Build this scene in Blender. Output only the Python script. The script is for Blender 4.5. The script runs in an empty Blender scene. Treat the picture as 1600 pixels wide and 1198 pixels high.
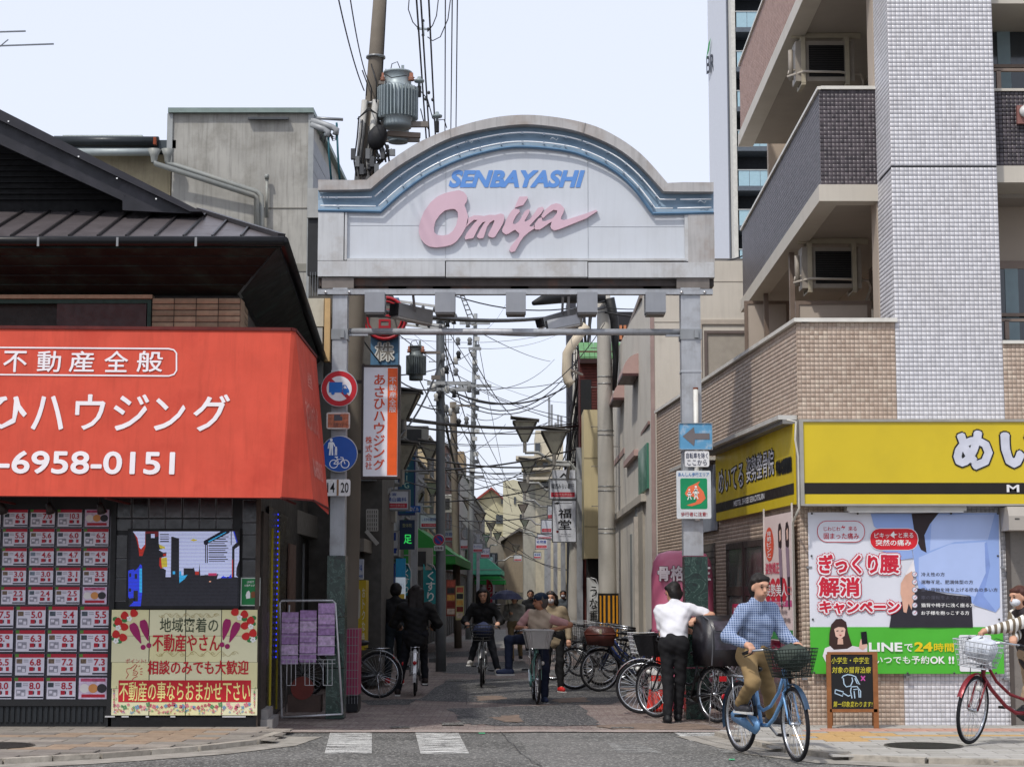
import bpy, math, random
import numpy as np
from mathutils import Vector, Matrix
random.seed(7)
R = math.radians
scene = bpy.context.scene
COL = scene.collection
# -- camera
F = 2800.0                      # focal length in photo pixels (1600 wide)
PITCH = math.atan(331.0 / F)
HC = 1.5
cam_d = bpy.data.cameras.new('camera')
cam = bpy.data.objects.new('camera', cam_d)
COL.objects.link(cam)
cam.location = (0, 0, HC)
cam.rotation_euler = (math.pi / 2 + PITCH, 0, 0)
cam_d.sensor_width = 36.0
cam_d.lens = F / 1600 * 36.0
cam_d.clip_start = 0.1
cam_d.clip_end = 2500
scene.camera = cam
# -- sky, sun, exposure
SUN_AZ = R(34)                # sun stands behind the camera, to its left
SUN_EL = R(55)
world = bpy.data.worlds.new('World')
scene.world = world
world.use_nodes = True
wn = world.node_tree
for n in list(wn.nodes):
 wn.nodes.remove(n)
w_out = wn.nodes.new('ShaderNodeOutputWorld')
w_bg = wn.nodes.new('ShaderNodeBackground')
w_sky = wn.nodes.new('ShaderNodeTexSky')
w_sky.sky_type = 'NISHITA'
w_sky.sun_disc = False
w_sky.sun_elevation = SUN_EL
w_sky.sun_rotation = R(180) + SUN_AZ
w_sky.air_density = 1.0
w_sky.dust_density = 3.0
w_sky.ozone_density = 1.5
w_mix = wn.nodes.new('ShaderNodeMixRGB')
w_mix.inputs[0].default_value = 0.7
w_mix.inputs[2].default_value = (10.1, 10.6, 12.3, 1)
wn.links.new(w_sky.outputs[0], w_mix.inputs[1])
wn.links.new(w_mix.outputs[0], w_bg.inputs[0])
w_bg.inputs[1].default_value = 0.1
wn.links.new(w_bg.outputs[0], w_out.inputs[0])
sun_d = bpy.data.lights.new('sun', 'SUN')
sun_d.energy = 2.4
sun_d.angle = R(2.0)
sun_d.color = (1.0, 0.955, 0.89)
sun = bpy.data.objects.new('sun', sun_d)
COL.objects.link(sun)
_ld = Vector((math.sin(SUN_AZ) * math.cos(SUN_EL), math.cos(SUN_AZ) * math.cos(SUN_EL), -math.sin(SUN_EL)))
sun.rotation_euler = _ld.to_track_quat('-Z', 'Y').to_euler()
sun.location = (-5, -10, 40)
vs = scene.view_settings
vs.view_transform = 'Standard'
vs.look = 'None'
vs.exposure = 0.12
vs.gamma = 1.0
try:
 vs.use_curve_mapping = False
except Exception:
 pass
scene.cycles.max_bounces = 6
scene.cycles.transparent_max_bounces = 12
# -- photo geometry helpers
_ct, _st = math.cos(PITCH), math.sin(PITCH)
def P(px, py, Y):
 """world point on the plane at distance Y seen at photo pixel px,py"""
 u = (px - 800.0) / F
 v = (599.0 - py) / F
 yd = _ct - v * _st
 zd = _st + v * _ct
 s = Y / yd
 return Vector((u * s, Y, HC + zd * s))
def PX(px, Y, py=800): return P(px, py, Y).x
def PZ(py, Y): return P(800, py, Y).z
def G(px, py, z=0.0):
 u = (px - 800.0) / F
 v = (599.0 - py) / F
 yd = _ct - v * _st
 zd = _st + v * _ct
 s = (z - HC) / zd
 return Vector((u * s, yd * s, z))
# -- materials
def srgb(h):
 if not isinstance(h, str):
  return tuple(h)[:3]
 h = h.lstrip('#')
 if len(h) == 3: h = ''.join(c * 2 for c in h)
 o = []
 for i in (0, 2, 4):
  c = int(h[i:i + 2], 16) / 255.0
  o.append(c / 12.92 if c <= 0.04045 else ((c + 0.055) / 1.055) ** 2.4)
 return tuple(o)
_mats = {}
def M(col, rough=0.6, metal=0.0, var=0.12, scale=6.0, bump=0.0, bscale=60.0, streak=0.0, spec=0.35, emit=0.0,
  dirt=None, dirt_amt=0.0, dirt_scale=2.0, trans=0.0, alpha=1.0):
 """procedural surface: base colour, mottling, vertical rain streaks, blotches of dirt, fine relief"""
 key = (col if isinstance(col, str) else tuple(col), rough, metal, var, scale, bump, bscale, streak, spec, emit, dirt, dirt_amt, dirt_scale, trans, alpha)
 if key in _mats:
  return _mats[key]
 c = srgb(col)
 m = bpy.data.materials.new('paint_%03d' % len(_mats))
 _mats[key] = m
 m.use_nodes = True
 nt = m.node_tree
 L = nt.links.new
 b = nt.nodes['Principled BSDF']
 b.inputs['Roughness'].default_value = rough
 b.inputs['Metallic'].default_value = metal
 b.inputs['Specular IOR Level'].default_value = spec
 if trans:
  b.inputs['Transmission Weight'].default_value = trans
 if alpha < 1:
  b.inputs['Alpha'].default_value = alpha
 tc = nt.nodes.new('ShaderNodeTexCoord')
 cur = None
 def mix(fac_sock, a, bb, fac=None):
  x = nt.nodes.new('ShaderNodeMixRGB')
  if fac_sock is not None: L(fac_sock, x.inputs[0])
  else: x.inputs[0].default_value = fac
  for i, s in ((1, a), (2, bb)):
   if isinstance(s, tuple): x.inputs[i].default_value = (*s, 1)
   else: L(s, x.inputs[i])
  return x.outputs[0]
 def noise(sc, det=4, mapping=None, rough_=0.55):
  n = nt.nodes.new('ShaderNodeTexNoise')
  n.inputs['Scale'].default_value = sc
  n.inputs['Detail'].default_value = det
  n.inputs['Roughness'].default_value = rough_
  if mapping:
   mp = nt.nodes.new('ShaderNodeMapping')
   mp.inputs['Scale'].default_value = mapping
   L(tc.outputs['Object'], mp.inputs[0]); L(mp.outputs[0], n.inputs['Vector'])
  else:
   L(tc.outputs['Object'], n.inputs['Vector'])
  return n.outputs[0]
 def ramp(sock, a, b_, lo=0.0, hi=1.0):
  r = nt.nodes.new('ShaderNodeMapRange')
  r.inputs[1].default_value = a; r.inputs[2].default_value = b_
  r.inputs[3].default_value = lo; r.inputs[4].default_value = hi
  L(sock, r.inputs[0])
  return r.outputs[0]
 lo = tuple(max(0, x * (1 - var)) for x in c)
 hi = tuple(min(1, x * (1 + var * 0.7) + var * 0.004) for x in c)
 cur = mix(ramp(noise(scale), 0.3, 0.7), lo, hi)
 if streak:
  f = ramp(noise(3.0, 5, (6.0, 6.0, 0.35), 0.65), 0.48, 0.75, 0, streak)
  cur = mix(f, cur, tuple(x * 0.35 for x in c))
 if dirt and dirt_amt:
  f = ramp(noise(dirt_scale, 6, None, 0.65), 0.5, 0.68, 0, dirt_amt)
  cur = mix(f, cur, srgb(dirt))
 L(cur, b.inputs['Base Color'])
 rr = ramp(noise(scale * 2.3), 0.3, 0.7, max(0.02, rough - 0.08), min(1, rough + 0.08))
 L(rr, b.inputs['Roughness'])
 if emit:
  L(cur, b.inputs['Emission Color'])
  b.inputs['Emission Strength'].default_value = emit
 if bump:
  bp = nt.nodes.new('ShaderNodeBump')
  bp.inputs['Strength'].default_value = bump
  bp.inputs['Distance'].default_value = 0.01
  L(noise(bscale, 5), bp.inputs['Height'])
  L(bp.outputs[0], b.inputs['Normal'])
 return m
# -- mesh builder
class MB:
 def __init__(s):
  s.v = []; s.f = []; s.m = []; s.mats = []; s.smooth = []; s.cur = 0; s.sm = False; s.T = None
 def mat(s, m, smooth=False):
  if m not in s.mats: s.mats.append(m)
  s.cur = s.mats.index(m); s.sm = smooth
  return s
 def add(s, vs, fs):
  o = len(s.v)
  if s.T is not None:
   vs = [s.T @ Vector(p) for p in vs]
  s.v += [tuple(p) for p in vs]
  for f in fs:
   s.f.append(tuple(i + o for i in f)); s.m.append(s.cur); s.smooth.append(s.sm)
  return s
 def box(s, x0, x1, y0, y1, z0, z1):
  if x0 > x1: x0, x1 = x1, x0
  if y0 > y1: y0, y1 = y1, y0
  if z0 > z1: z0, z1 = z1, z0
  vs = [(x, y, z) for z in (z0, z1) for y in (y0, y1) for x in (x0, x1)]
  return s.add(vs, [(0, 2, 3, 1), (4, 5, 7, 6), (0, 1, 5, 4), (2, 6, 7, 3), (0, 4, 6, 2), (1, 3, 7, 5)])
 def obox(s, o, u, v, w):
  """box from corner o spanned by vectors u, v, w"""
  o, u, v, w = map(Vector, (o, u, v, w))
  vs = [o, o + u, o + v, o + u + v, o + w, o + u + w, o + v + w, o + u + v + w]
  fs = [(0, 2, 3, 1), (4, 5, 7, 6), (0, 1, 5, 4), (2, 6, 7, 3), (0, 4, 6, 2), (1, 3, 7, 5)]
  if u.cross(v).dot(w) < 0: fs = [tuple(reversed(f)) for f in fs]
  return s.add(vs, fs)
 def quad(s, *p):
  return s.add(list(p), [tuple(range(len(p)))])
 def bar(s, a, b, w, h=None, up=(0, 0, 1)):
  h = h or w
  a = Vector(a); b = Vector(b); d = b - a
  if d.length < 1e-6: return s
  up = Vector(up)
  if abs(d.normalized().dot(up)) > 0.98: up = Vector((0, 1, 0))
  sx = d.cross(up).normalized(); sy = sx.cross(d).normalized()
  return s.obox(a - sx * w / 2 - sy * h / 2, d, sx * w, sy * h)
 def cyl(s, a, b, r0, r1=None, n=10, cap=True):
  r1 = r0 if r1 is None else r1
  a = Vector(a); b = Vector(b); d = (b - a)
  if d.length < 1e-7: return s
  d.normalize()
  t = Vector((0, 0, 1)) if abs(d.z) < 0.9 else Vector((1, 0, 0))
  x = d.cross(t).normalized(); y = d.cross(x)
  vs = []
  for c, r in ((a, r0), (b, r1)):
   for i in range(n):
    an = 2 * math.pi * i / n
    vs.append(c + x * math.cos(an) * r + y * math.sin(an) * r)
  fs = [(i, n + i, n + (i + 1) % n, (i + 1) % n) for i in range(n)]
  if cap: fs += [tuple(range(n)), tuple(range(2 * n - 1, n - 1, -1))]
  return s.add(vs, fs)
 def tube(s, pts, r, n=6, closed=False, cap=True):
  pts = [Vector(p) for p in pts]
  N = len(pts)
  rs = r if isinstance(r, (list, tuple)) else [r] * N
  vs = []; prevx = None
  for i, p in enumerate(pts):
   if closed: d = pts[(i + 1) % N] - pts[i - 1]
   else: d = pts[min(i + 1, N - 1)] - pts[max(i - 1, 0)]
   if d.length < 1e-9: d = Vector((0, 0, 1))
   d.normalize()
   if prevx is None:
    t = Vector((0, 0, 1)) if abs(d.z) < 0.9 else Vector((1, 0, 0))
    x = d.cross(t).normalized()
   else:
    x = (prevx - d * prevx.dot(d))
    x = x.normalized() if x.length > 1e-6 else d.orthogonal().normalized()
   prevx = x
   y = d.cross(x)
   for k in range(n):
    an = 2 * math.pi * k / n
    vs.append(p + x * math.cos(an) * rs[i] + y * math.sin(an) * rs[i])
  fs = []
  for i in range(N if closed else N - 1):
   j = (i + 1) % N
   for k in range(n):
    fs.append((i * n + k, j * n + k, j * n + (k + 1) % n, i * n + (k + 1) % n))
  if cap and not closed:
   fs += [tuple(range(n)), tuple(range(N * n - 1, (N - 1) * n - 1, -1))]
  return s.add(vs, fs)
 def ell(s, c, rx, ry, rz, nu=14, nv=8, v0=-90, v1=90):
  vs = []; fs = []
  for j in range(nv + 1):
   ph = R(v0 + (v1 - v0) * j / nv)
   for i in range(nu):
    th = 2 * math.pi * i / nu
    vs.append((c[0] + rx * math.cos(ph) * math.cos(th), c[1] + ry * math.cos(ph) * math.sin(th), c[2] + rz * math.sin(ph)))
  for j in range(nv):
   for i in range(nu):
    fs.append((j * nu + i, j * nu + (i + 1) % nu, (j + 1) * nu + (i + 1) % nu, (j + 1) * nu + i))
  return s.add(vs, fs)
 def lathe(s, prof, c=(0, 0, 0), n=20):
  """prof: list of (radius, z) from bottom up round the vertical through c"""
  vs = []; fs = []
  for r, z in prof:
   for i in range(n):
    th = 2 * math.pi * i / n
    vs.append((c[0] + r * math.cos(th), c[1] + r * math.sin(th), c[2] + z))
  for j in range(len(prof) - 1):
   for i in range(n):
    fs.append((j * n + i, j * n + (i + 1) % n, (j + 1) * n + (i + 1) % n, (j + 1) * n + i))
  return s.add(vs, fs)
 def prism(s, poly, o, u, v, w):
  """polygon (a,b) pairs in plane o+a*u+b*v, thickened along w; poly anticlockwise seen from +w"""
  o, u, v, w = map(Vector, (o, u, v, w))
  n = len(poly)
  base = [o + u * a + v * b for a, b in poly]
  vs = base + [p + w for p in base]
  fs = [tuple(range(n - 1, -1, -1)), tuple(range(n, 2 * n))]
  fs += [(i, (i + 1) % n, n + (i + 1) % n, n + i) for i in range(n)]
  ar = sum(poly[i][0] * poly[(i + 1) % n][1] - poly[(i + 1) % n][0] * poly[i][1] for i in range(n))
  if (ar < 0) != (u.cross(v).dot(w) < 0): fs = [tuple(reversed(f)) for f in fs]
  return s.add(vs, fs)
 def mesh(s, name, inv=None):
  me = bpy.data.meshes.new(name)
  vs = s.v
  if inv is not None:
   a = np.array(vs, dtype=float).reshape(-1, 3)
   mm = np.array(inv)
   a = a @ mm[:3, :3].T + mm[:3, 3]
   vs = a.tolist()
  me.from_pydata(vs, [], s.f)
  for m in s.mats: me.materials.append(m)
  me.polygons.foreach_set('material_index', s.m)
  me.polygons.foreach_set('use_smooth', s.smooth)
  me.update()
  return me
 def build(s, name, parent=None, world=False, loc=None, kind=None, label=None, cat=None, group=None):
  """link as ONE object; world=True: vertices are in world space although the parent stands elsewhere"""
  inv = None
  if parent is not None and world:
   inv = wmat(parent).inverted()
  if loc is not None and world:
   inv = Matrix.Translation(-Vector(loc))
  o = bpy.data.objects.new(name, s.mesh(name, inv))
  COL.objects.link(o)
  if parent is not None: o.parent = parent
  if loc is not None: o.location = loc
  if kind or name in ('lettering', 'print', 'hand_rail', 'cable'): o['kind'] = kind or 'stuff'
  if label: o['label'] = label
  if cat: o['category'] = cat
  if group: o['group'] = group
  return o
def NM(m, s=False): return MB().mat(m, s)
def _bw(s, name, parent, **k): return s.build(name, parent, world=True, **k)
MB.bw = _bw
def wmat(o):
 m = Matrix.LocRotScale(o.location, o.rotation_euler, o.scale)
 return wmat(o.parent) @ m if o.parent else m
def thing(name, label, cat, loc=(0, 0, 0), rz=0.0, group=None):
 o = bpy.data.objects.new(name, None)
 COL.objects.link(o)
 o.location = loc; o.rotation_euler = (0, 0, rz)
 o.empty_display_size = 0.2
 o['label'] = label; o['category'] = cat
 if group: o['group'] = group
 return o
def inst(mesh, name, parent, loc=(0, 0, 0), rot=(0, 0, 0), kind=None):
 o = bpy.data.objects.new(name, mesh)
 COL.objects.link(o); o.parent = parent; o.location = loc; o.rotation_euler = rot
 if kind: o['kind'] = kind
 return o
_kids = None
def copy_tree(o, parent=None, label=None, loc=None, rz=None, group=None):
 c = o.copy(); COL.objects.link(c)
 c.parent = parent
 if label: c['label'] = label
 if loc is not None: c.location = loc
 if rz is not None: c.rotation_euler = (0, 0, rz)
 if group: c['group'] = group
 for ch in [k for k in list(COL.objects) if k.parent == o]:
  copy_tree(ch, c)
 return c
# -- lettering
_txt = {}
def txt_mesh(s, bold=0.0, shear=0.0, vert=False, res=2):
 key = (s, bold, shear, res)
 if key in _txt: return _txt[key]
 cu = bpy.data.curves.new('t', 'FONT')
 cu.body = s; cu.offset = bold; cu.shear = shear; cu.resolution_u = res
 ob = bpy.data.objects.new('t', cu)
 COL.objects.link(ob)
 me = ob.to_mesh()
 vs = [(v.co.x, v.co.y) for v in me.vertices]
 fs = [tuple(p.vertices) for p in me.polygons]
 ob.to_mesh_clear()
 bpy.data.objects.remove(ob); bpy.data.curves.remove(cu)
 _txt[key] = (vs, fs)
 return _txt[key]
def letters(mb, s, o, u, v, x0, y0, w, h, bold=0.01, lift=0.003, shear=0.0, box=None, vertical=False):
 """writes s into the rectangle x0,y0,w,h of the plane o + a*u + b*v (u, v unit vectors), lifted along u x v"""
 o, u, v = Vector(o), Vector(u), Vector(v)
 n = u.cross(v).normalized() * lift
 if vertical:
  k = len(s); ch = h / k
  for i, c in enumerate(s):
   if c == ' ': continue
   letters(mb, c, o, u, v, x0, y0 + h - (i + 0.93) * ch, w, ch * 0.86, bold, lift, shear, box=(1.0, 0.9))
  return
 if bold > .011 and not s.isascii():
  sh = (bold - .004) * (w / max(1, len(s))) * .9
  for q, (dx, dy) in enumerate(((0, 0), (sh, 0), (-sh, 0), (0, sh * .8), (0, -sh * .8))):
   letters(mb, s, o, u, v, x0 + dx, y0 + dy, w, h, 0.0, lift + q * .0003, shear, box)
  return
 vs, fs = txt_mesh(s, bold, shear, res=5 if s.isascii() else 2)
 if not vs: return
 xs = [p[0] for p in vs]; ys = [p[1] for p in vs]
 ax, bx, ay, by = min(xs), max(xs), min(ys), max(ys)
 sx = w / max(1e-6, bx - ax); sy = h / max(1e-6, by - ay)
 ox = oy = 0
 if box:            # single glyphs keep their own proportions inside the cell
  cw = max(0.78, bx - ax); chh = max(0.78, by - ay)
  sx = w / cw; sy = h / chh
  ox = (w - (bx - ax) * sx) / 2; oy = (h - (by - ay) * sy) / 2
 mb.add([o + u * (x0 + ox + (px - ax) * sx) + v * (y0 + oy + (py - ay) * sy) + n for px, py in vs], fs)
def halo(mb, s, o, u, v, x0, y0, w, h, e, bold=.010, lift=.003, shear=0.0):
 """a contour of width e round lettering: the glyphs set in a ring, a hair apart in depth"""
 for q in range(8):
  a = 2 * math.pi * q / 8
  letters(mb, s, o, u, v, x0 + e * math.cos(a), y0 + e * math.sin(a), w, h, bold, lift + q * .00025, shear)
def polyp(mb, pts, o, u, v, lift):
 """flat printed shape, pts in plane units"""
 o, u, v = Vector(o), Vector(u), Vector(v)
 n = u.cross(v).normalized() * lift
 ar = sum(pts[i][0] * pts[(i + 1) % len(pts)][1] - pts[(i + 1) % len(pts)][0] * pts[i][1] for i in range(len(pts)))
 if ar < 0: pts = list(reversed(pts))
 mb.add([o + u * a + v * b + n for a, b in pts], [tuple(range(len(pts)))])
def rrect(x0, y0, w, h, r, n=4):
 out = []
 for cx, cy, a0 in ((x0 + w - r, y0 + r, -90), (x0 + w - r, y0 + h - r, 0), (x0 + r, y0 + h - r, 90), (x0 + r, y0 + r, 180)):
  for i in range(n + 1):
   a = R(a0 + 90 * i / n)
   out.append((cx + r * math.cos(a), cy + r * math.sin(a)))
 return out
def disc(cx, cy, rx, ry=None, n=28):
 ry = ry or rx
 return [(cx + rx * math.cos(2 * math.pi * i / n), cy + ry * math.sin(2 * math.pi * i / n)) for i in range(n)]
def stroke(pts, w):
 """outline polygon of a polyline brush mark, width w"""
 L_, R_ = [], []
 n = len(pts)
 for i, (x, y) in enumerate(pts):
  ax, ay = pts[max(0, i - 1)]; bx, by = pts[min(n - 1, i + 1)]
  dx, dy = bx - ax, by - ay
  l = math.hypot(dx, dy) or 1
  ww = w[i] if isinstance(w, (list, tuple)) else w
  L_.append((x - dy / l * ww / 2, y + dx / l * ww / 2)); R_.append((x + dy / l * ww / 2, y - dx / l * ww / 2))
 return L_, R_
def brush(mb, pts, w, o, u, v, lift):
 o, u, v = Vector(o), Vector(u), Vector(v)
 n = u.cross(v).normalized() * lift
 L_, R_ = stroke(pts, w)
 k = len(pts)
 vs = [o + u * a + v * b + n for a, b in R_ + L_]
 mb.add(vs, [(i, i + 1, k + i + 1, k + i) for i in range(k - 1)])
def tile_field(o, u, v, w, h, pitch_u, pitch_v, gap, mats, weights, joint_mat, depth=0.006, seed=1, skip=None, name='tiles', parent=None, kind='stuff', bond=0.0):
 o, u, v = Vector(o), Vector(u).normalized(), Vector(v).normalized()
 n = u.cross(v).normalized()
 nu = max(1, int(round(w / pitch_u))); nv = max(1, int(round(h / pitch_v)))
 pu, pv = w / nu, h / nv
 rng = np.random.RandomState(seed)
 I, J = np.meshgrid(np.arange(nu), np.arange(nv))
 I = I.ravel().astype(float); J = J.ravel().astype(float)
 a0 = I * pu + gap / 2; b0 = J * pv + gap / 2; a1 = a0 + pu - gap; b1 = b0 + pv - gap
 if skip is not None:
  keep = np.array([not skip((x0 + x1) / 2, (y0 + y1) / 2) for x0, x1, y0, y1 in zip(a0, a1, b0, b1)])
  a0, a1, b0, b1 = a0[keep], a1[keep], b0[keep], b1[keep]
 K = len(a0)
 if not K: return None
 uu, vv, nn, oo = map(np.array, (u, v, n, o))
 e = 0.0006; depth = depth * .2
 dz = rng.uniform(-0.00025, 0.00025, (K, 4)) + depth
 def pt(a, b, d): return oo + a[:, None] * uu + b[:, None] * vv + d[:, None] * nn
 z = np.zeros(K)
 c = [pt(a0, b0, z), pt(a1, b0, z), pt(a1, b1, z), pt(a0, b1, z),
   pt(a0 + e, b0 + e, dz[:, 0]), pt(a1 - e, b0 + e, dz[:, 1]), pt(a1 - e, b1 - e, dz[:, 2]), pt(a0 + e, b1 - e, dz[:, 3])]
 V = np.stack(c, 1).reshape(-1, 3)
 base = (np.arange(K) * 8)[:, None, None]
 fq = np.array([(4, 5, 6, 7), (0, 1, 5, 4), (1, 2, 6, 5), (2, 3, 7, 6), (3, 0, 4, 7)])[None]
 Fc = (fq + base).reshape(-1, 4)
 me = bpy.data.meshes.new(name)
 if skip is None:
  V = np.vstack([V, [oo, oo + uu * w, oo + uu * w + vv * h, oo + vv * h]])
  Fc = np.vstack([Fc, [[K * 8, K * 8 + 1, K * 8 + 2, K * 8 + 3]]])
 if parent is not None:
  mm = np.array(wmat(parent).inverted())
  V = V @ mm[:3, :3].T + mm[:3, 3]
 me.vertices.add(len(V)); me.vertices.foreach_set('co', V.astype(np.float32).ravel())
 me.loops.add(Fc.size); me.loops.foreach_set('vertex_index', Fc.astype(np.int32).ravel())
 me.polygons.add(len(Fc)); me.polygons.foreach_set('loop_start', np.arange(0, Fc.size, 4, dtype=np.int32))
 for m in mats: me.materials.append(m)
 me.materials.append(joint_mat)
 mi = np.repeat(rng.choice(len(mats), K, p=weights), 5)
 if skip is None: mi = np.append(mi, len(mats))
 me.polygons.foreach_set('material_index', mi.astype(np.int32))
 me.update(calc_edges=True)
 ob = bpy.data.objects.new(name, me)
 COL.objects.link(ob)
 if parent is not None: ob.parent = parent
 if kind: ob['kind'] = kind
 return ob
# == ground
def sheet(name, pts, m, z, kind='structure', parent=None):
 mb = NM(m)
 n = len(pts)
 ar = sum(pts[i][0] * pts[(i + 1) % n][1] - pts[(i + 1) % n][0] * pts[i][1] for i in range(n))
 if ar < 0: pts = list(reversed(pts))
 mb.add([(p[0], p[1], z) for p in pts], [tuple(range(n))])
 o = mb.build(name, parent)
 if kind: o['kind'] = kind
 return o
def asphalt(name, base, patch, crack=0.5, warm=None, fine=1.0):
 m = bpy.data.materials.new(name); m.use_nodes = True
 nt = m.node_tree; L = nt.links.new; b = nt.nodes['Principled BSDF']
 b.inputs['Roughness'].default_value = 0.85; b.inputs['Specular IOR Level'].default_value = 0.25
 tc = nt.nodes.new('ShaderNodeTexCoord')
 def noise(sc, det=4, mp=None):
  n = nt.nodes.new('ShaderNodeTexNoise'); n.inputs['Scale'].default_value = sc; n.inputs['Detail'].default_value = det
  if mp:
   q = nt.nodes.new('ShaderNodeMapping'); q.inputs['Scale'].default_value = mp
   L(tc.outputs['Object'], q.inputs[0]); L(q.outputs[0], n.inputs['Vector'])
  else: L(tc.outputs['Object'], n.inputs['Vector'])
  return n.outputs[0]
 def mr(s, a, c, lo=0., hi=1.):
  r = nt.nodes.new('ShaderNodeMapRange'); r.inputs[1].default_value = a; r.inputs[2].default_value = c
  r.inputs[3].default_value = lo; r.inputs[4].default_value = hi; L(s, r.inputs[0]); return r.outputs[0]
 def mix(f, a, c, mode='MIX'):
  x = nt.nodes.new('ShaderNodeMixRGB'); x.blend_type = mode
  for i, s in ((0, f), (1, a), (2, c)):
   if isinstance(s, float): x.inputs[i].default_value = s
   elif isinstance(s, tuple): x.inputs[i].default_value = (*s, 1)
   else: L(s, x.inputs[i])
  return x.outputs[0]
 c = mix(mr(noise(0.9, 6), .42, .58), srgb(base), srgb(patch))
 c = mix(mr(noise(9, 3), .4, .7, 0, .35), c, tuple(x * 0.6 for x in srgb(base)))
 if warm: c = mix(mr(noise(1.6, 6), .52, .62, 0, .8), c, srgb(warm))
 v = nt.nodes.new('ShaderNodeTexVoronoi'); v.inputs['Scale'].default_value = 55 * fine
 L(tc.outputs['Object'], v.inputs['Vector'])
 wn_ = nt.nodes.new('ShaderNodeSeparateColor'); L(v.outputs['Color'], wn_.inputs[0])
 c = mix(mr(wn_.outputs[0], .72, .95, 0, .6), c, srgb('#b6b4ad'))
 c = mix(mr(wn_.outputs[1], .6, 1.0, 0, .4), c, tuple(x * 0.35 for x in srgb(base)))
 c = mix(mr(noise(1.0, 6, (.25, 2.2, 1)), .52, .72, 0, .35), c, tuple(x * 0.4 for x in srgb(base)))
 L(c, b.inputs['Base Color'])
 bp = nt.nodes.new('ShaderNodeBump'); bp.inputs['Strength'].default_value = .5; bp.inputs['Distance'].default_value = .006
 L(v.outputs['Distance'], bp.inputs['Height']); L(bp.outputs[0], b.inputs['Normal'])
 return m
def worn_paint(name, base, under, amount=0.5, stretch=(.8, 7, 1)):
 """road paint rubbed through to the asphalt"""
 m = asphalt(name, under, under, fine=1.0)
 nt = m.node_tree; L = nt.links.new; b = nt.nodes['Principled BSDF']
 src = b.inputs['Base Color'].links[0].from_socket
 tc = nt.nodes.new('ShaderNodeTexCoord'); mp = nt.nodes.new('ShaderNodeMapping'); mp.inputs['Scale'].default_value = stretch
 n = nt.nodes.new('ShaderNodeTexNoise'); n.inputs['Scale'].default_value = 2.6; n.inputs['Detail'].default_value = 10; n.inputs['Roughness'].default_value = .8
 L(tc.outputs['Object'], mp.inputs[0]); L(mp.outputs[0], n.inputs['Vector'])
 r = nt.nodes.new('ShaderNodeMapRange'); r.inputs[1].default_value = amount - .008; r.inputs[2].default_value = amount + .012; L(n.outputs[0], r.inputs[0])
 x = nt.nodes.new('ShaderNodeMixRGB'); L(r.outputs[0], x.inputs[0]); x.inputs[1].default_value = (*srgb(base), 1); L(src, x.inputs[2])
 L(x.outputs[0], b.inputs['Base Color'])
 return m
A_ROAD = asphalt('asphalt_road', '#575653', '#696865')
A_PATCH = asphalt('asphalt_new', '#424244', '#4c4b4c')
A_PALE = asphalt('asphalt_pale', '#84827e', '#8d8b87')
def paving_mat(name, c1, c2, c3, scale=(10.0, 10.0)):
 m = asphalt(name, c1, c2, warm=c3, fine=.8)
 nt = m.node_tree; L = nt.links.new; b = nt.nodes['Principled BSDF']
 src = b.inputs['Base Color'].links[0].from_socket
 tc = nt.nodes.new('ShaderNodeTexCoord')
 br = nt.nodes.new('ShaderNodeTexBrick'); br.inputs['Scale'].default_value = 1.0
 br.inputs['Brick Width'].default_value = 0.2; br.inputs['Row Height'].default_value = 0.1; br.inputs['Mortar Size'].default_value = 0.006
 br.inputs['Color1'].default_value = (1, 1, 1, 1); br.inputs['Color2'].default_value = (.78, .74, .74, 1); br.inputs['Mortar'].default_value = (.45, .43, .42, 1)
 L(tc.outputs['Object'], br.inputs['Vector'])
 x = nt.nodes.new('ShaderNodeMixRGB'); x.blend_type = 'MULTIPLY'; x.inputs[0].default_value = .8
 L(src, x.inputs[1]); L(br.outputs[0], x.inputs[2]); L(x.outputs[0], b.inputs['Base Color'])
 return m
PAVE = paving_mat('paving_tiles', '#7f706b', '#8a7d77', '#958a80')
sheet('ground', [(-500, -60), (500, -60), (500, 1200), (-500, 1200)], A_ROAD, 0.0)
def STX(Y): return 0.0145 * (Y - 22)         # centre line of the arcade street
sheet('arcade_street', [(-4.2, 20.15), (3.6, 20.15), (3.4, 32)] + [(STX(Y) + 4.2, Y) for Y in (60, 110, 170)] + [(STX(Y) - 4.2, Y) for Y in (170, 110, 60, 32)], PAVE, 0.004)
def ragged(pts, amp=0.05, seed=1, sub=5):
 rnd = random.Random(seed); out = []
 for i, a in enumerate(pts):
  b = pts[(i + 1) % len(pts)]
  for k in range(sub):
   t = k / sub
   out.append((a[0] + (b[0] - a[0]) * t + rnd.uniform(-amp, amp), a[1] + (b[1] - a[1]) * t + rnd.uniform(-amp, amp) * 2.2))
 return out
def gpoly(pix): return [tuple(G(x, y))[:2] for x, y in pix]
patches = [
 ([(650, 1094), (700, 1063), (770, 1060), (860, 1062), (985, 1078), (960, 1100), (880, 1101), (760, 1098)], A_PATCH, .05, 11),
 ([(560, 1094), (655, 1092), (640, 1101), (580, 1102)], A_PATCH, .02, 12),
 ([(700, 1108), (770, 1104), (900, 1102), (935, 1128), (930, 1134), (800, 1134), (760, 1133), (715, 1130), (718, 1118)], A_PATCH, .06, 13),
 ([(700, 1036), (820, 1033), (835, 1049), (780, 1055), (690, 1051)], A_PATCH, .03, 14),
 ([(660, 1019), (860, 1014), (880, 1022), (650, 1028)], A_PATCH, .04, 15),
 ([(880, 1040), (1000, 1040), (1010, 1075), (900, 1072), (850, 1050)], A_PATCH, .05, 16),
 ([(740, 985), (790, 983), (790, 1012), (735, 1013)], A_PALE, .05, 17),
 ([(635, 1000), (740, 992), (735, 1001), (640, 1008)], A_PALE, .04, 18),
]
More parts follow.
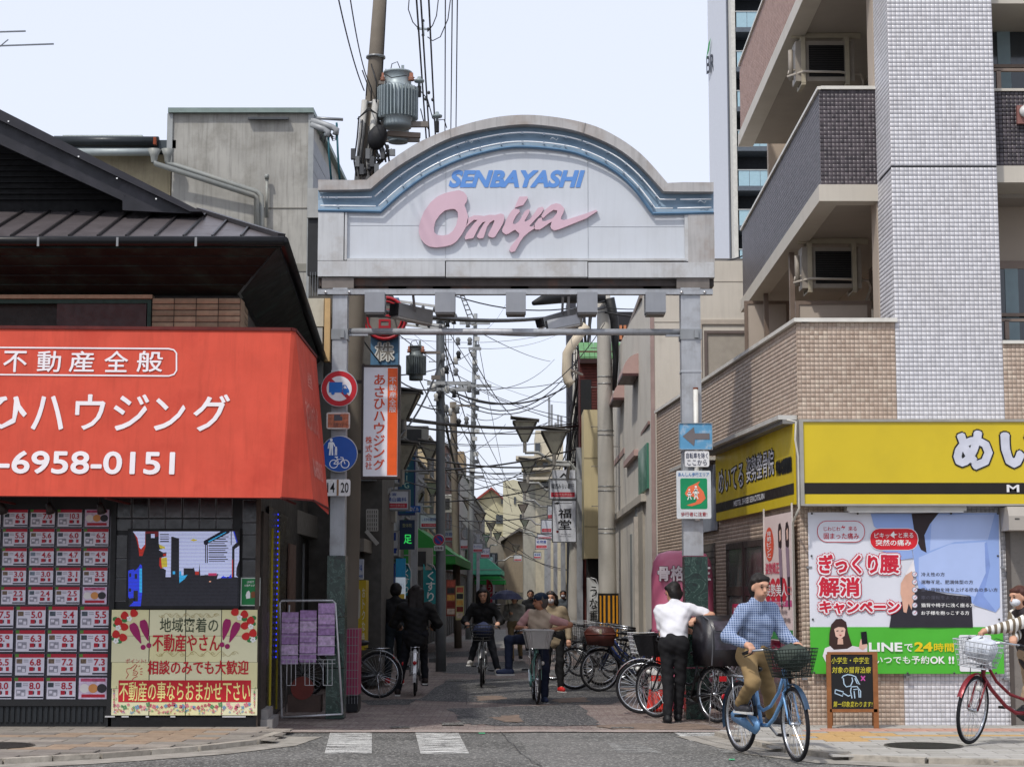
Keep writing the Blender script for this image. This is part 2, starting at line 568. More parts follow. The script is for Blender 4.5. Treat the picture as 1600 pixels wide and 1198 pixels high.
for pix, m_, amp, sd in patches:
 sheet('street_asphalt_patch', ragged(gpoly(pix), amp, sd), m_, 0.007 + (sd - 11) * .0005)
tan_m = M('#7d6c5f', .85, var=.35, scale=9, bump=.4, dirt='#55504c', dirt_amt=.6, dirt_scale=6)
for pix, sd in (([(765, 1122), (805, 1117), (817, 1128), (800, 1130), (785, 1127)], 3), ([(740, 1088), (786, 1087), (790, 1093), (745, 1095)], 4),
    ([(930, 1135), (1000, 1130), (1095, 1132), (1140, 1141), (985, 1142)], 5), ([(860, 1093), (915, 1090), (920, 1097), (870, 1098)], 6)):
 sheet('street_mortar_patch', ragged(gpoly(pix), .05, sd), tan_m, 0.0115)
sheet('street_edge_strip', ragged([(-2.75, 20.02), (-2.75, 20.32), (2.4, 20.36), (2.4, 20.04)], .015, 8, 14), worn_paint('edge_paint', '#a89a92', '#6e6866', .52), 0.012)
m_dash = worn_paint('dash_paint', '#c9c9c6', '#55534f', .42, (3, 6, 1))
for i, (a, b, c, d) in enumerate([(690, 725, 1130, 1134), (700, 730, 1062, 1065), (835, 870, 1070, 1073), (770, 800, 1061, 1063), (760, 775, 1072, 1074), (610, 640, 1136, 1138), (955, 990, 1137, 1139)]):
 sheet('worn_line_mark', ragged(gpoly([(a, d), (b, d), (b, c), (a, c)]), .008, 60 + i), m_dash, 0.0155)
z_white = worn_paint('crossing_paint', '#d5d5d0', '#5c5b59', .488)
z_faint = worn_paint('faint_crossing_paint', '#a2a29e', '#5c5b59', .48)
for pix, m_ in (([(517, 1140), (581, 1140), (581, 1177), (507, 1177)], z_white), ([(648, 1140), (714, 1140), (733, 1177), (657, 1177)], z_white),
    ([(948, 1160), (1003, 1163), (1036, 1176), (965, 1176)], z_faint), ([(1050, 1143), (1115, 1143), (1142, 1158), (1080, 1158)], z_white),
    ([(1120, 1170), (1170, 1171), (1190, 1176), (1130, 1176)], z_faint)):
 sheet('crossing_stripe', gpoly(pix), m_, 0.004)
sheet('road_repair_patch', ragged(gpoly([(800, 1142), (1010, 1142), (1130, 1168), (1150, 1240), (890, 1240), (830, 1180)]), .02, 22), asphalt('asphalt_mid', '#63625f', '#6d6b68'), 0.002)
sheet('green_survey_mark', gpoly([(1139, 1186), (1148, 1186), (1148, 1188), (1139, 1188)]), M('#4fb07a', var=.3, scale=60), 0.0085)
sheet('green_survey_mark', gpoly([(748, 1145), (758, 1145), (758, 1146.5), (748, 1146.5)]), M('#4fb07a', var=.3, scale=60), 0.0085)
crk = M('#3a3938', .9)
for pts in ([(783, 1142), (812, 1175), (850, 1200)], [(728, 1062), (729, 1100)], [(1060, 1142), (1180, 1175), (1230, 1200)], [(0, 1196), (300, 1190), (620, 1196), (800, 1194)]):
 mb = NM(crk); g = [G(x, y, .0135) for x, y in pts]; rnd = random.Random(len(pts)); line = []
 for a, b in zip(g, g[1:]):
  for k in range(8): line.append(a.lerp(b, k / 8) + Vector((rnd.uniform(-.015, .015), rnd.uniform(-.03, .03), 0)))
 line.append(g[-1])
 brush(mb, [(p.x, p.y) for p in line], .008, (0, 0, .0135), (1, 0, 0), (0, 1, 0), 0)
 mb.build('road_crack', kind='structure')
# ---- pavements with kerb stones and slabs (dropped kerb: the step is low here)
PH = 0.05
def inside(x, y, poly):
 c = False; n = len(poly); j = n - 1
 for i in range(n):
  if ((poly[i][1] > y) != (poly[j][1] > y)) and (x < (poly[j][0] - poly[i][0]) * (y - poly[i][1]) / (poly[j][1] - poly[i][1]) + poly[i][0]): c = not c
  j = i
 return c
def pavement(name, outline, kerb_line, kerb_w, slab_cols, tact, sx, sy, rows_y0, pick_box):
 root = NM(M('#6f6a64', .9, var=.2, bump=.4)).prism([(p[0], p[1]) for p in outline], (0, 0, 0), (1, 0, 0), (0, 1, 0), (0, 0, PH - .012)).build(name, kind='structure')
 seg = []
 L_ = 0
 for a, b in zip(kerb_line, kerb_line[1:]):
  a, b = Vector(a), Vector(b); n = max(1, int(round((b - a).length / .6)))
  for k in range(n): seg.append((a.lerp(b, k / n), a.lerp(b, (k + 1) / n)))
 for i, (a, b) in enumerate(seg):
  d = (b - a).normalized(); nrm = Vector((d.y, -d.x))      # towards the road
  j = .006
  mb = NM(M(('#a39c90', '#968f84', '#aaa397')[i % 3], .85, var=.22, scale=12, bump=.35, dirt='#4d4842', dirt_amt=.5, dirt_scale=7))
  a2, b2 = a + d * j, b - d * j
  mb.prism([tuple(a2), tuple(b2), tuple(b2 + nrm * kerb_w), tuple(a2 + nrm * kerb_w)], (0, 0, 0), (1, 0, 0), (0, 1, 0), (0, 0, PH + .004))
  mb.build('kerb_stone', root)
 gl = [Vector(p) for p in kerb_line]
 near, farr = [], []
 for i, p in enumerate(gl):
  a, b = gl[max(0, i - 1)], gl[min(len(gl) - 1, i + 1)]; d = (b - a).normalized(); nrm = Vector((d.y, -d.x))
  near.append(tuple(p + nrm * (kerb_w + .002))); farr.append(tuple(p + nrm * (kerb_w + .42)))
 sheet(name + '_gutter', ragged(near + farr[::-1], .006, 5, 6), M('#98938a', .9, var=.22, scale=5, bump=.4, dirt='#5c574f', dirt_amt=.5), .006)
 xs = [p[0] for p in outline]; ys = [p[1] for p in outline]
 cache = {}
 rnd = random.Random(3); count = 0; rest = MB()
 ny = int((max(ys) - min(ys)) / sy) + 2
 for r in range(ny):
  y0 = rows_y0 - (r + 1) * sy
  off = (r % 2) * sx / 2
  x = math.floor(min(xs) / sx) * sx + off
  while x < max(xs):
   cx, cy = x + sx / 2, y0 + sy / 2
   if inside(cx, cy, outline):
    m_ = None
    for t_poly, tm in tact:
     if inside(cx, cy, t_poly): m_ = tm
    if m_ is None: m_ = slab_cols[rnd.randrange(len(slab_cols))]
    if pick_box[0] < cx < pick_box[1] and count < 295:
     key = (m_.name, rnd.randrange(2))
     if key not in cache:
      q = NM(m_); e = .007
      q.add([(-sx / 2 + .005, -sy / 2 + .005, 0), (sx / 2 - .005, -sy / 2 + .005, 0), (sx / 2 - .005, sy / 2 - .005, 0), (-sx / 2 + .005, sy / 2 - .005, 0),
        (-sx / 2 + e, -sy / 2 + e, .013 + key[1] * .002), (sx / 2 - e, -sy / 2 + e, .014), (sx / 2 - e, sy / 2 - e, .013), (-sx / 2 + e, sy / 2 - e, .014)],
        [(4, 5, 6, 7), (0, 1, 5, 4), (1, 2, 6, 5), (2, 3, 7, 6), (3, 0, 4, 7)])
      cache[key] = q.mesh('paving_slab')
     inst(cache[key], 'paving_slab', root, (cx, cy, PH - .012), (0, 0, R(rnd.uniform(-.25, .25)))); count += 1
    else:
     rest.mat(m_).box(x + .005, x + sx - .005, y0 + .005, y0 + sy - .005, PH - .012, PH + .001)
   x += sx
 if rest.v: rest.build('paving_slab_field', root, kind='stuff')
 return root
sl_l = [M(c, .85, var=.18, scale=7, bump=.35, dirt='#6b645b', dirt_amt=.45, dirt_scale=5) for c in ('#8b857c', '#989086', '#7f7972')]
tac_l = M('#9a8672', .85, var=.25, scale=8, bump=.4, dirt='#776b5e', dirt_amt=.6, dirt_scale=4)
sl_r = [M(c, .8, var=.10, scale=7, bump=.3, dirt='#77726a', dirt_amt=.3, dirt_scale=3) for c in ('#a5a29b', '#aba8a2', '#9d9a93')]
tac_r = M('#bd9a66', .8, var=.15, scale=8, bump=.4, dirt='#8a7a60', dirt_amt=.4, dirt_scale=4)
pink_r = M('#b98f7e', .8, var=.2, scale=8, bump=.3)
kl = [tuple(G(x, y, PH))[:2] for x, y in ((-260, 1196), (0, 1184), (150, 1176), (300, 1165), (390, 1155), (428, 1143))]
ol = kl + [(-2.66, 20.25), (-2.9, 20.6), (-14, 20.6), (-14, kl[0][1])]
ol = [(p[0], p[1]) for p in ol]
def gp(pix): return [tuple(G(x, y, PH))[:2] for x, y in pix]
pave_left = pavement('pavement_left', ol, kl, .10, sl_l,
 [(gp([(-100, 1150), (120, 1150), (340, 1142), (330, 1138), (100, 1146), (-100, 1146)]), tac_l), (gp([(60, 1174), (290, 1158), (360, 1140), (330, 1140), (180, 1155), (60, 1168)]), tac_l)],
 .6, .3, 20.6, (-6.6, -2))
kr = [tuple(G(x, y, PH))[:2] for x, y in ((1130, 1142), (1175, 1153), (1240, 1167), (1330, 1178), (1450, 1183), (1600, 1186), (1900, 1188))]
orr = kr + [(14, kr[-1][1]), (14, 20.7), (2.7, 20.7), (2.6, 20.35)]
pave_right = pavement('pavement_right', orr, kr, .10, sl_r,
 [(gp([(1262, 1141), (1700, 1141), (1700, 1137), (1262, 1137)]), pink_r), (gp([(1262, 1159), (1395, 1159), (1362, 1143), (1262, 1143)]), tac_r),
  (gp([(1360, 1150), (1700, 1150), (1700, 1147), (1360, 1147)]), tac_r)], .45, .225, 20.7, (2.5, 6.4))
def manhole(pxc, pyc, rpx, label):
 c = G(pxc, pyc, PH); r = rpx / F * c.y
 t = thing('manhole_cover', label, 'manhole cover', (c.x, c.y, PH + .001))
 mb = NM(M('#3d3a37', .6, .4, var=.3, bump=.4)); mb.lathe([(0, .006), (r * .95, .006), (r * .95, -.006)], n=40)
 k = 26
 for i in range(-k // 2, k // 2 + 1):
  y = i * 2 * r * .92 / k; w = math.sqrt(max(0, (r * .9) ** 2 - y * y))
  if w > .02: mb.box(-w, w, y - .006, y + .006, .0055, .010)
 mb.build('lid', t)
 NM(M('#5a564f', .8, var=.3, bump=.3)).lathe([(r * 1.0, .009), (r * .955, .009), (r * .955, -.006)], n=40).build('rim', t)
manhole(-10, 1165, 62, 'dark round iron manhole cover in the tiled pavement by the estate agent')
manhole(1443, 1165, 60, 'dark round iron manhole cover in the grey pavement before the banner')
# == flat surfaces addressed through the photo
class PL:
 def __init__(s, o, u, v):
  s.o = Vector(o); s.u = Vector(u).normalized(); s.v = Vector(v).normalized(); s.n = s.u.cross(s.v).normalized()
 def ab(s, px, py):
  a = P(px, py, 10); d = a - Vector((0, 0, HC)); c = Vector((0, 0, HC))
  t = (s.o - c).dot(s.n) / d.dot(s.n)
  q = c + d * t - s.o
  return q.dot(s.u), q.dot(s.v)
 def text(s, mb, t, x0, y0, x1, y1, bold=.01, lift=.003, shear=0., vertical=False):
  a = s.ab(x0, y1); b = s.ab(x1, y0)
  letters(mb, t, s.o, s.u, s.v, a[0], a[1], b[0] - a[0], b[1] - a[1], bold, lift, shear, vertical=vertical)
 def halo(s, mb, t, x0, y0, x1, y1, e, bold=.01, lift=.003, shear=0.):
  a = s.ab(x0, y1); b = s.ab(x1, y0)
  halo(mb, t, s.o, s.u, s.v, a[0], a[1], b[0] - a[0], b[1] - a[1], e, bold, lift, shear)
 def rect(s, mb, x0, y0, x1, y1, lift=.002, r=0):
  a = s.ab(x0, y1); b = s.ab(x1, y0); w, h = b[0] - a[0], b[1] - a[1]
  polyp(mb, rrect(a[0], a[1], w, h, r * min(w, h)) if r else [(a[0], a[1]), (b[0], a[1]), (b[0], b[1]), (a[0], b[1])], s.o, s.u, s.v, lift)
 def poly(s, mb, pix, lift=.002):
  polyp(mb, [s.ab(*p) for p in pix], s.o, s.u, s.v, lift)
 def brush(s, mb, pix, w, lift=.003):
  brush(mb, [s.ab(*p) for p in pix], w, s.o, s.u, s.v, lift)
 def pt(s, px, py, lift=0.):
  a, b = s.ab(px, py); return s.o + s.u * a + s.v * b + s.n * lift
def front(Y): return PL((0, Y, 0), (1, 0, 0), (0, 0, 1))
WHITE = M('#e8e8e6', .5, var=.04); INK = M('#1a1a1a', .5, var=.05); RED = M('#c2202c', .5, var=.06)
DARK = M('#17181a', .6, var=.25, scale=5, bump=.15); STEEL = M('#9a9c9e', .45, .6, var=.12);
GALV = M('#a9acb0', .5, .35, var=.12, scale=4, streak=.25, dirt='#6f6a63', dirt_amt=.35, dirt_scale=5)
# == estate agent's shop on the left corner
YL = 20.3
shop = thing('estate_agent_shop', 'two storey corner shop with black hipped metal roof and dark glazed front', 'shop', (-5, YL, 0))
def xl(px, Y=YL, py=950): return P(px, py, Y).x
def zz(py, Y=YL): return PZ(py, Y)
LD = -0.052                                    # the side wall runs slightly to the left as it goes back
def sidex(x0, Y, Y0=YL): return x0 + LD * (Y - Y0)
xc = xl(405); xu = xl(376, YL, 480)
blk = M('#141517', .55, var=.3, scale=4, bump=.1, dirt='#3a3733', dirt_amt=.4, dirt_scale=3)
mb = NM(blk)
mb.prism([(-9, YL + .05), (xc - .02, YL + .05), (sidex(xc, 28) - .02, 28), (-9, 28)], (0, 0, 0), (1, 0, 0), (0, 1, 0), (0, 0, 3.6))
mb.bw('lower_wall', shop)
mb = NM(M('#2a2522', .6, var=.3, bump=.1)).prism([(-9, YL + .12), (xu - .05, YL + .12), (sidex(xu, 28) - .05, 28), (-9, 28)], (0, 0, 3.605), (1, 0, 0), (0, 1, 0), (0, 0, zz(458) - 3.6))
mb.bw('upper_wall', shop)
tb = [M(c, .8, var=.15, scale=20, bump=.3) for c in ('#a08a72', '#ad957b', '#93806a')]
x0 = xl(238, YL, 490); zt = zz(466); zb = zz(512)
NM(tb[0]).box(x0, xu, YL - .02, YL + .3, zb - .1, zt).bw('brick_pier', shop)
tile_field((x0, YL - .022, zb - .08), (1, 0, 0), (0, 0, 1), xu - x0, zt - zb + .08, .27, .076, .009, tb, [.4, .35, .25], M('#3b342d', .9), .012, 3, name='brick_course_field', parent=shop)
tile_field((xu + .001, YL - .02, zb - .08), (LD, 1, 0), (0, 0, 1), .9, zt - zb + .08, .27, .076, .009, tb, [.4, .35, .25], M('#3b342d', .9), .012, 3, name='brick_course_field', parent=shop)
NM(tb[1]).box(-9, x0, YL - .03, YL + .1, zz(467), zz(461)).bw('lintel', shop)
mb = NM(M('#3b1512', .4, var=.2)).box(xl(88, YL, 490), xl(228, YL, 490), YL + .02, YL + .1, zz(512), zz(474)); mb.bw('red_shutter', shop)
mb = NM(M('#1d3a30', .5, var=.2)).box(-9, xl(236, YL, 490), YL, YL + .08, zz(474), zz(468)); mb.box(xl(230, YL, 490), xl(236, YL, 490), YL, YL + .08, zz(515), zz(474)); mb.bw('window_frame', shop)
# --- roof
YE = 19.25; zE = zz(371, YE); xE = xl(440, YE, 371)
YG = 20.85; zG = zz(322, YG); xG = xl(312, YG, 331)
roofm = M('#5b5556', .42, .25, var=.14, scale=3, dirt='#443f40', dirt_amt=.4, dirt_scale=2)
seam = M('#2c2a2b', .4, .3, var=.1)
xES = sidex(xE, 29, YE) - .1
mb = NM(roofm)
mb.quad((-9, YE, zE), (xE, YE, zE), (xG, YG, zz(331, YG)), (-9, YG, zz(331, YG)))
mb.bw('roof_lower_slope', shop)
NM(M('#6b6668', .42, .2, var=.1)).quad((xE, YE, zE), (xES, 29, zE), (xG - .5, 29, zz(331, YG)), (xG, YG, zz(331, YG))).bw('roof_side_slope', shop)
zR = zz(331, YG)
sx = [(52, 668, 160, 502), (190, 668, 295, 502), (330, 668, 428, 503), (468, 668, 553, 512), (604, 668, 663, 556), (743, 668, 796, 561), (880, 668, 923, 570), (1018, 668, 1043, 600), (1156, 666, 1167, 628), (-85, 668, 20, 500)]
for i in range(10):
 a = sx[i]; X0 = P(a[0] / 3.071, 372, YE).x
 Yt = YG if X0 < xG else YE + (YG - YE) * (xE - X0) / (xE - xG)
 t = (Yt - YE) / (YG - YE)
 Xt = P(a[2] / 3.071, 150 + a[3] / 3.071, YG).x if i in (0, 1, 2, 3, 9) else X0
 mb = NM(seam); mb.bar((X0, YE, zE + .012), (X0, Yt, zE + (zR - zE) * t + .012), .022, .035)
 mb.bw('roof_seam', shop)
mb = NM(M('#3c393b', .4, .3)).bar((xE, YE, zE + .02), (xG, YG, zR + .02), .09, .05); mb.bw('hip_cap', shop)
gm = M('#131315', .35, .2, var=.2)
mb = NM(gm, True).cyl((-9, YE - .05, zE - .05), (xE + .03, YE - .05, zE - .05), .055, n=12)
mb.cyl((xE + .03, YE - .05, zE - .05), (xES + .05, 29, zE - .05), .055, n=12); mb.bw('gutter', shop)
for px in (64, 187, 309):
 NM(M('#8b8b8b', .4, .6)).box(xl(px, YE, 372) - .012, xl(px, YE, 372) + .012, YE - .115, YE - .105, zE - .12, zE - .02).bw('gutter_bracket', shop)
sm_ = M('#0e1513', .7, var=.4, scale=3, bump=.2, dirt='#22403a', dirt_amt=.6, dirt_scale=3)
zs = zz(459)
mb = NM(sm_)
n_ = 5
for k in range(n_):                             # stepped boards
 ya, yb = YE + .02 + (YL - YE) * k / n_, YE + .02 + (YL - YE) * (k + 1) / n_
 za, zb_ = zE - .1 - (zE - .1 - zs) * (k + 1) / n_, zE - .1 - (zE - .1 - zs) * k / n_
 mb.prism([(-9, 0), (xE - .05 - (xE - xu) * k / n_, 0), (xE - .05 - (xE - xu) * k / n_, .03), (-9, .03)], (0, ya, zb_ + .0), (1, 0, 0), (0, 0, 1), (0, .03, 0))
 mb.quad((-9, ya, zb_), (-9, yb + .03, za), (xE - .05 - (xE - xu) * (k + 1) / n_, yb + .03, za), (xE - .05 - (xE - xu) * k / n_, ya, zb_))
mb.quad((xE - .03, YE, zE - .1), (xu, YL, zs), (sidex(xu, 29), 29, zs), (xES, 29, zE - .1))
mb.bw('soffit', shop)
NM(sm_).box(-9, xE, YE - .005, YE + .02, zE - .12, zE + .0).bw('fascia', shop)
# --- gable above
rk = M('#26262b', .45, .15, var=.15, dirt='#45424a', dirt_amt=.4, dirt_scale=2)
YR = 20.35
def gl(px, py, Y=YR): p = P(px, py, Y); return (p.x, p.z)
mb = NM(M('#2e2d32', .4, .2, var=.15)).prism([gl(-260, 44), gl(-260, 60), gl(0, 190), gl(300, 334), gl(318, 334), gl(0, 173)], (0, YR - .12, 0), (1, 0, 0), (0, 0, 1), (0, 9, 0)); mb.bw('main_roof', shop)
mb = NM(rk).prism([gl(-260, 60), gl(-260, 92), gl(0, 226), gl(192, 314), gl(192, 329), gl(290, 334), gl(300, 334), gl(0, 190)], (0, YR - .02, 0), (1, 0, 0), (0, 0, 1), (0, .06, 0)); mb.bw('bargeboard', shop)
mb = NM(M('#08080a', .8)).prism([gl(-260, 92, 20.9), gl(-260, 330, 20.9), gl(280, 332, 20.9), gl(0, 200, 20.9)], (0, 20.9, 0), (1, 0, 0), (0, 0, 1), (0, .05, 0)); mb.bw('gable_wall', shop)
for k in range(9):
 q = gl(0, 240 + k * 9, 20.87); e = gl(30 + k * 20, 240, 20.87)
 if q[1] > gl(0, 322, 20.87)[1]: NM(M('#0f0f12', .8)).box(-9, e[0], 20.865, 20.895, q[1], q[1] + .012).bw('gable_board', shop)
for px, py in ((13.5, 190), (123, 245), (183, 279), (244, 311)):
 NM(WHITE).box(*(lambda p: (p.x - .008, p.x + .008, YR - .13, YR - .12, p.z - .008, p.z + .008))(P(px, py, YR - .12))).bw('roof_screw', shop)
# --- shop front: display window with listing cards
Yf = YL - .02
FP = front(Yf)
mb = NM(M('#1b1c1e', .5, var=.2)); mb.box(-9, xl(176), Yf, YL + .05, zz(800), zz(770)); mb.box(xl(172), xl(180), Yf - .04, YL + .05, 0.05, zz(772)); mb.box(-9, xl(172), Yf - .03, YL + .05, zz(1102), zz(1092)); mb.bw('window_frame', shop)
NM(M('#46424b', .25, var=.1, spec=.6)).box(-9, xl(172), YL - .005, YL + .02, zz(1095), zz(800)).bw('window_backing', shop)
mb = NM(M('#131619', .55, var=.2, bump=.1, dirt='#3b3935', dirt_amt=.4))
mb.box(-9, xl(174), Yf, YL + .05, .05, zz(1102)); mb.bw('plinth', shop)
for k in range(40):
 X = xl(170) - .06 - k * .062
 if X > -6.2: NM(M('#1d2125', .5)).box(X, X + .035, Yf - .014, Yf + .002, .1, zz(1103)).bw('plinth_slat', shop)
crng = random.Random(5)
cred = M('#a5162e', .45, var=.08); cgrn = M('#4f7a2c', .5); cblk = M('#1f2030', .5); cwht = M('#cfccd8', .35, var=.05); cgray = M('#8d8c98', .5, var=.3, scale=60)
photo_m = [M(c, .5, var=.5, scale=40) for c in ('#4a5560', '#6b5a4a', '#39434a', '#6f7d8c')]
def card(x0, y0, x1, y1, num, pic=False):
 mb = NM(cblk); L0 = .006
 FP.rect(mb, x0, y0, x1, y1, .004)
 mb.mat(M('#c9b9cf', .4, var=.25, scale=22) if pic else cwht)
 w, h = x1 - x0, y1 - y0
 q = lambda a, b, c, d, l: FP.rect(mb, x0 + w * a, y0 + h * b, x0 + w * c, y0 + h * d, l)
 q(.025, .03, .975, .97, L0)
 if pic:
  mb.mat(M('#b0476a', .5, var=.4, scale=30)); q(.1, .06, .9, .2, L0 + .002)
  for k, c in enumerate(('#d7d3d0', '#c98a4f', '#2c2a30')):
   mb.mat(M(c, .5, var=.1)); a = FP.ab(x0 + w * (.22 + .28 * k), y0 + h * .5); polyp(mb, disc(a[0], a[1], w * .0011, h * .0014), FP.o, FP.u, FP.v, L0 + .002 + k * .001)
  mb.mat(cred); q(.12, .76, .88, .9, L0 + .002)
 else:
  mb.mat(cred); q(.03, .03, .97, .19, L0 + .002)
  mb.mat(cgrn); q(.03, .03, .15, .17, L0 + .004)
  mb.mat(crng.choice(photo_m)); q(.07, .25, .26, .45, L0 + .002)
  mb.mat(cgray); q(.08, .55, .38, .84, L0 + .002); mb.mat(cwht); q(.11, .6, .22, .72, L0 + .004); q(.25, .68, .35, .82, L0 + .004)
  mb.mat(cgray); q(.3, .28, .46, .31, L0 + .002); q(.3, .36, .46, .39, L0 + .002)
  mb.mat(cred); q(.48, .60, .62, .78, L0 + .002); q(.76, .60, .86, .78, L0 + .002)
  FP.text(mb, num, x0 + w * .5, y0 + h * .24, x0 + w * .86, y0 + h * .54, .025, L0 + .003)
  mb.mat(cblk); q(.45, .86, .95, .93, L0 + .002); q(.62, .62, .66, .76, L0 + .002)
 mb.bw('listing_card', shop)
up = [['6.3', '6.5', '7.0', '10.3', None], ['5.3', '5.5', '5.6', '6.0', '6.2'], ['4.5', '4.6', '4.6', '4.7', '4.9'], ['2.9', '3.0', '3.0', '3.1', '3.5'], ['2.0', '2.2', '2.4', '2.5', None]]
for r, row in enumerate(up):
 y0 = 795 + r * 30.2
 for c, nmb in enumerate(row):
  x0 = 4.5 - 42.3 + c * 42.3 - r * .9
  card(x0, y0, x0 + 40.5, y0 + 28.5, nmb, nmb is None)
lo = [['7.3', '7.5', '5.0', '5.4', '5.5'], ['5.8', '5.9', '6.3', '6.3', '6.3'], ['6.4', '6.5', '6.8', '7.2', '7.3'], ['7.8', '8.0', '8.0', '8.5', None]]
for r, row in enumerate(lo):
 y0 = 946 + r * 37
 for c, nmb in enumerate(row):
  x0 = 24.5 - 100 + c * 50 - r * 1.0
  card(x0, y0, x0 + 48.5, y0 + 35.5, nmb, nmb is None)
for px in (75, 155, 1):
 t = thing('spot_lamp', 'small black spot lamp clamped above the listing cards' + {75: ', the middle one', 155: ', the one nearest the screen', 1: ', leftmost one'}[px], 'spot lamp', P(px, 790, 20.05), group='spot lamps over the shop window')
 m2 = NM(M('#1c1a1a', .4)); m2.cyl((0, 0, .16), (0, 0, 0.03), .012); m2.build('arm', t)
 m2 = NM(M('#2a2423', .4), True); m2.cyl((0, 0, .03), (.02, .06, -.07), .03, .055, n=14); m2.build('shade', t)
 m2 = NM(M('#b9b5aa', .3), True); m2.ell((.021, .063, -.075), .042, .042, .02, 12, 5); m2.build('bulb', t)
tile_b = M('#0d0d10', .18, var=.3, spec=.6); tile_r = M('#2a1517', .2, var=.3, spec=.6); jt = M('#8f9094', .6)
NM(M('#101114', .4)).box(xl(180), xl(405), Yf, YL + .05, 0.05, zz(772)).bw('screen_wall', shop)
NM(M('#4b4038', .6, var=.3, dirt='#2b2521', dirt_amt=.5)).box(xl(399), xl(406), Yf - .03, Yf, .05, zz(775)).bw('corner_post', shop)
def btile(x0, y0, x1, y1, m_=tile_b):
 mb = NM(jt); FP.rect(mb, x0, y0, x1, y1, .002); a = P(x0 + .9, y1 - .9, Yf); b = P(x1 - .9, y0 + .9, Yf)
 mb.mat(m_).box(a.x, b.x, Yf - .012, Yf - .0005, a.z, b.z); mb.bw('wall_tile', shop)
for k, x in enumerate((180, 207, 233, 259, 286, 312, 338)): btile(x, 778, x + 25.5, 808, tile_r if k > 1 else tile_b);
for k, x in enumerate((180, 207, 233, 259, 286, 312, 338)): btile(x, 811, x + 25.5, 828)
for y0, y1 in ((836, 871), (873, 901), (903, 939)): btile(178, y0, 200, y1)
for y0, y1 in ((781, 815), (817, 834), (836, 871), (875, 901)): btile(379, y0, 402, y1)
scr = thing('led_screen', 'wall mounted LED video screen showing a blocky street scene', 'screen', P(288, 888, Yf - .08))
mb = NM(M('#101012', .5)); a = P(199, 950, Yf); b = P(377, 826, Yf); mb.box(a.x, b.x, Yf - .09, Yf - .002, a.z, b.z); mb.bw('case', scr)
SP = front(Yf - .092)
mb = NM(M('#34343a', .6, var=.2, scale=40)); SP.rect(mb, 202, 829, 373, 946, .002)
lit = lambda c: M(c, .5, var=.08, scale=60, emit=.5)
def Q8(pts, m_, l): mb.mat(m_); SP.poly(mb, [(190 + x / 8, 815 + y / 8) for x, y in pts], l)
def B8(x0, y0, x1, y1, m_, l): Q8([(x0, y0), (x1, y0), (x1, y1), (x0, y1)], m_, l)
lw, lr, ly, lb, lc, ln = lit('#c3cbf0'), lit('#b52a18'), lit('#c9b93c'), lit('#2a3fe0'), lit('#35aee6'), M('#14163a', .5); ld = M('#34343a', .6, var=.2, scale=40)
Q8([(150, 125), (297, 120), (300, 310), (262, 425), (222, 430), (212, 330), (185, 210)], lr, .004)
Q8([(142, 120), (296, 120), (294, 280), (245, 340), (222, 320), (200, 200)], lw, .005)
Q8([(300, 120), (466, 120), (460, 180), (420, 190), (400, 140), (300, 150)], lit('#6a1820'), .004); B8(368, 150, 415, 200, lw, .005)
Q8([(465, 120), (1395, 120), (1437, 260), (1382, 312), (1378, 690), (1350, 680), (1270, 700), (1190, 712), (1210, 650), (1160, 665), (1050, 660), (985, 672), (975, 520), (965, 640), (915, 615), (905, 570), (890, 578), (776, 576), (776, 660), (722, 690), (550, 690), (555, 600), (500, 570), (478, 540), (480, 445), (560, 430), (562, 380), (520, 385), (465, 350), (540, 325), (465, 275)], lw, .004)
Q8([(622, 182), (720, 208), (720, 700), (616, 700)], ld, .005); Q8([(476, 450), (500, 440), (515, 575), (490, 580), (470, 540)], lr, .005); Q8([(495, 455), (568, 440), (572, 560), (505, 572)], ly, .0055); Q8([(467, 282), (540, 310), (545, 335), (480, 330)], ly, .0052); Q8([(520, 400), (556, 395), (556, 430), (520, 428)], lr, .005)
for y in (150, 180, 210, 238): B8(482, y, 592, y + 11, ln, .005)
Q8([(1028, 238), (1238, 120), (1352, 120), (1352, 135), (1078, 272), (1078, 515), (1044, 515), (1044, 282), (1028, 280)], ln, .005); Q8([(1085, 240), (1300, 124), (1310, 132), (1090, 256)], lc, .006); B8(1056, 290, 1066, 510, lw, .006)
for k_ in range(12):
 y = 180 + k_ * 28; B8(max(1090, 1290 - (y - 150) * 1.7), y, 1340 - (k_ * 37 % 60), y + 11, ln, .005)
B8(1366, 120, 1376, 290, ln, .005); Q8([(1412, 340), (1472, 296), (1470, 480), (1436, 580), (1432, 670), (1460, 692), (1410, 690)], lw, .004); Q8([(1395, 120), (1420, 190), (1440, 260), (1450, 255), (1410, 120)], lb, .004); Q8([(1380, 470), (1392, 470), (1392, 690), (1380, 690)], lr, .0055)
Q8([(85, 610), (150, 590), (165, 610), (215, 565), (232, 525), (256, 545), (258, 880), (240, 1052), (95, 1052), (150, 1000), (85, 940)], lb, .004); B8(224, 580, 256, 882, lc, .005)
for x, y, w_, h_ in ((165, 650, 30, 60), (95, 640, 25, 50), (150, 860, 55, 130), (90, 830, 30, 40), (110, 950, 60, 40)): B8(x, y, x + w_, y + h_, ld, .005)
Q8([(722, 615), (745, 610), (750, 670), (825, 660), (790, 712), (722, 765)], lc, .0055); B8(640, 615, 670, 655, lc, .0055); B8(1095, 735, 1118, 752, lit('#e0a080'), .005); B8(920, 620, 968, 660, lr, .005); B8(1085, 640, 1190, 672, lit('#c23a6a'), .005); Q8([(1240, 700), (1270, 672), (1330, 700), (1370, 650), (1376, 700)], lb, .0052); Q8([(860, 225), (900, 210), (950, 228), (900, 245)], ly, .005)
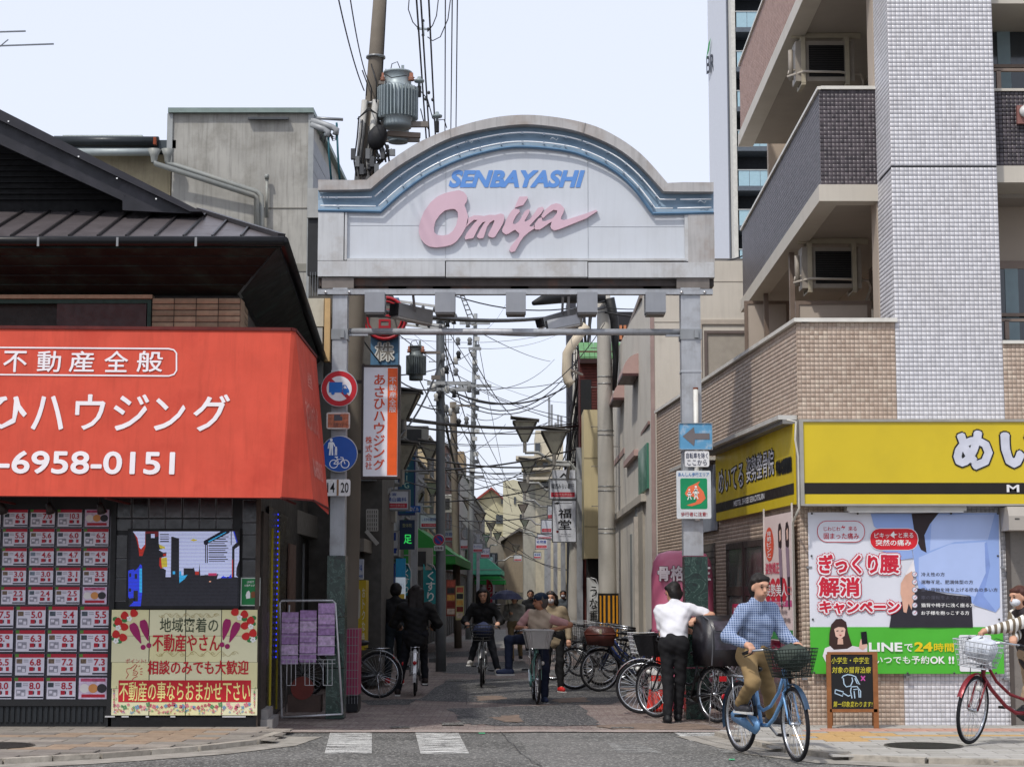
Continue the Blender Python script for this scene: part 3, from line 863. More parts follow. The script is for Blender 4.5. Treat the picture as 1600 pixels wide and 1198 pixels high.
for k_ in range(54): B8(88, 132 + k_ * 17.2, 1478, 136 + k_ * 17.2, M('#4a4c58', .7), .0065)
mb.bw('display', scr, kind='stuff')
nt_ = thing('green_notice', 'small green poster with white lettering beside the LED screen', 'poster', P(391, 925, Yf - .02))
mb = NM(M('#cfd6cf')); SQ = front(Yf - .022); SQ.rect(mb, 376, 902, 407, 946, .0); a = P(376, 946, Yf); b = P(407, 902, Yf); mb.box(a.x, b.x, Yf - .021, Yf - .01, a.z, b.z)
mb.mat(M('#1f7a42')); SQ.rect(mb, 377.5, 903.5, 405.5, 944.5, .002); mb.mat(WHITE)
SQ.text(mb, 'LINEで', 386, 907, 397, 910.5, .01, .004); SQ.text(mb, 'お部屋さがし', 382, 912.5, 401, 916, .01, .004)
SQ.poly(mb, [SQxy for SQxy in [(386, 924), (389, 922), (391, 926), (391, 934), (385, 935), (384, 929)]], .004)
mb.mat(M('#7a4a2c')); SQ.poly(mb, [(392, 925), (397, 923), (400, 927), (399, 933), (393, 934)], .004)
mb.bw('sheet', nt_)
# --- cream poster board made of sheets
bd = thing('poster_board', 'large cream poster board with red Japanese lettering and strawberries under the screen', 'poster', P(288, 1118, Yf - .06))
Yb = Yf - .06; BP = front(Yb)
crm = [M(c, .5, var=.05, scale=2) for c in ('#ddd8a8', '#dcd9b4', '#d6d3ae', '#d9d3a2')]
a = P(173, 1118, Yb); b = P(403, 952, Yb)
NM(M('#222', .6) if 0 else DARK).box(a.x, b.x, Yb + .012, Yf, a.z - .0, b.z).bw('backing', bd)
xs_ = [173.5, 233, 290, 346, 402.5]; ys_ = [952, 993, 1034, 1075, 1117]
for j in range(4):
 for i in range(4):
  a = P(xs_[i] + .25, ys_[j + 1] - .25, Yb); b = P(xs_[i + 1] - .25, ys_[j] + .25, Yb)
  NM(crm[(i + 2 * j) % 4]).box(a.x, b.x, Yb, Yb + .011, a.z, b.z).bw('board_sheet', bd)
mb = NM(M('#2f3a2a'))
k = lambda x, y: (170 + x / 6.654, 945 + y / 6.654)
def T(s, x0, y0, x1, y1, m_, bold, lift=.004, **kw):
 mb.mat(m_); A = k(x0, y0); B = k(x1, y1); BP.text(mb, s, A[0], A[1], B[0], B[1], bold, lift, **kw)
PRD = M('#b81c28', .5); PMG = M('#96155c', .5); PGRN = M('#2f7a3c', .5); PCR = M('#e4d98c', .5)
T('地域密着の', 530, 130, 1140, 282, M('#3d4630', .5), .008)
T('不動産やさん', 455, 300, 1155, 480, PRD, .035)
T('相談のみでも大歓迎', 405, 575, 1452, 718, PRD, .035)
T('ポイント!', 175, 555, 385, 603, PRD, .0)
mb.mat(PRD); A = k(98, 780); B = k(1478, 1005); BP.rect(mb, A[0], A[1], B[0], B[1], .004)
T('不動産の事ならおまかせ下さい', 110, 795, 1470, 995, PCR, .022, .006)
def tear(cx0, cy0, cx1, cy1, w):
 """exclamation stroke: fat end at 0, point at 1"""
 pts = []
 for t_, ww in ((0, .55), (.1, .85), (.25, 1), (.5, .85), (.75, .5), (1, .12)):
  pts.append((cx0 + (cx1 - cx0) * t_, cy0 + (cy1 - cy0) * t_, w * ww))
 BP.brush(mb, [k(p[0], p[1]) for p in pts], [p[2] / 6.654 * Yb / F for p in pts], .0045)
mb.mat(PMG)
tear(240, 190, 335, 395, 90); tear(350, 155, 410, 370, 85); tear(1240, 145, 1190, 360, 85); tear(1345, 180, 1255, 385, 85)
for x, y in ((358, 437), (417, 418), (1178, 410), (1233, 428)):
 c = BP.ab(*k(x, y)); polyp(mb, disc(c[0], c[1], 26 / 6.654 * Yb / F), BP.o, BP.u, BP.v, .0045)
def berry(x, y, s=1.0, rot=0):
 mb.mat(M('#c01f1c', .5)); c = BP.ab(*k(x, y)); u = 42 * s / 6.654 * Yb / F
 polyp(mb, [(c[0] + u * (math.sin(th) * (.95 - .25 * math.cos(th)) * math.cos(rot) - math.cos(th) * math.sin(rot)), c[1] + u * (math.sin(th) * .9 * math.sin(rot) + math.cos(th) * math.cos(rot))) for th in [2 * math.pi * q / 14 for q in range(14)]], BP.o, BP.u, BP.v, .005)
def leafp(x, y, s=1.0):
 mb.mat(PGRN); c = BP.ab(*k(x, y)); u = 30 * s / 6.654 * Yb / F
 polyp(mb, disc(c[0], c[1], u, u * .8, 10), BP.o, BP.u, BP.v, .0042)
def flw(x, y, s=1.0, m_=WHITE, petals=5):
 c = BP.ab(*k(x, y)); u = 16 * s / 6.654 * Yb / F
 mb.mat(m_)
 for q in range(petals):
  an = 2 * math.pi * q / petals + x
  polyp(mb, disc(c[0] + u * math.cos(an), c[1] + u * math.sin(an), u * .75, n=6), BP.o, BP.u, BP.v, .0055 + q * .0003)
for x, y in ((70, 145), (165, 155), (75, 205), (110, 375), (60, 350)): leafp(x, y); leafp(1575 - x, y - 12)
for x, y, r_ in ((165, 105, 0), (260, 82, .6), (98, 170, .2), (160, 225, .8), (75, 300, .2), (148, 335, .7)): berry(x, y, 1, r_); berry(1575 - x, y - 12, 1, -r_)
for x, y in ((215, 140), (98, 235), (75, 370)): flw(x, y, 1.1); flw(1575 - x, y - 12, 1.1)
rnd = random.Random(9); fc = [M(c, .5) for c in ('#b5455f', '#6b93b5', '#d98a9a', '#4c8a5a', '#cc6b7f', '#c2a15a')]
for i in range(38): flw(60 + i * 38 + rnd.uniform(-12, 12), 1045 + rnd.uniform(-22, 18), rnd.uniform(.5, .95), fc[rnd.randrange(5)], 4)
for i in range(110): flw(rnd.uniform(40, 1520), rnd.uniform(1070, 1125), rnd.uniform(.28, .5), fc[rnd.randrange(6)], 3)
for s_ in (-1, 1):
 for i in range(16): flw(55 if s_ < 0 else 1515, 880 + i * 12 + rnd.uniform(-6, 6), rnd.uniform(.25, .45), fc[rnd.randrange(6)], 3)
gold = M('#a08c4a', .5); mb.mat(gold)
for yy, xa, xb, amp in ((105, 520, 1150, 20), (505, 490, 1350, 25)):
 pts = [k(xa + (xb - xa) * i / 90, yy + amp * math.sin(i * .42)) for i in range(91)]; BP.brush(mb, pts, .0035, .0045)
 for j in range(8):
  cx = xa + (xb - xa) * (j + .5) / 8; pts = [k(cx + (22 - q) * math.cos(q * .42), yy + 8 * (-1) ** j + (22 - q) * .85 * math.sin(q * .42)) for q in range(20)]; BP.brush(mb, pts, .003, .0048)
mb.mat(PRD)                                     # pointing hand, line drawing
for pts in ([(180, 760), (205, 720), (185, 690), (190, 660), (230, 655), (250, 640), (275, 615), (295, 625), (270, 660), (255, 680)], [(255, 680), (290, 685), (300, 705), (285, 725), (295, 740), (270, 750), (255, 760), (240, 785)], [(250, 700), (280, 705)], [(250, 722), (280, 726)],
   [(310, 640), (325, 625)], [(325, 665), (350, 655)], [(328, 690), (352, 690)], [(325, 712), (348, 720)]):
 BP.brush(mb, [k(*p) for p in pts], .007, .0046)
mb.mat(M('#5a8a4a'))
for x, y in ((45, 890), (1520, 880), (75, 870), (75, 990)): BP.brush(mb, [k(x, y), k(x + 4, y - 30), k(x + 14, y - 22)], .004, .0046)
mb.bw('print', bd, kind='stuff')
for px0, px1 in ((62, 155), (205, 320), (415, 560), (690, 805), (1180, 1550)):
 A = k(px0, 1165); B = k(px1, 1150)
 NM(M('#b9b9b9')).box(P(A[0], A[1], Yb).x, P(B[0], 0, Yb).x, Yb, Yb + .02, PZ(A[1], Yb), PZ(B[1], Yb)).bw('tape', bd)
mb = NM(M('#0f1012', .4, var=.3, bump=.15)).box(xl(175), xl(404), Yf - .04, YL, .045, zz(1119)); mb.bw('kick_panel', shop)
# --- red awning
aw = thing('red_awning', 'big vermilion shop awning with white Japanese lettering and a phone number', 'awning', (-4, 19, 2.53))
Yt, Yb_ = 19.14, 19.0
def aR(px, py, Y): return P(px, py, Y)
awm = M('#cb5240', .7, var=.09, scale=3, bump=.1, bscale=250, dirt='#a8332a', dirt_amt=.35, dirt_scale=1.2, streak=.22, spec=.15)
T0, T1 = aR(-400, 510, Yt), aR(455, 514.5, Yt)
B0, B1 = aR(-400, 771.5, Yb_), aR(439.4, 777.5, Yb_); T0 = T1 + (B0 - B1)
C0, C1 = aR(461.5, 516, Yt + .03), aR(489.5, 781.5, Yb_ + .35)
D0, D1 = aR(494, 558, 21.95), aR(513.5, 794.5, 21.3)
def subdiv_panel(mb, a, b, c, d, nu, nv, amp, seed):
 rnd = random.Random(seed); vs = []; fs = []
 nrm = (b - a).cross(d - a).normalized()
 for j in range(nv + 1):
  for i in range(nu + 1):
   s_, t_ = i / nu, j / nv
   p = a.lerp(b, s_).lerp(d.lerp(c, s_), t_)
   k_ = 4 * s_ * (1 - s_) * 4 * t_ * (1 - t_)
   p = p + nrm * amp * (k_ * .5 + .3 * math.sin(s_ * 40 + seed) * k_ * t_)
   vs.append(p)
 w = nu + 1
 for j in range(nv):
  for i in range(nu): fs.append((j * w + i, j * w + i + 1, (j + 1) * w + i + 1, (j + 1) * w + i))
 mb.add(vs, fs)
mb = NM(awm, True); subdiv_panel(mb, B0, B1, T1, T0, 80, 10, .005, 1); mb.bw('front_panel', aw)
mb = NM(awm, False); mb.quad(B1, C1, C0, T1); mb.bw('corner_panel', aw)
mb = NM(awm, True); subdiv_panel(mb, C1, D1, D0, C0, 8, 5, -.01, 2); mb.bw('side_panel', aw)
drk = M('#5a1a16', .7, var=.3, bump=.2)
NM(awm).quad(T0, T1, (T1.x, YL - .03, T1.z + .05), (T0.x, YL - .03, T0.z + .05)).bw('top_cover', aw)
mb = NM(drk); mb.bar(T0, T1, .035); mb.bar(T1, C0, .035); mb.bar(C0, D0, .03); mb.bw('top_rail', aw)
mb = NM(drk); mb.bar(B0 + Vector((0, .02, 0)), B1 + Vector((0, .02, 0)), .02); mb.bar(B1, C1, .02); mb.bar(C1, D1, .02); mb.bar((B1.x, 20.25, B1.z), B1, .02); mb.bar((xl(200), 20.25, B1.z), (xl(200), 19.03, B1.z), .02); mb.bar((xl(20), 20.25, B1.z), (xl(20), 19.03, B1.z), .02); mb.bw('frame', aw)
mb = NM(M('#b5342a', .7)); mb.quad(C1, D1, D1 - Vector((0, 0, .07)), C1 - Vector((-.02, 0, .02))); mb.bw('valance', aw)
AP = PL(B0, (B1 - B0), (T1 - B1) - (B1 - B0).normalized() * (T1 - B1).dot((B1 - B0).normalized()))
mb = NM(M('#e6e0e2', .6, var=.04))
for ch, x0, x1 in (('不', 5, 43), ('動', 58, 96), ('産', 108, 148), ('全', 163, 201), ('般', 214, 255)): AP.text(mb, ch, x0, 549, x1, 581, .018, .010)
o1 = [AP.ab(*p) for p in ((-300, 541), (264, 545), (272, 547), (276, 552), (276, 579), (272, 585), (264, 587.5), (-300, 583))]
brush(mb, o1, .016, AP.o, AP.u, AP.v, .010)
for ch, x0, x1, y0, y1 in (('ひ', -20, 43, 620, 669), ('ハ', 49, 101, 619, 671), ('ウ', 117, 165, 617, 671), ('ジ', 177, 233, 617, 672), ('ン', 241, 290, 623, 672), ('グ', 302, 359, 617, 673), ('さ', -95, -40, 619, 671), ('あ', -170, -110, 619, 671)):
 AP.text(mb, ch, x0, y0, x1, y1, .024, .010)
AP.halo(mb, '06-6958-0151', -64, 707, 273, 738, .008, 0., .010)
mb.bw('lettering', aw)
SPn = PL(C1, (D1 - C1), (D0 - D1) - (D1 - C1).normalized() * (D0 - D1).dot((D1 - C1).normalized()))
mb = NM(M('#d98d82', .6))
Ls = (D1 - C1).length
letters(mb, 'あさひハウジング', SPn.o, SPn.u, SPn.v, .25, .8, Ls - .5, .38, .02, .008)
letters(mb, '不動産全般', SPn.o, SPn.u, SPn.v, .5, 1.35, Ls - 1.0, .2, .01, .008)
letters(mb, '06-6958-0151', SPn.o, SPn.u, SPn.v, .4, .28, Ls - .8, .22, .02, .008)
mb.bw('lettering', aw)
# --- side of the shop: door frame, blue light string, poster
Xs = lambda Y, d=0: sidex(xc, Y) + d
mb = NM(M('#3a332d', .6, var=.3, dirt='#1e1a17', dirt_amt=.5)).obox((Xs(20.35), 20.35, .05), (LD * .7, .7, 0), (.03, 0, 0), (0, 0, 2.4)); mb.bw('side_pier', shop)
mb = NM(M('#8a8784', .7, var=.2)); mb.obox((Xs(20.3, .0), 20.36, 0.004), (LD * .9, .9, 0), (.16, 0, 0), (0, 0, .12)); mb.obox((Xs(20.3, .0), 20.42, 0.124), (LD * .9, .8, 0), (.1, 0, 0), (0, 0, .1)); mb.bw('side_step', shop)
mb = NM(M('#0b0b0d', .3)).obox((Xs(21.2, .0), 21.2, .05), (LD * 3, 3, 0), (.02, 0, 0), (0, 0, 2.5)); mb.bw('side_door', shop)
mb = NM(M('#b0a030', .4));
for Y in (21.6, 22.6): mb.obox((Xs(Y, .02), Y, .1), (0, .03, 0), (.02, 0, 0), (0, 0, 2.2))
mb.bw('door_edge', shop)
mb = NM(M('#2a3cff', .5, emit=1.2))
for k_ in range(26): mb.ell((Xs(22.3, .04), 22.3, .75 + k_ * .07), .008, .008, .012, 6, 4)
mb.bw('blue_light_string', shop)
bdp = NM(M('#5e463c', .6, var=.2)).obox((Xs(24.2, .03), 24.2, 1.2), (LD, 1.2, 0), (.02, 0, 0), (0, 0, 1.0)); bdp.bw('side_poster', shop)
# == gateway arch over the street
YA = 22.3
gate = thing('gateway_arch', 'pale metal gateway sign with arched top, blue neon trough and pink script lettering', 'gateway sign', (0, YA, 0))
AR = front(YA)
pan = M('#bfc1c2', .5, .1, var=.06, scale=3, streak=.25, dirt='#8b7f70', dirt_amt=.45, dirt_scale=2.2)
beigepan = M('#b0aeac', .5, .15, var=.1, scale=3, streak=.45, dirt='#85705c', dirt_amt=.5, dirt_scale=1.6)
inner = M('#c6cbd1', .4, var=.03, scale=2, streak=.1, dirt='#a8a49c', dirt_amt=.12, dirt_scale=1.4)
blue_t = M('#8299ac', .45, var=.08, scale=4, dirt='#4f6e8c', dirt_amt=.4, dirt_scale=3)
DEP = .55                                       # depth of the sign box
Yfr = YA - .02
xcen = 806.0
import bisect
def arc(pts, n=40, mode='c'):
 """smooth curve through pts (Catmull-Rom)"""
 out = []
 P_ = [pts[0]] + list(pts) + [pts[-1]]
 for i in range(1, len(P_) - 2):
  p0, p1, p2, p3 = P_[i - 1], P_[i], P_[i + 1], P_[i + 2]
  for k_ in range(n // 8):
   t = k_ / (n // 8)
   out.append(tuple(.5 * ((2 * b) + (-a + c) * t + (2 * a - 5 * b + 4 * c - d) * t * t + (-a + 3 * b - 3 * c + d) * t ** 3) for a, b, c, d in zip(p0, p1, p2, p3)))
 out.append(pts[-1]); return out
outer = [(497, 281), (573, 281.5)] + arc([(573, 281), (610, 251), (655, 222), (706, 201), (760, 186), (805, 180), (850, 181), (905, 190), (950, 206), (1000, 239), (1043, 286)]) + [(1045, 284.5), (1115, 285)]
mid = [(497, 297), (578, 296)] + arc([(579, 295), (615, 265), (655, 240), (700, 217), (750, 203), (805, 195), (850, 196), (905, 206), (960, 229), (1000, 259), (1037, 299)]) + [(1038, 299.5), (1115, 299.5)]
inn = [(497, 329), (592, 330.5)] + arc([(595, 331), (630, 300), (670, 272), (720, 249), (765, 236), (805, 230), (855, 232), (905, 241), (955, 264), (990, 294), (1020, 334)]) + [(1021, 334.5), (1115, 332)]
def resamp(pts, n):
 d = [0]
 for a, b in zip(pts, pts[1:]): d.append(d[-1] + math.hypot(b[0] - a[0], b[1] - a[1]))
 out = []
 for i in range(n):
  t = d[-1] * i / (n - 1); j = min(len(d) - 2, max(0, bisect.bisect_right(d, t) - 1))
  f = (t - d[j]) / max(1e-6, d[j + 1] - d[j]); out.append((pts[j][0] + (pts[j + 1][0] - pts[j][0]) * f, pts[j][1] + (pts[j + 1][1] - pts[j][1]) * f))
 return out
def key_resamp(poly, n1, n2, n3):
 """flat wing, arc, flat wing: same count on each outline"""
 return resamp(poly[:2], n1)[:-1] + resamp(poly[2:-2], n2) + resamp(poly[-2:], n3)[1:]
O3, M3, I3 = [key_resamp(p, 4, 60, 4) for p in (outer, mid, inn)]
w3 = lambda p, y=Yfr: P(p[0], p[1], y)
K = len(O3)
mb = NM(beigepan)
yp = Yfr - .10
fr_o = [w3(p, yp) for p in O3]; fr_m = [w3(p, yp) for p in M3]
bk_o = [Vector((v.x, Yfr + DEP, v.z)) for v in fr_o]
for i in range(K - 1):
 a, b, c, d = fr_o[i], fr_o[i + 1], fr_m[i + 1], fr_m[i]
 mb.quad(d, c, b, a)
 mb.quad(a, b, bk_o[i + 1], bk_o[i])
 mb.quad(d, Vector((d.x, Yfr + .05, d.z)), Vector((c.x, Yfr + .05, c.z)), c)
mb.bw('crown_band', gate)
mb = NM(M('#8d8a86', .6))
for px, side in ((706, 0), (918, 0)):           # panel joints of the crown
 i = min(range(K), key=lambda q: abs(O3[q][0] - px)); a, b = fr_o[i], fr_m[i]
 mb.bar(a + Vector((0, -.003, 0)), b + Vector((0, -.003, 0)), .01)
mb.bw('panel_joint', gate)
mb = NM(blue_t)
tm = [w3(p, Yfr + .06) for p in M3]; ti = [w3(p, Yfr + .0) for p in I3]; tmm = [w3(tuple((a + b) / 2 for a, b in zip(p, q)), Yfr + .045) for p, q in zip(M3, I3)]
for i in range(K - 1):
 mb.quad(tmm[i], tmm[i + 1], tm[i + 1], tm[i])
 mb.quad(ti[i], ti[i + 1], tmm[i + 1], tmm[i])
mb.bw('blue_trough', gate)
mb = NM(M('#587894', .5))
for L3, w_ in ((I3, .022),):
 pts = [w3(p, Yfr - .03) for p in L3]
 mb.tube(pts, .02, 4)
mb.bw('trough_rim', gate)
def lerp_line(f): return [w3(tuple(a + (b - a) * f for a, b in zip(p, q)), Yfr - .03) for p, q in zip(M3, I3)]
neon = M('#eef2f4', .2, var=.02, spec=.8)
for f in (.36, .76):
 pts = lerp_line(f)
 cuts = [0, 3, 23, 44, 63, K - 1]
 for a, b in zip(cuts, cuts[1:]):
  seg = pts[a:b + 1]
  seg[0] = seg[0].lerp(seg[1], .12); seg[-1] = seg[-1].lerp(seg[-2], .12)
  NM(neon, True).tube(seg, .0095, 6).bw('neon_tube', gate)
 mb = MB()
 for i in list(range(1, K - 1, 4)):
  p = pts[i]; MB.mat(mb, M('#8e9aa5', .4, .4)); mb.bar(p + Vector((0, .085, -.01)), p, .012); mb.box(p.x - .014, p.x + .014, p.y - .008, p.y + .008, p.z - .02, p.z + .014)
 mb.bw('tube_clip', gate, kind='stuff')
mb = NM(M('#aab4bc', .35, .4), True)
for px, py in ((733, 221), (866, 217), (508, 308), (1097, 315)):
 p = P(px, py, Yfr - .04); mb.tube([p + Vector((-.05, 0, -.01)), p + Vector((-.02, 0, .015)), p, p + Vector((.03, 0, -.02)), p + Vector((.05, 0, .01))], .006, 5)
mb.bw('loose_wire', gate, kind='stuff')
def facebox(name, m_, x0, y0, x1, y1, yf, d, y=YA):
 a = P(x0, y1, y); b = P(x1, y0, y); return NM(m_).box(a.x, b.x, yf, yf + d, a.z, b.z).bw(name, gate)
mb = NM(inner)
base_z = P(0, 407, YA).z
seam_px = [542, 696, 812, 919, 1072]
col = []
for i, p in enumerate(I3):
 if 542 < p[0] < 1072: col.append(P(p[0], p[1], Yfr + .03))
col = [Vector((P(542, 330, YA).x, Yfr + .03, P(0, 330, YA).z))] + col + [Vector((P(1072, 334, YA).x, Yfr + .03, P(0, 334, YA).z))]
for a, b in zip(col, col[1:]):
 if b.x > a.x: mb.quad((a.x, Yfr + .03, base_z), (b.x, Yfr + .03, base_z), b, a)
mb.bw('sign_face', gate)
for px in (696, 919):
 a = P(px, 407, YA); top = P(px, 250 if px < 800 else 245, YA); NM(M('#aeb3b8', .5)).box(a.x - .004, a.x + .004, Yfr + .024, Yfr + .03, a.z, top.z).bw('face_seam', gate)
for py, xa, xb in ((352, 543, 695), (354, 920, 1071)):
 a = P(xa, py, YA); b = P(xb, py, YA); NM(M('#b3b8bd', .5)).box(a.x, b.x, Yfr + .026, Yfr + .0295, a.z - .002, a.z + .002).bw('face_seam', gate)
facebox('side_panel', pan, 497, 330, 538, 408, Yfr - .03, .12)
facebox('side_panel', beigepan, 1075, 333, 1115, 411, Yfr - .03, .12)
facebox('frame_strip', pan, 538.5, 331, 543, 407, Yfr - .02, .1)
facebox('frame_strip', pan, 1070, 334, 1074.5, 409, Yfr - .02, .1)
for x0, x1 in ((497, 696), (697, 918), (919, 1115.5)):
 facebox('lower_band', pan, x0, 409 + (x0 - 497) * .005, x1 - .5, 433 + (x0 - 497) * .004, Yfr - .04, .12)
facebox('face_sill', pan, 543, 405, 1071, 408.5, Yfr - .035, .1)
a = P(497, 433, YA); b = P(1115.5, 284, YA)
mb = NM(beigepan); mb.box(a.x, a.x + .02, Yfr + .09, Yfr + DEP, a.z, b.z - .03); mb.box(b.x - .02, b.x, Yfr + .09, Yfr + DEP, a.z, b.z - .03)
bk = [P(p[0], p[1], Yfr) for p in O3]
for p, q in zip(bk, bk[1:]):
 if q.x > p.x: mb.quad((q.x, Yfr + DEP - .01, a.z), (p.x, Yfr + DEP - .01, a.z), (p.x, Yfr + DEP - .01, p.z - .02), (q.x, Yfr + DEP - .01, q.z - .02))
mb.bw('back_cladding', gate)
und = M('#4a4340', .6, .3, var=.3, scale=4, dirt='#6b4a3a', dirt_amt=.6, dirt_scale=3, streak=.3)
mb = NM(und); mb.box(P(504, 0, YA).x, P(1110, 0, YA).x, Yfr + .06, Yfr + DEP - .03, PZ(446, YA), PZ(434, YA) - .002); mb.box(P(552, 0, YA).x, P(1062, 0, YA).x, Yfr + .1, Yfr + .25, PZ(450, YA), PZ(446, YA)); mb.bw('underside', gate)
capm = M('#77706a', .5, .3, var=.15, streak=.2)
for x0, x1 in ((503, 553), (1057, 1108)):
 a = P(x0, 451, YA); b = P(x1, 434, YA); NM(capm).box(a.x, b.x, Yfr - .01, Yfr + DEP, a.z, b.z - .003).bw('column_head', gate)
for xx in (690, 812, 906, 1020, 620):
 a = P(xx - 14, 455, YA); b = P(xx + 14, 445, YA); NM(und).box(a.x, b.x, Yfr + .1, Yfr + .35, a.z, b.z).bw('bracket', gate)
a = P(498, 465, YA); b = P(1112, 456, YA)
mb = NM(GALV).box(a.x, b.x, Yfr - .12, Yfr - .02, a.z + .02, b.z); mb.box(a.x, b.x, Yfr - .122, Yfr + .02, b.z, b.z + .012); mb.bw('cross_beam', gate)
mb = NM(M('#c9c9c9', .3, .7), True)
for px in (509, 546, 1065, 1101):
 p = P(px, 456.5, Yfr - .12); mb.cyl((p.x, p.y, p.z), (p.x, p.y - .015, p.z), .018, n=10)
mb.bw('bolt', gate, kind='stuff')
for px in (587, 696, 806, 917, 1023):           # square downlight boxes
 a = P(px - 15.5, 491, YA); b = P(px + 15.5, 466, YA)
 l = NM(M('#8f9297', .5, .2, var=.06, streak=.1)).box(a.x, b.x, Yfr - .16, Yfr + .12, a.z, b.z + .05).bw('downlight_box', gate)
 NM(M('#5d5a58', .4)).box(a.x + .01, b.x - .01, Yfr - .15, Yfr + .11, a.z - .025, a.z).bw('lens', l)
mb = NM(GALV, True).cyl(P(546, 518, YA - .0), P(1067, 519, YA - .0), .042, n=14); mb.bw('tie_pipe', gate)
for (x0, y0, x1, y1) in ((546, 521, 575, 521), (1040, 522, 1066, 522)):
 NM(GALV).bar(P(x0, y0 + 2, YA), P(x1, y1 + 2, YA), .05, .03).bw('pipe_bracket', gate)
for x0, x1, gx0, gx1, gy in ((516.5, 544, 513, 541, 868), (1067, 1092.5, 1068, 1104, 869)):
 a = P(x0, 868, YA); b = P(x1, 452, YA)
 p_ = NM(GALV).box(a.x, b.x, YA - .11, YA + .11, a.z, b.z).bw('post', gate)
 mb = NM(M('#8f9294', .5, .4)); mb.box(a.x - .012, b.x + .012, YA - .122, YA + .122, PZ(532, YA), PZ(516, YA)); mb.box(b.x - .08, b.x - .03, YA - .15, YA - .12, PZ(530, YA), PZ(518, YA)); mb.bw('collar', p_)
 for py in (703, 580):
  NM(M('#b4b6b8', .4, .6)).box(a.x - .008, b.x + .008, YA - .118, YA + .118, PZ(py + 3, YA), PZ(py, YA)).bw('strap', p_)
 gm_ = bpy.data.materials.get('green_marble')
 if not gm_:
  gm_ = bpy.data.materials.new('green_marble'); gm_.use_nodes = True; nt = gm_.node_tree; L_ = nt.links.new
  bb = nt.nodes['Principled BSDF']; bb.inputs['Roughness'].default_value = .25
  tc = nt.nodes.new('ShaderNodeTexCoord'); n = nt.nodes.new('ShaderNodeTexNoise'); n.inputs['Scale'].default_value = 5; n.inputs['Detail'].default_value = 9; n.inputs['Distortion'].default_value = 2.5
  L_(tc.outputs['Object'], n.inputs['Vector']); r = nt.nodes.new('ShaderNodeValToRGB'); e = r.color_ramp.elements
  e[0].position = .36; e[0].color = (.004, .012, .010, 1); e[1].position = .62; e[1].color = (.010, .035, .026, 1)
  q = r.color_ramp.elements.new(.50); q.color = (.012, .04, .03, 1); q = r.color_ramp.elements.new(.515); q.color = (.10, .17, .14, 1); q = r.color_ramp.elements.new(.53); q.color = (.008, .03, .022, 1)
  L_(n.outputs[0], r.inputs[0]); L_(r.outputs[0], bb.inputs['Base Color'])
 a = P(gx0, 868, YA)
 q1, q2 = (P(gx0, 900, YA).x, P(gx1 + 0, 900, YA).x)
 hh = [0, .62, 1.24, PZ(gy, YA)]
 for z0, z1 in zip(hh, hh[1:]):
  NM(gm_).box(q1, q2, YA - .15, YA + .15, z0 + .008, z1 - .004).bw('marble_slab', p_)
lm = M('#5f8fd0', .4, var=.05)
mb = NM(lm); AR3 = front(Yfr + .0295)
AR3.halo(mb, 'SENBAYASHI', 701.5, 266.5, 913.5, 293, .004, .035, .004, shear=.28)
mb.bw('lettering', gate, kind='stuff')
pk = M('#cdafbb', .5, var=.05, scale=3);
z_ = lambda pts: [(640 + x / 5.161, 250 + y / 5.161) for x, y in pts]
def script_piece(pix, hole=None):
 pts = [P(x, y, Yfr + .03) for x, y in z_(pix)]
 loop = [(p.x, p.z) for p in pts]
 mb = NM(pk)
 yb, yf = Yfr + .025, Yfr - .028
 if hole is None:
  from mathutils.geometry import tessellate_polygon
  tri = tessellate_polygon([[Vector((a, b, 0)) for a, b in loop]])
  n = len(loop)
  vs = [(a, yf, b) for a, b in loop] + [(a, yb, b) for a, b in loop]
  ar = sum(loop[i][0] * loop[(i + 1) % n][1] - loop[(i + 1) % n][0] * loop[i][1] for i in range(n))
  fs = []
  for t in tri:
   A, B, C = [loop[i] for i in t]
   cr = (B[0] - A[0]) * (C[1] - A[1]) - (C[0] - A[0]) * (B[1] - A[1])
   fs.append(tuple(t) if cr > 0 else tuple(reversed(t)))
  for i in range(n):
   j = (i + 1) % n
   fs.append((i, i + n, j + n, j) if ar > 0 else (i, j, j + n, i + n))
  mb.add(vs, fs)
 else:
  hp = [P(x, y, Yfr + .03) for x, y in z_(hole)]; hl = [(p.x, p.z) for p in hp]
  N = 72
  lo_ = resamp([(a, b) for a, b in loop] + [loop[0]], N + 1)[:-1]; hi_ = resamp(hl + [hl[0]], N + 1)[:-1]
  c = (sum(a for a, b in hl) / len(hl), sum(b for a, b in hl) / len(hl))
  def order(ring):
   ar = sum(ring[i][0] * ring[(i + 1) % N][1] - ring[(i + 1) % N][0] * ring[i][1] for i in range(N))
   if ar < 0: ring = ring[::-1]
   s0 = min(range(N), key=lambda i: abs(math.atan2(ring[i][1] - c[1], ring[i][0] - c[0]) - 0.0))
   return ring[s0:] + ring[:s0]
  lo_, hi_ = order(lo_), order(hi_)
  vs = []; fs = []
  for a, b in lo_: vs.append((a, yf, b))
  for a, b in hi_: vs.append((a, yf, b))
  for a, b in lo_: vs.append((a, yb, b))
  for a, b in hi_: vs.append((a, yb, b))
  for i in range(N):
   j = (i + 1) % N
   fs += [(i, j, N + j, N + i), (i, 2 * N + i, 2 * N + j, j), (N + i, N + j, 3 * N + j, 3 * N + i)]
  mb.add(vs, fs)
 return mb.bw('pink_letter', gate)
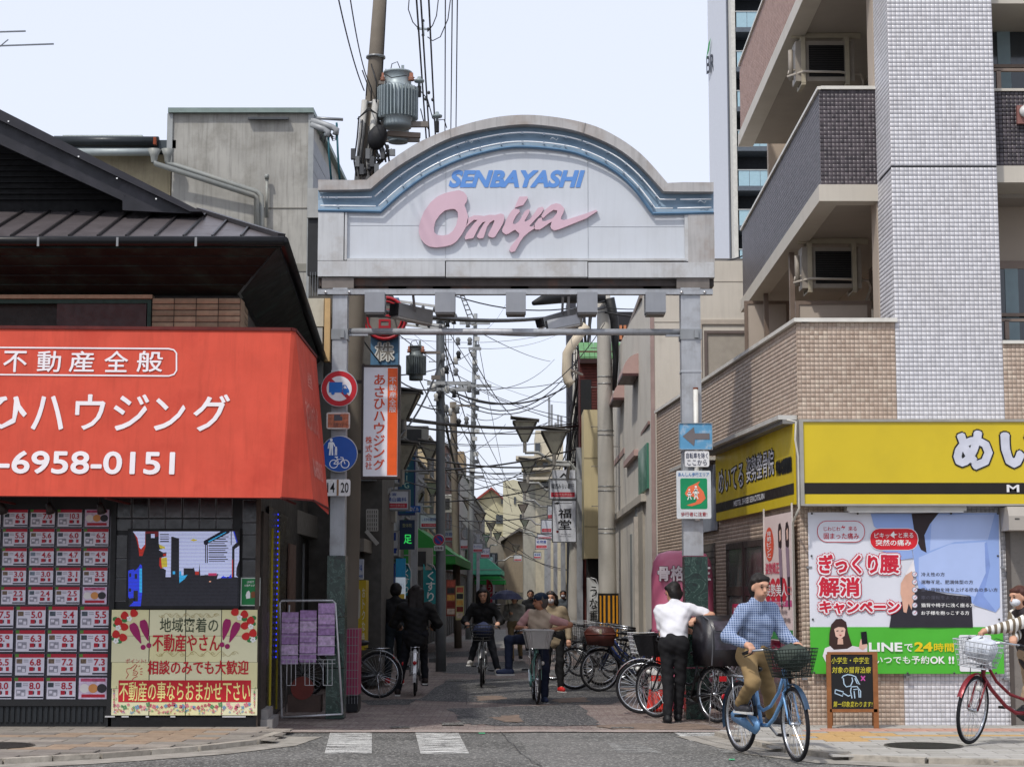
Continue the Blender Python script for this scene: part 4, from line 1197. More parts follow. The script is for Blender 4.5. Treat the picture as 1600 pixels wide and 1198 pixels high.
script_piece([(345, 262), (400, 252), (440, 268), (465, 300), (464, 340), (440, 372), (455, 400), (472, 460), (475, 500), (455, 548), (420, 610), (378, 665), (340, 690), (285, 704), (215, 712), (160, 705), (120, 680), (90, 640), (75, 590), (80, 530), (95, 480), (120, 420), (170, 350), (230, 300), (290, 275)],
    [(335, 403), (365, 403), (388, 425), (392, 470), (378, 530), (350, 580), (315, 608), (270, 617), (225, 612), (200, 590), (198, 550), (210, 500), (245, 450), (285, 415)])
script_piece([(470, 478), (520, 455), (560, 455), (600, 460), (640, 450), (690, 452), (735, 440), (760, 448), (765, 475), (755, 515), (730, 560), (690, 625), (670, 634), (640, 625), (632, 610), (660, 555), (685, 500), (680, 492), (650, 510), (625, 545), (605, 610), (595, 636), (560, 640), (542, 625), (570, 570), (600, 520), (615, 505), (590, 510), (560, 545), (530, 605), (515, 636), (450, 648), (445, 632), (460, 600), (490, 560), (520, 520), (548, 492), (520, 490), (490, 515), (455, 548)])
script_piece([(845, 400), (885, 408), (888, 425), (860, 455), (838, 495), (832, 520), (850, 525), (880, 505), (905, 465), (925, 425), (955, 405), (970, 412), (960, 440), (925, 500), (935, 505), (970, 485), (1000, 445), (1035, 395), (1070, 385), (1083, 400), (1060, 440), (1010, 490), (965, 540), (985, 545), (1010, 530), (1005, 560), (960, 590), (920, 625), (895, 660), (870, 705), (850, 742), (820, 750), (803, 735), (812, 710), (835, 680), (880, 625), (885, 600), (850, 570), (830, 580), (800, 600), (775, 608), (750, 590), (745, 570), (765, 530), (775, 500), (800, 450), (825, 415)])
script_piece([(885, 305), (950, 302), (952, 318), (915, 372), (885, 380), (848, 393), (858, 365)])
script_piece([(1085, 420), (1105, 400), (1140, 370), (1180, 357), (1215, 365), (1235, 385), (1248, 400), (1240, 430), (1222, 465), (1218, 485), (1235, 492), (1270, 487), (1420, 440), (1500, 410), (1515, 420), (1490, 435), (1420, 480), (1200, 568), (1165, 575), (1142, 562), (1135, 540), (1145, 505), (1120, 520), (1085, 545), (1050, 568), (1015, 568), (1000, 550), (1010, 520), (1040, 480), (1065, 470), (1070, 500), (1095, 500), (1150, 480), (1185, 440), (1190, 415), (1160, 410), (1115, 440), (1075, 478), (1060, 460)])
# ---- street cameras and lights fixed to the gate
def tube_light(px0, py0, px1, py1, label, m_, h=.16, w=.2, dy=.4):
 t = thing('street_floodlight', label, 'floodlight', P((px0 + px1) / 2, (py0 + py1) / 2, YA + .4))
 a, b = P(px0, py0, YA + .3), P(px1, py1, YA + .3 + dy)
 mb = NM(m_); mb.bar(a, b, w, h); mb.bw('housing', t)
 d = (b - a).normalized(); mb = NM(M('#2b2b2e', .4)); mb.bar(a - d * .03, a, w * .9, h * .9); mb.bw('end_cap', t)
 mb = NM(M('#d2d0cb', .4)); mb.bar(a + Vector((0, 0, -h / 2 - .012)), b + Vector((0, 0, -h / 2 - .012)), w * .8, .02); mb.bw('lens', t)
 c = a.lerp(b, .6); mb = NM(GALV).bar(c, Vector((c.x, YA, PZ(462, YA))), .03); mb.bw('bracket', t)
 return t
tube_light(617, 484, 670, 496, 'long grey flood light under the left end of the gateway beam', M('#b1b3b5', .4, .2), .17, .16)
tube_light(845, 504, 900, 488, 'upper grey tubular flood light under the right half of the beam', M('#9ea0a3', .4, .2), .12, .16, .3)
tube_light(858, 509, 908, 499, 'lower pale camera housing beside the grey flood light under the beam', M('#bcbec1', .4, .2), .12, .16, -.1)
# ---- traffic signs on the left post
def roundsign(name, label, px, py, rpx, Y, draw, back='#8a8c8e'):
 c = P(px, py, Y); r = rpx / F * Y * 1.007
 t = thing(name, label, 'traffic sign', c)
 mb = NM(M(back, .4, .5)); mb.prism(disc(0, 0, r), (0, 0, 0), (1, 0, 0), (0, 0, 1), (0, .012, 0)); mb.build('plate', t)
 NM(M('#b9bbbd', .4, .6), True).tube([(r * math.cos(a * math.pi / 18), 0.004, r * math.sin(a * math.pi / 18)) for a in range(36)], .008, 4, closed=True).build('rim', t)
 mb = MB(); draw(mb, (0, -.001, 0), r); mb.build('face', t)
 NM(GALV).box(-.03, .03, .013, YA - .11 - Y if Y < YA - .12 else .05, -.03, .03).build('clamp', t)
 return t
U_, V_ = (1, 0, 0), (0, 0, 1)
def d_truck(mb, o, r):
 mb.mat(M('#b41f2a', .4)); polyp(mb, disc(0, 0, r * .985), o, U_, V_, .001)
 mb.mat(M('#d9dade', .4)); polyp(mb, disc(0, 0, r * .70), o, U_, V_, .003)
 mb.mat(M('#b41f2a', .4));
 q = .70; brush(mb, [(-r * q * .72, r * q * .72), (r * q * .72, -r * q * .72)], r * .2, o, U_, V_, .005)
 mb.mat(M('#1667b8', .4)); bx = r * .56
 polyp(mb, [(-bx, r * .36), (r * .18, r * .36), (r * .18, -r * .22), (-bx, -r * .22)], o, U_, V_, .007)
 polyp(mb, [(r * .2, r * .2), (r * .38, r * .2), (r * .5, 0), (r * .56, -.02), (r * .56, -r * .24), (r * .2, -r * .24)], o, U_, V_, .007)
 for x in (-.34, .34): polyp(mb, disc(r * x, -r * .26, r * .1, n=12), o, U_, V_, .009)
 mb.mat(M('#d9dade', .4)); polyp(mb, [(r * .26, r * .14), (r * .36, r * .14), (r * .43, 0), (r * .26, 0)], o, U_, V_, .009)
roundsign('no_trucks_sign', 'round red and white sign with a struck out blue lorry', 530, 607, 28, YA - .24, d_truck)
def d_ped(mb, o, r):
 mb.mat(M('#1a4fa0', .4)); polyp(mb, disc(0, 0, r * .985), o, U_, V_, .001)
 mb.mat(M('#e3e6ea', .4)); S = r / 27.0
 def B(pts, w): brush(mb, [(x * S, y * S) for x, y in pts], w * S, o, U_, V_, .003)
 def D(x, y, a): polyp(mb, disc(x * S, y * S, a * S, n=12), o, U_, V_, .0035)
 D(-12, 21, 2.2); B([(-12, 18), (-12, 8)], 5.5); B([(-13.3, 8), (-14.2, -2)], 2.4); B([(-10.7, 8), (-10, -2)], 2.4); B([(-15.5, 17), (-16.5, 8)], 1.6); B([(-9, 17), (-6.5, 11)], 1.6)
 D(-4.8, 9.5, 1.6); B([(-4.8, 8), (-4.8, 3)], 3.4); B([(-5.6, 3), (-6, -2)], 1.5); B([(-4, 3), (-3.8, -2)], 1.5)
 for x in (-8, 9):
  k_ = 24; B([(x + 6 * math.cos(2 * math.pi * i / k_), -15 + 6 * math.sin(2 * math.pi * i / k_)) for i in range(k_ + 1)], 1.2)
 B([(-8, -15), (-2.5, -8), (6, -8), (0, -15), (-2.5, -8), (-4, -5)], 1.3); B([(0, -15), (-8, -15)], 1.3); B([(9, -15), (5.5, -5.5), (1.8, -4.8)], 1.3); B([(-6.5, -4.6), (-1.8, -4.6)], 1.6)
roundsign('pedestrian_cycle_sign', 'round blue sign with adult, child and bicycle in white', 530, 709, 28, YA - .24, d_ped)
def plate(name, label, x0, y0, x1, y1, Y, draw, base, r=.1, cat='sign', group=None, back=.02, dep=.015, rim=None):
 a = P(x0, y1, Y); b = P(x1, y0, Y); w, h = b.x - a.x, b.z - a.z
 t = thing(name, label, cat, ((a.x + b.x) / 2, Y, a.z), group=group)
 o = (-w / 2, 0, 0)
 mb = NM(base); mb.prism(rrect(0, 0, w, h, r * min(w, h)) if r else [(0, 0), (w, 0), (w, h), (0, h)], o, U_, V_, (0, dep, 0)); mb.build('panel', t)
 if rim:
  mb = NM(rim[0]); k_ = rim[1]
  mb.box(-w / 2 - k_, -w / 2, -.012, dep + .01, -k_, h + k_); mb.box(w / 2, w / 2 + k_, -.012, dep + .01, -k_, h + k_); mb.box(-w / 2, w / 2, -.012, dep + .01, -k_, 0); mb.box(-w / 2, w / 2, -.012, dep + .01, h, h + k_); mb.build('frame', t)
 mb = MB(); draw(mb, w, h, lambda s, xa, ya, xb, yb, bold=.01, lift=.004, shear=0, vertical=False: letters(mb, s, (-w / 2, 0, 0), U_, V_, xa * w, ya * h, (xb - xa) * w, (yb - ya) * h, bold, lift, shear, vertical=vertical),
   lambda pts, lift=.002: polyp(mb, [(x * w, y * h) for x, y in pts], (-w / 2, 0, 0), U_, V_, lift))
 if mb.v: mb.build('print', t)
 return t
def rct(xa, ya, xb, yb): return [(xa, ya), (xb, ya), (xb, yb), (xa, yb)]
def dr(mb, w, h, T_, Q):
 mb.mat(M('#b06a50', .7, var=.5, scale=25)); Q(rct(.06, .08, .94, .9)); mb.mat(M('#4f5158')); Q(rct(.32, .5, .58, .86), .004); Q(rct(.58, .5, .68, .74), .004); mb.mat(M('#7a5148')); T_('積3t', .28, .12, .72, .38)
plate('sub_sign', 'small rust stained white plate with a lorry between the two round signs', 510, 644, 547, 670, YA - .22, dr, M('#cfc8c2', .5, dirt='#a0583c', dirt_amt=.8, dirt_scale=14), .12)
def dr(mb, w, h, T_, Q):
 mb.mat(INK); T_('14', .08, .2, .38, .8, .01); T_('20', .62, .2, .93, .8, .01); mb.mat(M('#8d6a4a')); Q(rct(.46, .02, .54, .98), .006)
plate('hours_sign', 'white plate numbered 14 and 20 under the blue round sign', 508, 748.5, 547.5, 774.5, YA - .22, dr, M('#dedede', .5, dirt='#9a7a60', dirt_amt=.4, dirt_scale=10), .12)
# ---- signs on the right post
def dr(mb, w, h, T_, Q):
 mb.mat(M('#6f6a6c', .6)); Q([(.10, .5), (.45, .86), (.48, .62), (.93, .62), (.93, .38), (.48, .38), (.45, .12)], .004)
 mb.mat(M('#b9c0c6', .5))
plate('arrow_sign', 'faded pale blue sign with a grey arrow pointing left', 1061.5, 661.5, 1112, 701.5, YA - .2, dr, M('#5f9cc4', .55, var=.15, dirt='#b9bdc2', dirt_amt=.95, dirt_scale=6), .08, rim=(M('#9aa0a4', .4, .5), .008))
def dr(mb, w, h, T_, Q):
 mb.mat(M('#2b3350')); T_('自転車を除く', .06, .52, .94, .88, .008); T_('ここから', .1, .1, .9, .45, .012)
plate('text_sign', 'small white plate with two lines of dark Japanese text under the arrow sign', 1070, 704, 1108, 729, YA - .2, dr, M('#dfe0e2', .5), .14)
def dr(mb, w, h, T_, Q):
 mb.mat(M('#2a6aa8')); T_('あんしん歩行エリア', .05, .875, .95, .965, .010)
 mb.mat(M('#0f8a5a')); Q(rrect(.11, .2, .78, .64, .04), .002)
 mb.mat(M('#e0704a')); Q([(.24, .52), (.34, .66), (.52, .72), (.68, .78), (.62, .70), (.78, .56), (.84, .42), (.7, .32), (.44, .26), (.28, .28), (.55, .34), (.60, .40), (.46, .46), (.30, .46)], .004)
 mb.mat(M('#dfe8e2')); A_ = w / h
 for cx, hy, s_ in ((.56, .66, 1.0), (.37, .60, .8)):
  polyp(mb, disc(cx * w - 0, hy * h, .035 * w * s_, n=10), (-w / 2, 0, 0), U_, V_, .006)
  o_ = (-w / 2, 0, 0)
  for pts, ww in (([(cx, hy - .04), (cx, hy - .17 * s_)], .09), ([(cx, hy - .15 * s_), (cx - .05, hy - .26 * s_)], .035), ([(cx, hy - .15 * s_), (cx + .06, hy - .25 * s_)], .035), ([(cx, hy - .06), (cx + .09 * s_, hy - .13 * s_)], .028), ([(cx, hy - .06), (cx - .09 * s_, hy - .13 * s_)], .028)):
   brush(mb, [(x * w, y * h) for x, y in pts], ww * w * s_, o_, U_, V_, .006)
 mb.mat(M('#a02a34')); T_('歩行者に注意!', .12, .05, .88, .14, .018)
plate('safety_zone_sign', 'tall white sign with green panel, orange S and two walking children', 1057.5, 735, 1110.5, 810, YA - .2, dr, M('#cdd3d6', .5), .05)
mb = NM(M('#d5d5cf', .5, dirt='#9a5a30', dirt_amt=.4), True); a = P(1087, 608, YA - .17); b = P(1090, 735, YA - .17); mb.cyl((a.x, a.y, PZ(814, YA)), (a.x, a.y, a.z), .03, n=12); mb.mat(M('#7a3c20')); mb.cyl((a.x, a.y, a.z), (a.x, a.y, a.z + .02), .032, n=12)
o = mb.bw('sign_pole', None, loc=(a.x, a.y, PZ(814, YA))); o['label'] = 'short white pipe with rusty cap behind the arrow sign'; o['category'] = 'pole'
# == tiled apartment block on the right corner
YF = 20.5
apt = thing('apartment_block', 'tall apartment block with white tiled pillar and dark, orange and beige tiled balconies', 'apartment building', (5, YF, 0))
wt = [M(c, .35, var=.06, scale=25, spec=.45, streak=.12, dirt='#a39c94', dirt_amt=.3, dirt_scale=.7) for c in ('#c8c7ca', '#cfced1', '#c1c0c3')]
bt = [M(c, .4, var=.08, scale=25, spec=.4, streak=.15, dirt='#8f7d6e', dirt_amt=.3, dirt_scale=.8) for c in ('#b09c8b', '#b8a594', '#a89483', '#bfae9c')]
dt = [M(c, .4, var=.08, scale=30, spec=.4) for c in ('#4a4448', '#564f53', '#3f3a3e')]
ot = [M(c, .5, var=.06, scale=30) for c in ('#a07e6e', '#a98777', '#967464')]
JW, JB, JD, JO = M('#97969a', .9), M('#8c7e72', .9), M('#5c565a', .9), M('#7d6459', .9)
trim = M('#c2bbae', .55, var=.05, scale=2, streak=.08)
plaster = M('#b3a595', .75, var=.06, scale=2, bump=.1)
soff = M('#a8a096', .8, var=.05, scale=2)
xa = PX(1246, YF, 600); xb = PX(1402, YF, 640); xr = PX(1570, YF, 640)
zb2 = PZ(656, YF); zt2 = PZ(503, YF); XR = 9.5
D2 = -.075                                      # the low storeys' side wall bears left
side2 = lambda Y: xa + D2 * (Y - YF)
YB = 31.0
HT = 14.0
mb = NM(JW).box(xb + .012, xr - .012, YF + .012, YF + 1.2, 0.0, HT); mb.bw('pillar', apt)
tile_field((xb, YF + .011, PZ(1135, YF)), (1, 0, 0), (0, 0, 1), xr - xb, zb2 - PZ(1135, YF) - .0, .0512, .0512, .005, wt, [.4, .35, .25], JW, .006, 21, name='white_tile_field', parent=apt)
zj = PZ(260, YF)
tile_field((xb, YF + .011, zb2), (1, 0, 0), (0, 0, 1), xr - xb, zj - zb2 - .01, .0512, .0512, .005, wt, [.4, .35, .25], JW, .006, 22, name='white_tile_field', parent=apt)
tile_field((xb, YF + .011, zj + .01), (1, 0, 0), (0, 0, 1), xr - xb, 11.0 - zj, .0512, .0512, .005, wt, [.4, .35, .25], JW, .006, 23, name='white_tile_field', parent=apt)
tile_field((xb + .011, YF + .86, zt2), (0, -1, 0), (0, 0, 1), .84, zj - zt2 - .01, .0512, .0512, .005, wt, [.4, .35, .25], JW, .006, 24, name='white_tile_field', parent=apt)
tile_field((xb + .011, YF + .86, zj + .01), (0, -1, 0), (0, 0, 1), .84, 11.0 - zj, .0512, .0512, .005, wt, [.4, .35, .25], JW, .006, 25, name='white_tile_field', parent=apt)
NM(M('#2a2a2c', .8)).box(xb + .004, xr - .004, YF + .008, YF + .7, zj - .011, zj + .009).bw('movement_joint', apt)
zg = PZ(1135, YF)
mb = NM(JB); mb.prism([(xa + .012, YF + .012), (XR, YF + .012), (XR, YB), (side2(YB) + .012, YB)], (0, 0, 0), (1, 0, 0), (0, 1, 0), (0, 0, zb2 + .3)); mb.bw('lower_wall', apt)
tile_field((xa, YF + .011, zg), (1, 0, 0), (0, 0, 1), xb - xa - .003, zb2 - zg, .0512, .0512, .005, bt, [.35, .3, .2, .15], JB, .006, 26, name='beige_tile_field', parent=apt)
tile_field((xr + .003, YF + .011, zg), (1, 0, 0), (0, 0, 1), .45, zb2 - zg, .0512, .0512, .005, wt, [.35, .35, .3], JW, .006, 27, name='white_tile_field', parent=apt)
P2w = .15
mb = NM(JB)
mb.prism([(xa + .012, YF + .012), (xb, YF + .012), (xb, YF + .14), (xa + .14, YF + .14), (side2(YB) + .14, YB), (side2(YB) + .012, YB)], (0, 0, zb2 + .3), (1, 0, 0), (0, 1, 0), (0, 0, zt2 - zb2 - .3)); mb.bw('parapet', apt)
tile_field((xa, YF + .011, zb2), (1, 0, 0), (0, 0, 1), xb - xa - .003, zt2 - zb2, .0512, .0512, .005, bt, [.35, .3, .2, .15], JB, .006, 28, name='beige_tile_field', parent=apt)
dsd = Vector((-D2, -1, 0))
tile_field((side2(YB) + .011, YB, PZ(1130, YF)), (-D2 * -1 * -1, -1, 0) if 0 else (xa - side2(YB), YF - YB, 0), (0, 0, 1), Vector((xa - side2(YB), YF - YB, 0)).length, zt2 - zg, .0512, .0512, .005, bt, [.35, .3, .2, .15], JB, .006, 29, name='beige_tile_field', parent=apt,
   skip=lambda a, b: (b < 2.15 and (YB - YF) - 4.3 < a < (YB - YF) - .62) or (b < 2.2 and (YB - YF) - 7.5 < a < (YB - YF) - 5.3))
mb = NM(M('#d6d3ca', .45)); mb.bar((xa + .06, YF + .055, zt2 + .02), (xb + .02, YF + .055, zt2 + .02), .18, .045); mb.bar((xa + .06, YF - .035, zt2 + .02), (side2(YB) + .06, YB, zt2 + .02), .18, .045); mb.bw('coping', apt)
mb = NM(JB); mb.box(xr, XR, YF + .012, YF + .14, zb2 + .301, PZ(532, YF)); mb.bw('parapet', apt)
tile_field((xr + .003, YF + .011, zb2), (1, 0, 0), (0, 0, 1), .6, PZ(537, YF) - zb2, .0512, .0512, .005, bt, [.35, .3, .2, .15], JB, .006, 31, name='beige_tile_field', parent=apt)
NM(M('#d6d3ca', .45)).box(xr, XR, YF - .02, YF + .16, PZ(537, YF), PZ(532, YF)).bw('coping', apt)
YD = 21.35
xd = PX(1281, YD, 200)
DS = .016
sideD = lambda Y: xd + DS * (Y - YD)
YDB = 29.9
zDt, zDb, zDw = PZ(140, YD), PZ(289, YD), PZ(315, YD)
FH = 2.86
xp = xb + .02
def balcony(z_top, z_bot, z_w, mats, jm, wts, fronttiles, name):
 mb = NM(jm); mb.prism([(xd + .012, YD + .012), (xp, YD + .012), (xp, YD + .14), (xd + .14, YD + .14), (sideD(YDB) + .14, YDB), (sideD(YDB) + .012, YDB)], (0, 0, z_bot), (1, 0, 0), (0, 1, 0), (0, 0, z_top - z_bot)); mb.bw('balcony_parapet', apt)
 tile_field((xd, YD + .011, z_bot), (1, 0, 0), (0, 0, 1), xp - xd, z_top - z_bot, .0512 if fronttiles else .1, .0512, .004, mats, wts, jm, .005, 41, name=name, parent=apt)
 tile_field((sideD(YDB) + .011, YDB, z_bot), (sideD(YD) - sideD(YDB), YD - YDB, 0), (0, 0, 1), YDB - YD, z_top - z_bot, .0512, .0512, .004, mats, wts, jm, .005, 42, name=name, parent=apt)
 mb = NM(M('#d6d3ca', .45)); mb.bar((xd + .02, YD + .06, z_top + .02), (xp, YD + .06, z_top + .02), .16, .04); mb.bar((xd + .06, YD, z_top + .02), (sideD(YDB) + .06, YDB, z_top + .02), .16, .04); mb.bw('coping', apt)
 mb = NM(trim); mb.prism([(xd - .03, YD - .03), (xp, YD - .03), (xp, YD + .22), (xd + .22, YD + .22), (sideD(YDB) + .22, YDB - .2), (sideD(YDB) + .22, YDB + .03), (sideD(YDB) - .03, YDB + .03)], (0, 0, z_w), (1, 0, 0), (0, 1, 0), (0, 0, z_bot - z_w - .001)); mb.bw('slab_edge', apt)
 mb = NM(soff); mb.prism([(xd + .0, YD), (XR, YD), (XR, YDB), (sideD(YDB), YDB)], (0, 0, z_w + .045), (1, 0, 0), (0, 1, 0), (0, 0, z_bot - z_w - .06)); mb.bw('soffit', apt)
 mb = NM(M('#6d665e', .8)); mb.bar((xd + .225, YD + .25, z_w + .035), (sideD(YDB) + .225, YDB - .25, z_w + .035), .02); mb.bar((xd + .225, YD + .225, z_w + .035), (xp, YD + .225, z_w + .035), .02); mb.bw('drip_groove', apt)
balcony(zDt, zDb, zDw, dt, JD, [.45, .3, .25], True, 'dark_tile_field')
balcony(zDt + FH, zDb + FH, zDw + FH, ot, JO, [.4, .35, .25], False, 'orange_tile_field')
xw = xb + .0
mb = NM(plaster); mb.box(xw + .9, xw + 1.05, YF + .87, YDB + 1, zb2 + .3, HT); mb.box(xw + .03, xw + 1.0, YDB + .6, YDB + .75, zb2 + .3, HT)
mb.box(xw + .0, xw + 1.05, YF + .862, YF + 1.2, zb2 + .3, HT); mb.bw('recess_wall', apt)
for k_ in range(3):
 z0 = zb2 + .9 + k_ * FH
 f_ = NM(M('#7d7268', .5, .2)); f_.box(xw + .86, xw + .9, 24.2, 26.2, z0, z0 + 1.9); fo = f_.bw('window', apt)
 NM(M('#2c3338', .1, spec=.8)).box(xw + .85, xw + .86, 24.3, 25.15, z0 + .08, z0 + 1.82).bw('pane', fo)
 NM(M('#2c3338', .1, spec=.8)).box(xw + .85, xw + .86, 25.25, 26.1, z0 + .08, z0 + 1.82).bw('pane', fo)
frm = M('#857569', .5, .2)
def screen(x0, x1, ytop, Y, post=None):
 t = NM(frm); a = P(x0, ytop, Y); b = P(x1, ytop, Y); zb_ = zt2 - .5; w = .05
 t.box(a.x, a.x + w, Y, Y + .05, zb_, a.z); t.box(b.x - w, b.x, Y, Y + .05, zb_, a.z); t.box(a.x + w, b.x - w, Y, Y + .05, a.z - w, a.z)
 o = t.bw('dividing_screen', apt)
 NM(M('#b9ada0', .7, var=.04)).box(a.x + w, b.x - w, Y + .015, Y + .035, zb_, a.z - w).bw('board', o)
screen(1243, 1361, 470, 23.9); screen(1163, 1233, 470, 28.4)
for px, Y, yt in ((1237, 24.6, 388), (1197, 28.0, 444)):
 a = P(px, yt, Y); NM(frm).box(a.x - .035, a.x + .035, Y, Y + .07, zt2 - .5, zDw + .04).bw('balcony_post', apt)
def aircon(pxc, ytop, Y, zc, label):
 t = thing('air_conditioner', label, 'air conditioner', (PX(pxc, Y, 430), Y, zc - .12), group='air conditioners hung under the balconies')
 w, h, d = .80, .56, .30
 cm = M('#9d958a', .5, var=.08, dirt='#6b645a', dirt_amt=.3)
 mb = NM(cm); mb.box(-w / 2, w / 2, 0, d, -h, 0); mb.build('casing', t)
 mb = NM(M('#151414', .6)); mb.box(-.22, .26, -.008, 0.0, -h + .06, -.06); mb.build('grille', t)
 for k_ in range(14): NM(M('#262422', .5)).box(-.22, .26, -.018, -.009, -h + .075 + k_ * .031, -h + .082 + k_ * .031).build('grille_bar', t)
 mb = NM(M('#b0a792', .5))
 for x in (-.30, .30): mb.box(x - .035, x + .035, -.03, .36, .0, .05); mb.box(x - .03, x + .03, -.035, -.02, -h - .04, .05); mb.box(x - .03, x + .03, .33, .35, -h - .04, .05); mb.box(x - .03, x + .03, -.035, .35, -h - .06, -h - .035)
 mb.box(-.45, .5, .02, .06, .05, .12); mb.build('hanging_frame', t)
 mb = NM(M('#b8b0a4', .6), True); mb.tube([(-w / 2, .1, -.38), (-w / 2 - .08, .1, -.40), (-w / 2 - .1, .1, -.47), (-.3, -.045, -.44), (.2, -.05, -.45), (.5, .1, -.44), (.56, .2, -.52), (.5, .25, -.7)], .018, 7); mb.build('pipe', t)
 mb = NM(M('#8f877c', .5), True); mb.cyl((-w / 2 - .05, .1, -.1), (-w / 2 - .05, .1, -.52), .035, n=10); mb.build('side_cover', t)
aircon(1300, 395, 23.8, zDw + .04, 'grey outdoor air conditioner hung below the dark tiled balcony')
aircon(1296, 70, 23.8, zDw + FH + .04, 'grey outdoor air conditioner hung above the dark tiled balcony')
zr = lambda py: PZ(py, YF)
YRr = 20.75
mb = NM(JD).box(xr, XR, YRr, YRr + .13, PZ(259, YRr), PZ(143, YRr)); mb.bw('balcony_parapet', apt)
tile_field((xr + .003, YRr, PZ(259, YRr)), (1, 0, 0), (0, 0, 1), .5, PZ(143, YRr) - PZ(259, YRr), .0512, .0512, .004, dt, [.45, .3, .25], JD, .005, 43, name='dark_tile_field', parent=apt)
mb = NM(trim); mb.box(xr, XR, YRr - .03, YRr + 1.3, PZ(286, YRr), PZ(260, YRr)); mb.box(xr, XR, YRr - .02, YRr + .15, PZ(143, YRr), PZ(139, YRr)); mb.box(xr, XR, YRr - .03, YRr + 1.3, PZ(7, YRr), PZ(-20, YRr)); mb.bw('slab_edge', apt)
mb = NM(plaster); mb.box(xr, XR, YRr + 1.1, YRr + 1.3, PZ(660, YF), HT); mb.bw('rear_wall', apt)
for y0, y1 in ((45, 160), (420, 560)):
 Yw = YRr + 1.05
 f_ = NM(frm); a = P(1540, y1, Yw); b = P(1800, y0, Yw); f_.box(a.x, b.x, Yw, Yw + .05, b.z, b.z + .1); f_.box(a.x, b.x, Yw - .05, Yw - .0, PZ((y0 + y1) / 2 + 5, Yw), PZ((y0 + y1) / 2, Yw)); fo = f_.bw('window_frame', apt)
 NM(M('#30373c', .08, spec=.8)).box(a.x, b.x, Yw + .01, Yw + .03, a.z, b.z - .001).bw('pane', fo)
 NM(M('#8ea0a4', .8)).box(P(1556, 0, Yw).x, P(1576, 0, Yw).x, Yw - .0, Yw + .009, a.z, b.z).bw('curtain', fo)
mb = NM(frm);
for y0, y1 in ((107, 139), (498, 530)):
 Yq = YRr + .05; mb.box(xr, XR, Yq, Yq + .05, PZ(y0 + 4, Yq), PZ(y0, Yq)); a = P(1570, 500, Yq); mb.box(a.x, a.x + .05, Yq, Yq + .05, PZ(y1, Yq), PZ(y0 + 3, Yq))
mb.bw('hand_rail', apt)
t = thing('satellite_bracket', 'small rusty pink metal bracket on the dark parapet at the right edge', 'bracket', P(1593, 178, YRr - .05))
NM(M('#8a5f58', .6)).box(-.03, .12, -.01, .04, -.12, .1).build('plate', t); NM(M('#c9c9c6', .4), True).cyl((.06, -.06, .02), (.06, -.01, .02), .07, n=14).build('disc', t)
# ---- yellow clinic sign: front and side boxes
yel = M('#cdb41c', .38, var=.04, scale=2, spec=.45, dirt='#b59f20', dirt_amt=.25, dirt_scale=1.5)
sg = thing('yellow_shop_sign', 'long yellow and black clinic sign box across the front wall', 'shop sign', (6, YF - .25, PZ(787, YF)))
Ys = YF - .27
a = P(1252, 787, Ys); b = P(1900, 659, Ys)
NM(yel).box(a.x, b.x, Ys, YF - .002, a.z, b.z).bw('box', sg)
S1 = front(Ys)
mb = NM(M('#1c1713', .4)); S1.rect(mb, 1256, 754, 1899, 771.5, .003); mb.bw('black_band', sg)
mb = NM(M('#a8a49a', .4, .5)); c0 = P(1252, 658, Ys); mb.box(a.x - .01, b.x, Ys - .02, YF, b.z, b.z + .03); mb.box(a.x - .01, a.x + .035, Ys - .02, YF - .003, a.z - .02, b.z); mb.box(a.x + .035, b.x, Ys - .012, YF - .003, a.z - .022, a.z); mb.bw('frame', sg)
mb = MB()
for ch, x0, x1, y0, y1 in (('め', 1491, 1549, 673, 733), ('い', 1565, 1625, 676, 730)):
 mb.mat(INK); S1.halo(mb, ch, x0 + 3, y0 + 3, x1 - 3, y1 - 3, .038, .03, .004)
 mb.mat(M('#c9cbd6', .4)); S1.halo(mb, ch, x0 + 3, y0 + 3, x1 - 3, y1 - 3, .020, .03, .008)
mb.mat(M('#dcdcde', .4)); S1.text(mb, 'M E I', 1573, 757, 1630, 768.5, .02, .005)
mb.bw('lettering', sg)
YS0, YS1 = YF + .05, 25.3
off = .05
nd = Vector((D2, 1, 0)).normalized(); nl = Vector((-1, D2, 0)).normalized()
q0 = Vector((side2(YS0), YS0, PZ(787, YF))) + nl * off; q1 = Vector((side2(YS1), YS1, PZ(787, YF))) + nl * off
sg2 = thing('yellow_side_sign', 'yellow and black clinic sign box along the side wall facing the arcade', 'shop sign', q0)
hS = b.z - a.z
NM(yel).obox(q1, q0 - q1, -nl * (off - .004), (0, 0, hS)).bw('box', sg2)
S2 = PL(q1, q0 - q1, (0, 0, 1)); Ld = (q0 - q1).length
mb = NM(M('#241c17', .4)); polyp(mb, [(0, hS * .125), (Ld, hS * .125), (Ld, hS * .262), (0, hS * .262)], S2.o, S2.u, S2.v, .003); mb.bw('black_band', sg2)
mb = MB()
for s_, x0, w, h0, h in (('めいてる', .05, .36, .40, .34), ('姿勢整骨院', .45, .34, .44, .34), ('千林大宮駅前院', .81, .17, .42, .17)):
 e = .012
 mb.mat(INK); halo(mb, s_, S2.o, S2.u, S2.v, x0 * Ld, h0 * hS, w * Ld, h * hS, .022, .01, .004)
 mb.mat(M('#d0d0d6', .4) if w > .2 else INK); letters(mb, s_, S2.o, S2.u, S2.v, x0 * Ld, h0 * hS, w * Ld, h * hS, .012, .008)
mb.mat(M('#dcdcde', .4)); letters(mb, 'MEITEL SHISEI SEIKOTSUIN', S2.o, S2.u, S2.v, .27 * Ld, .155 * hS, .4 * Ld, .08 * hS, .02, .005)
mb.bw('lettering', sg2)
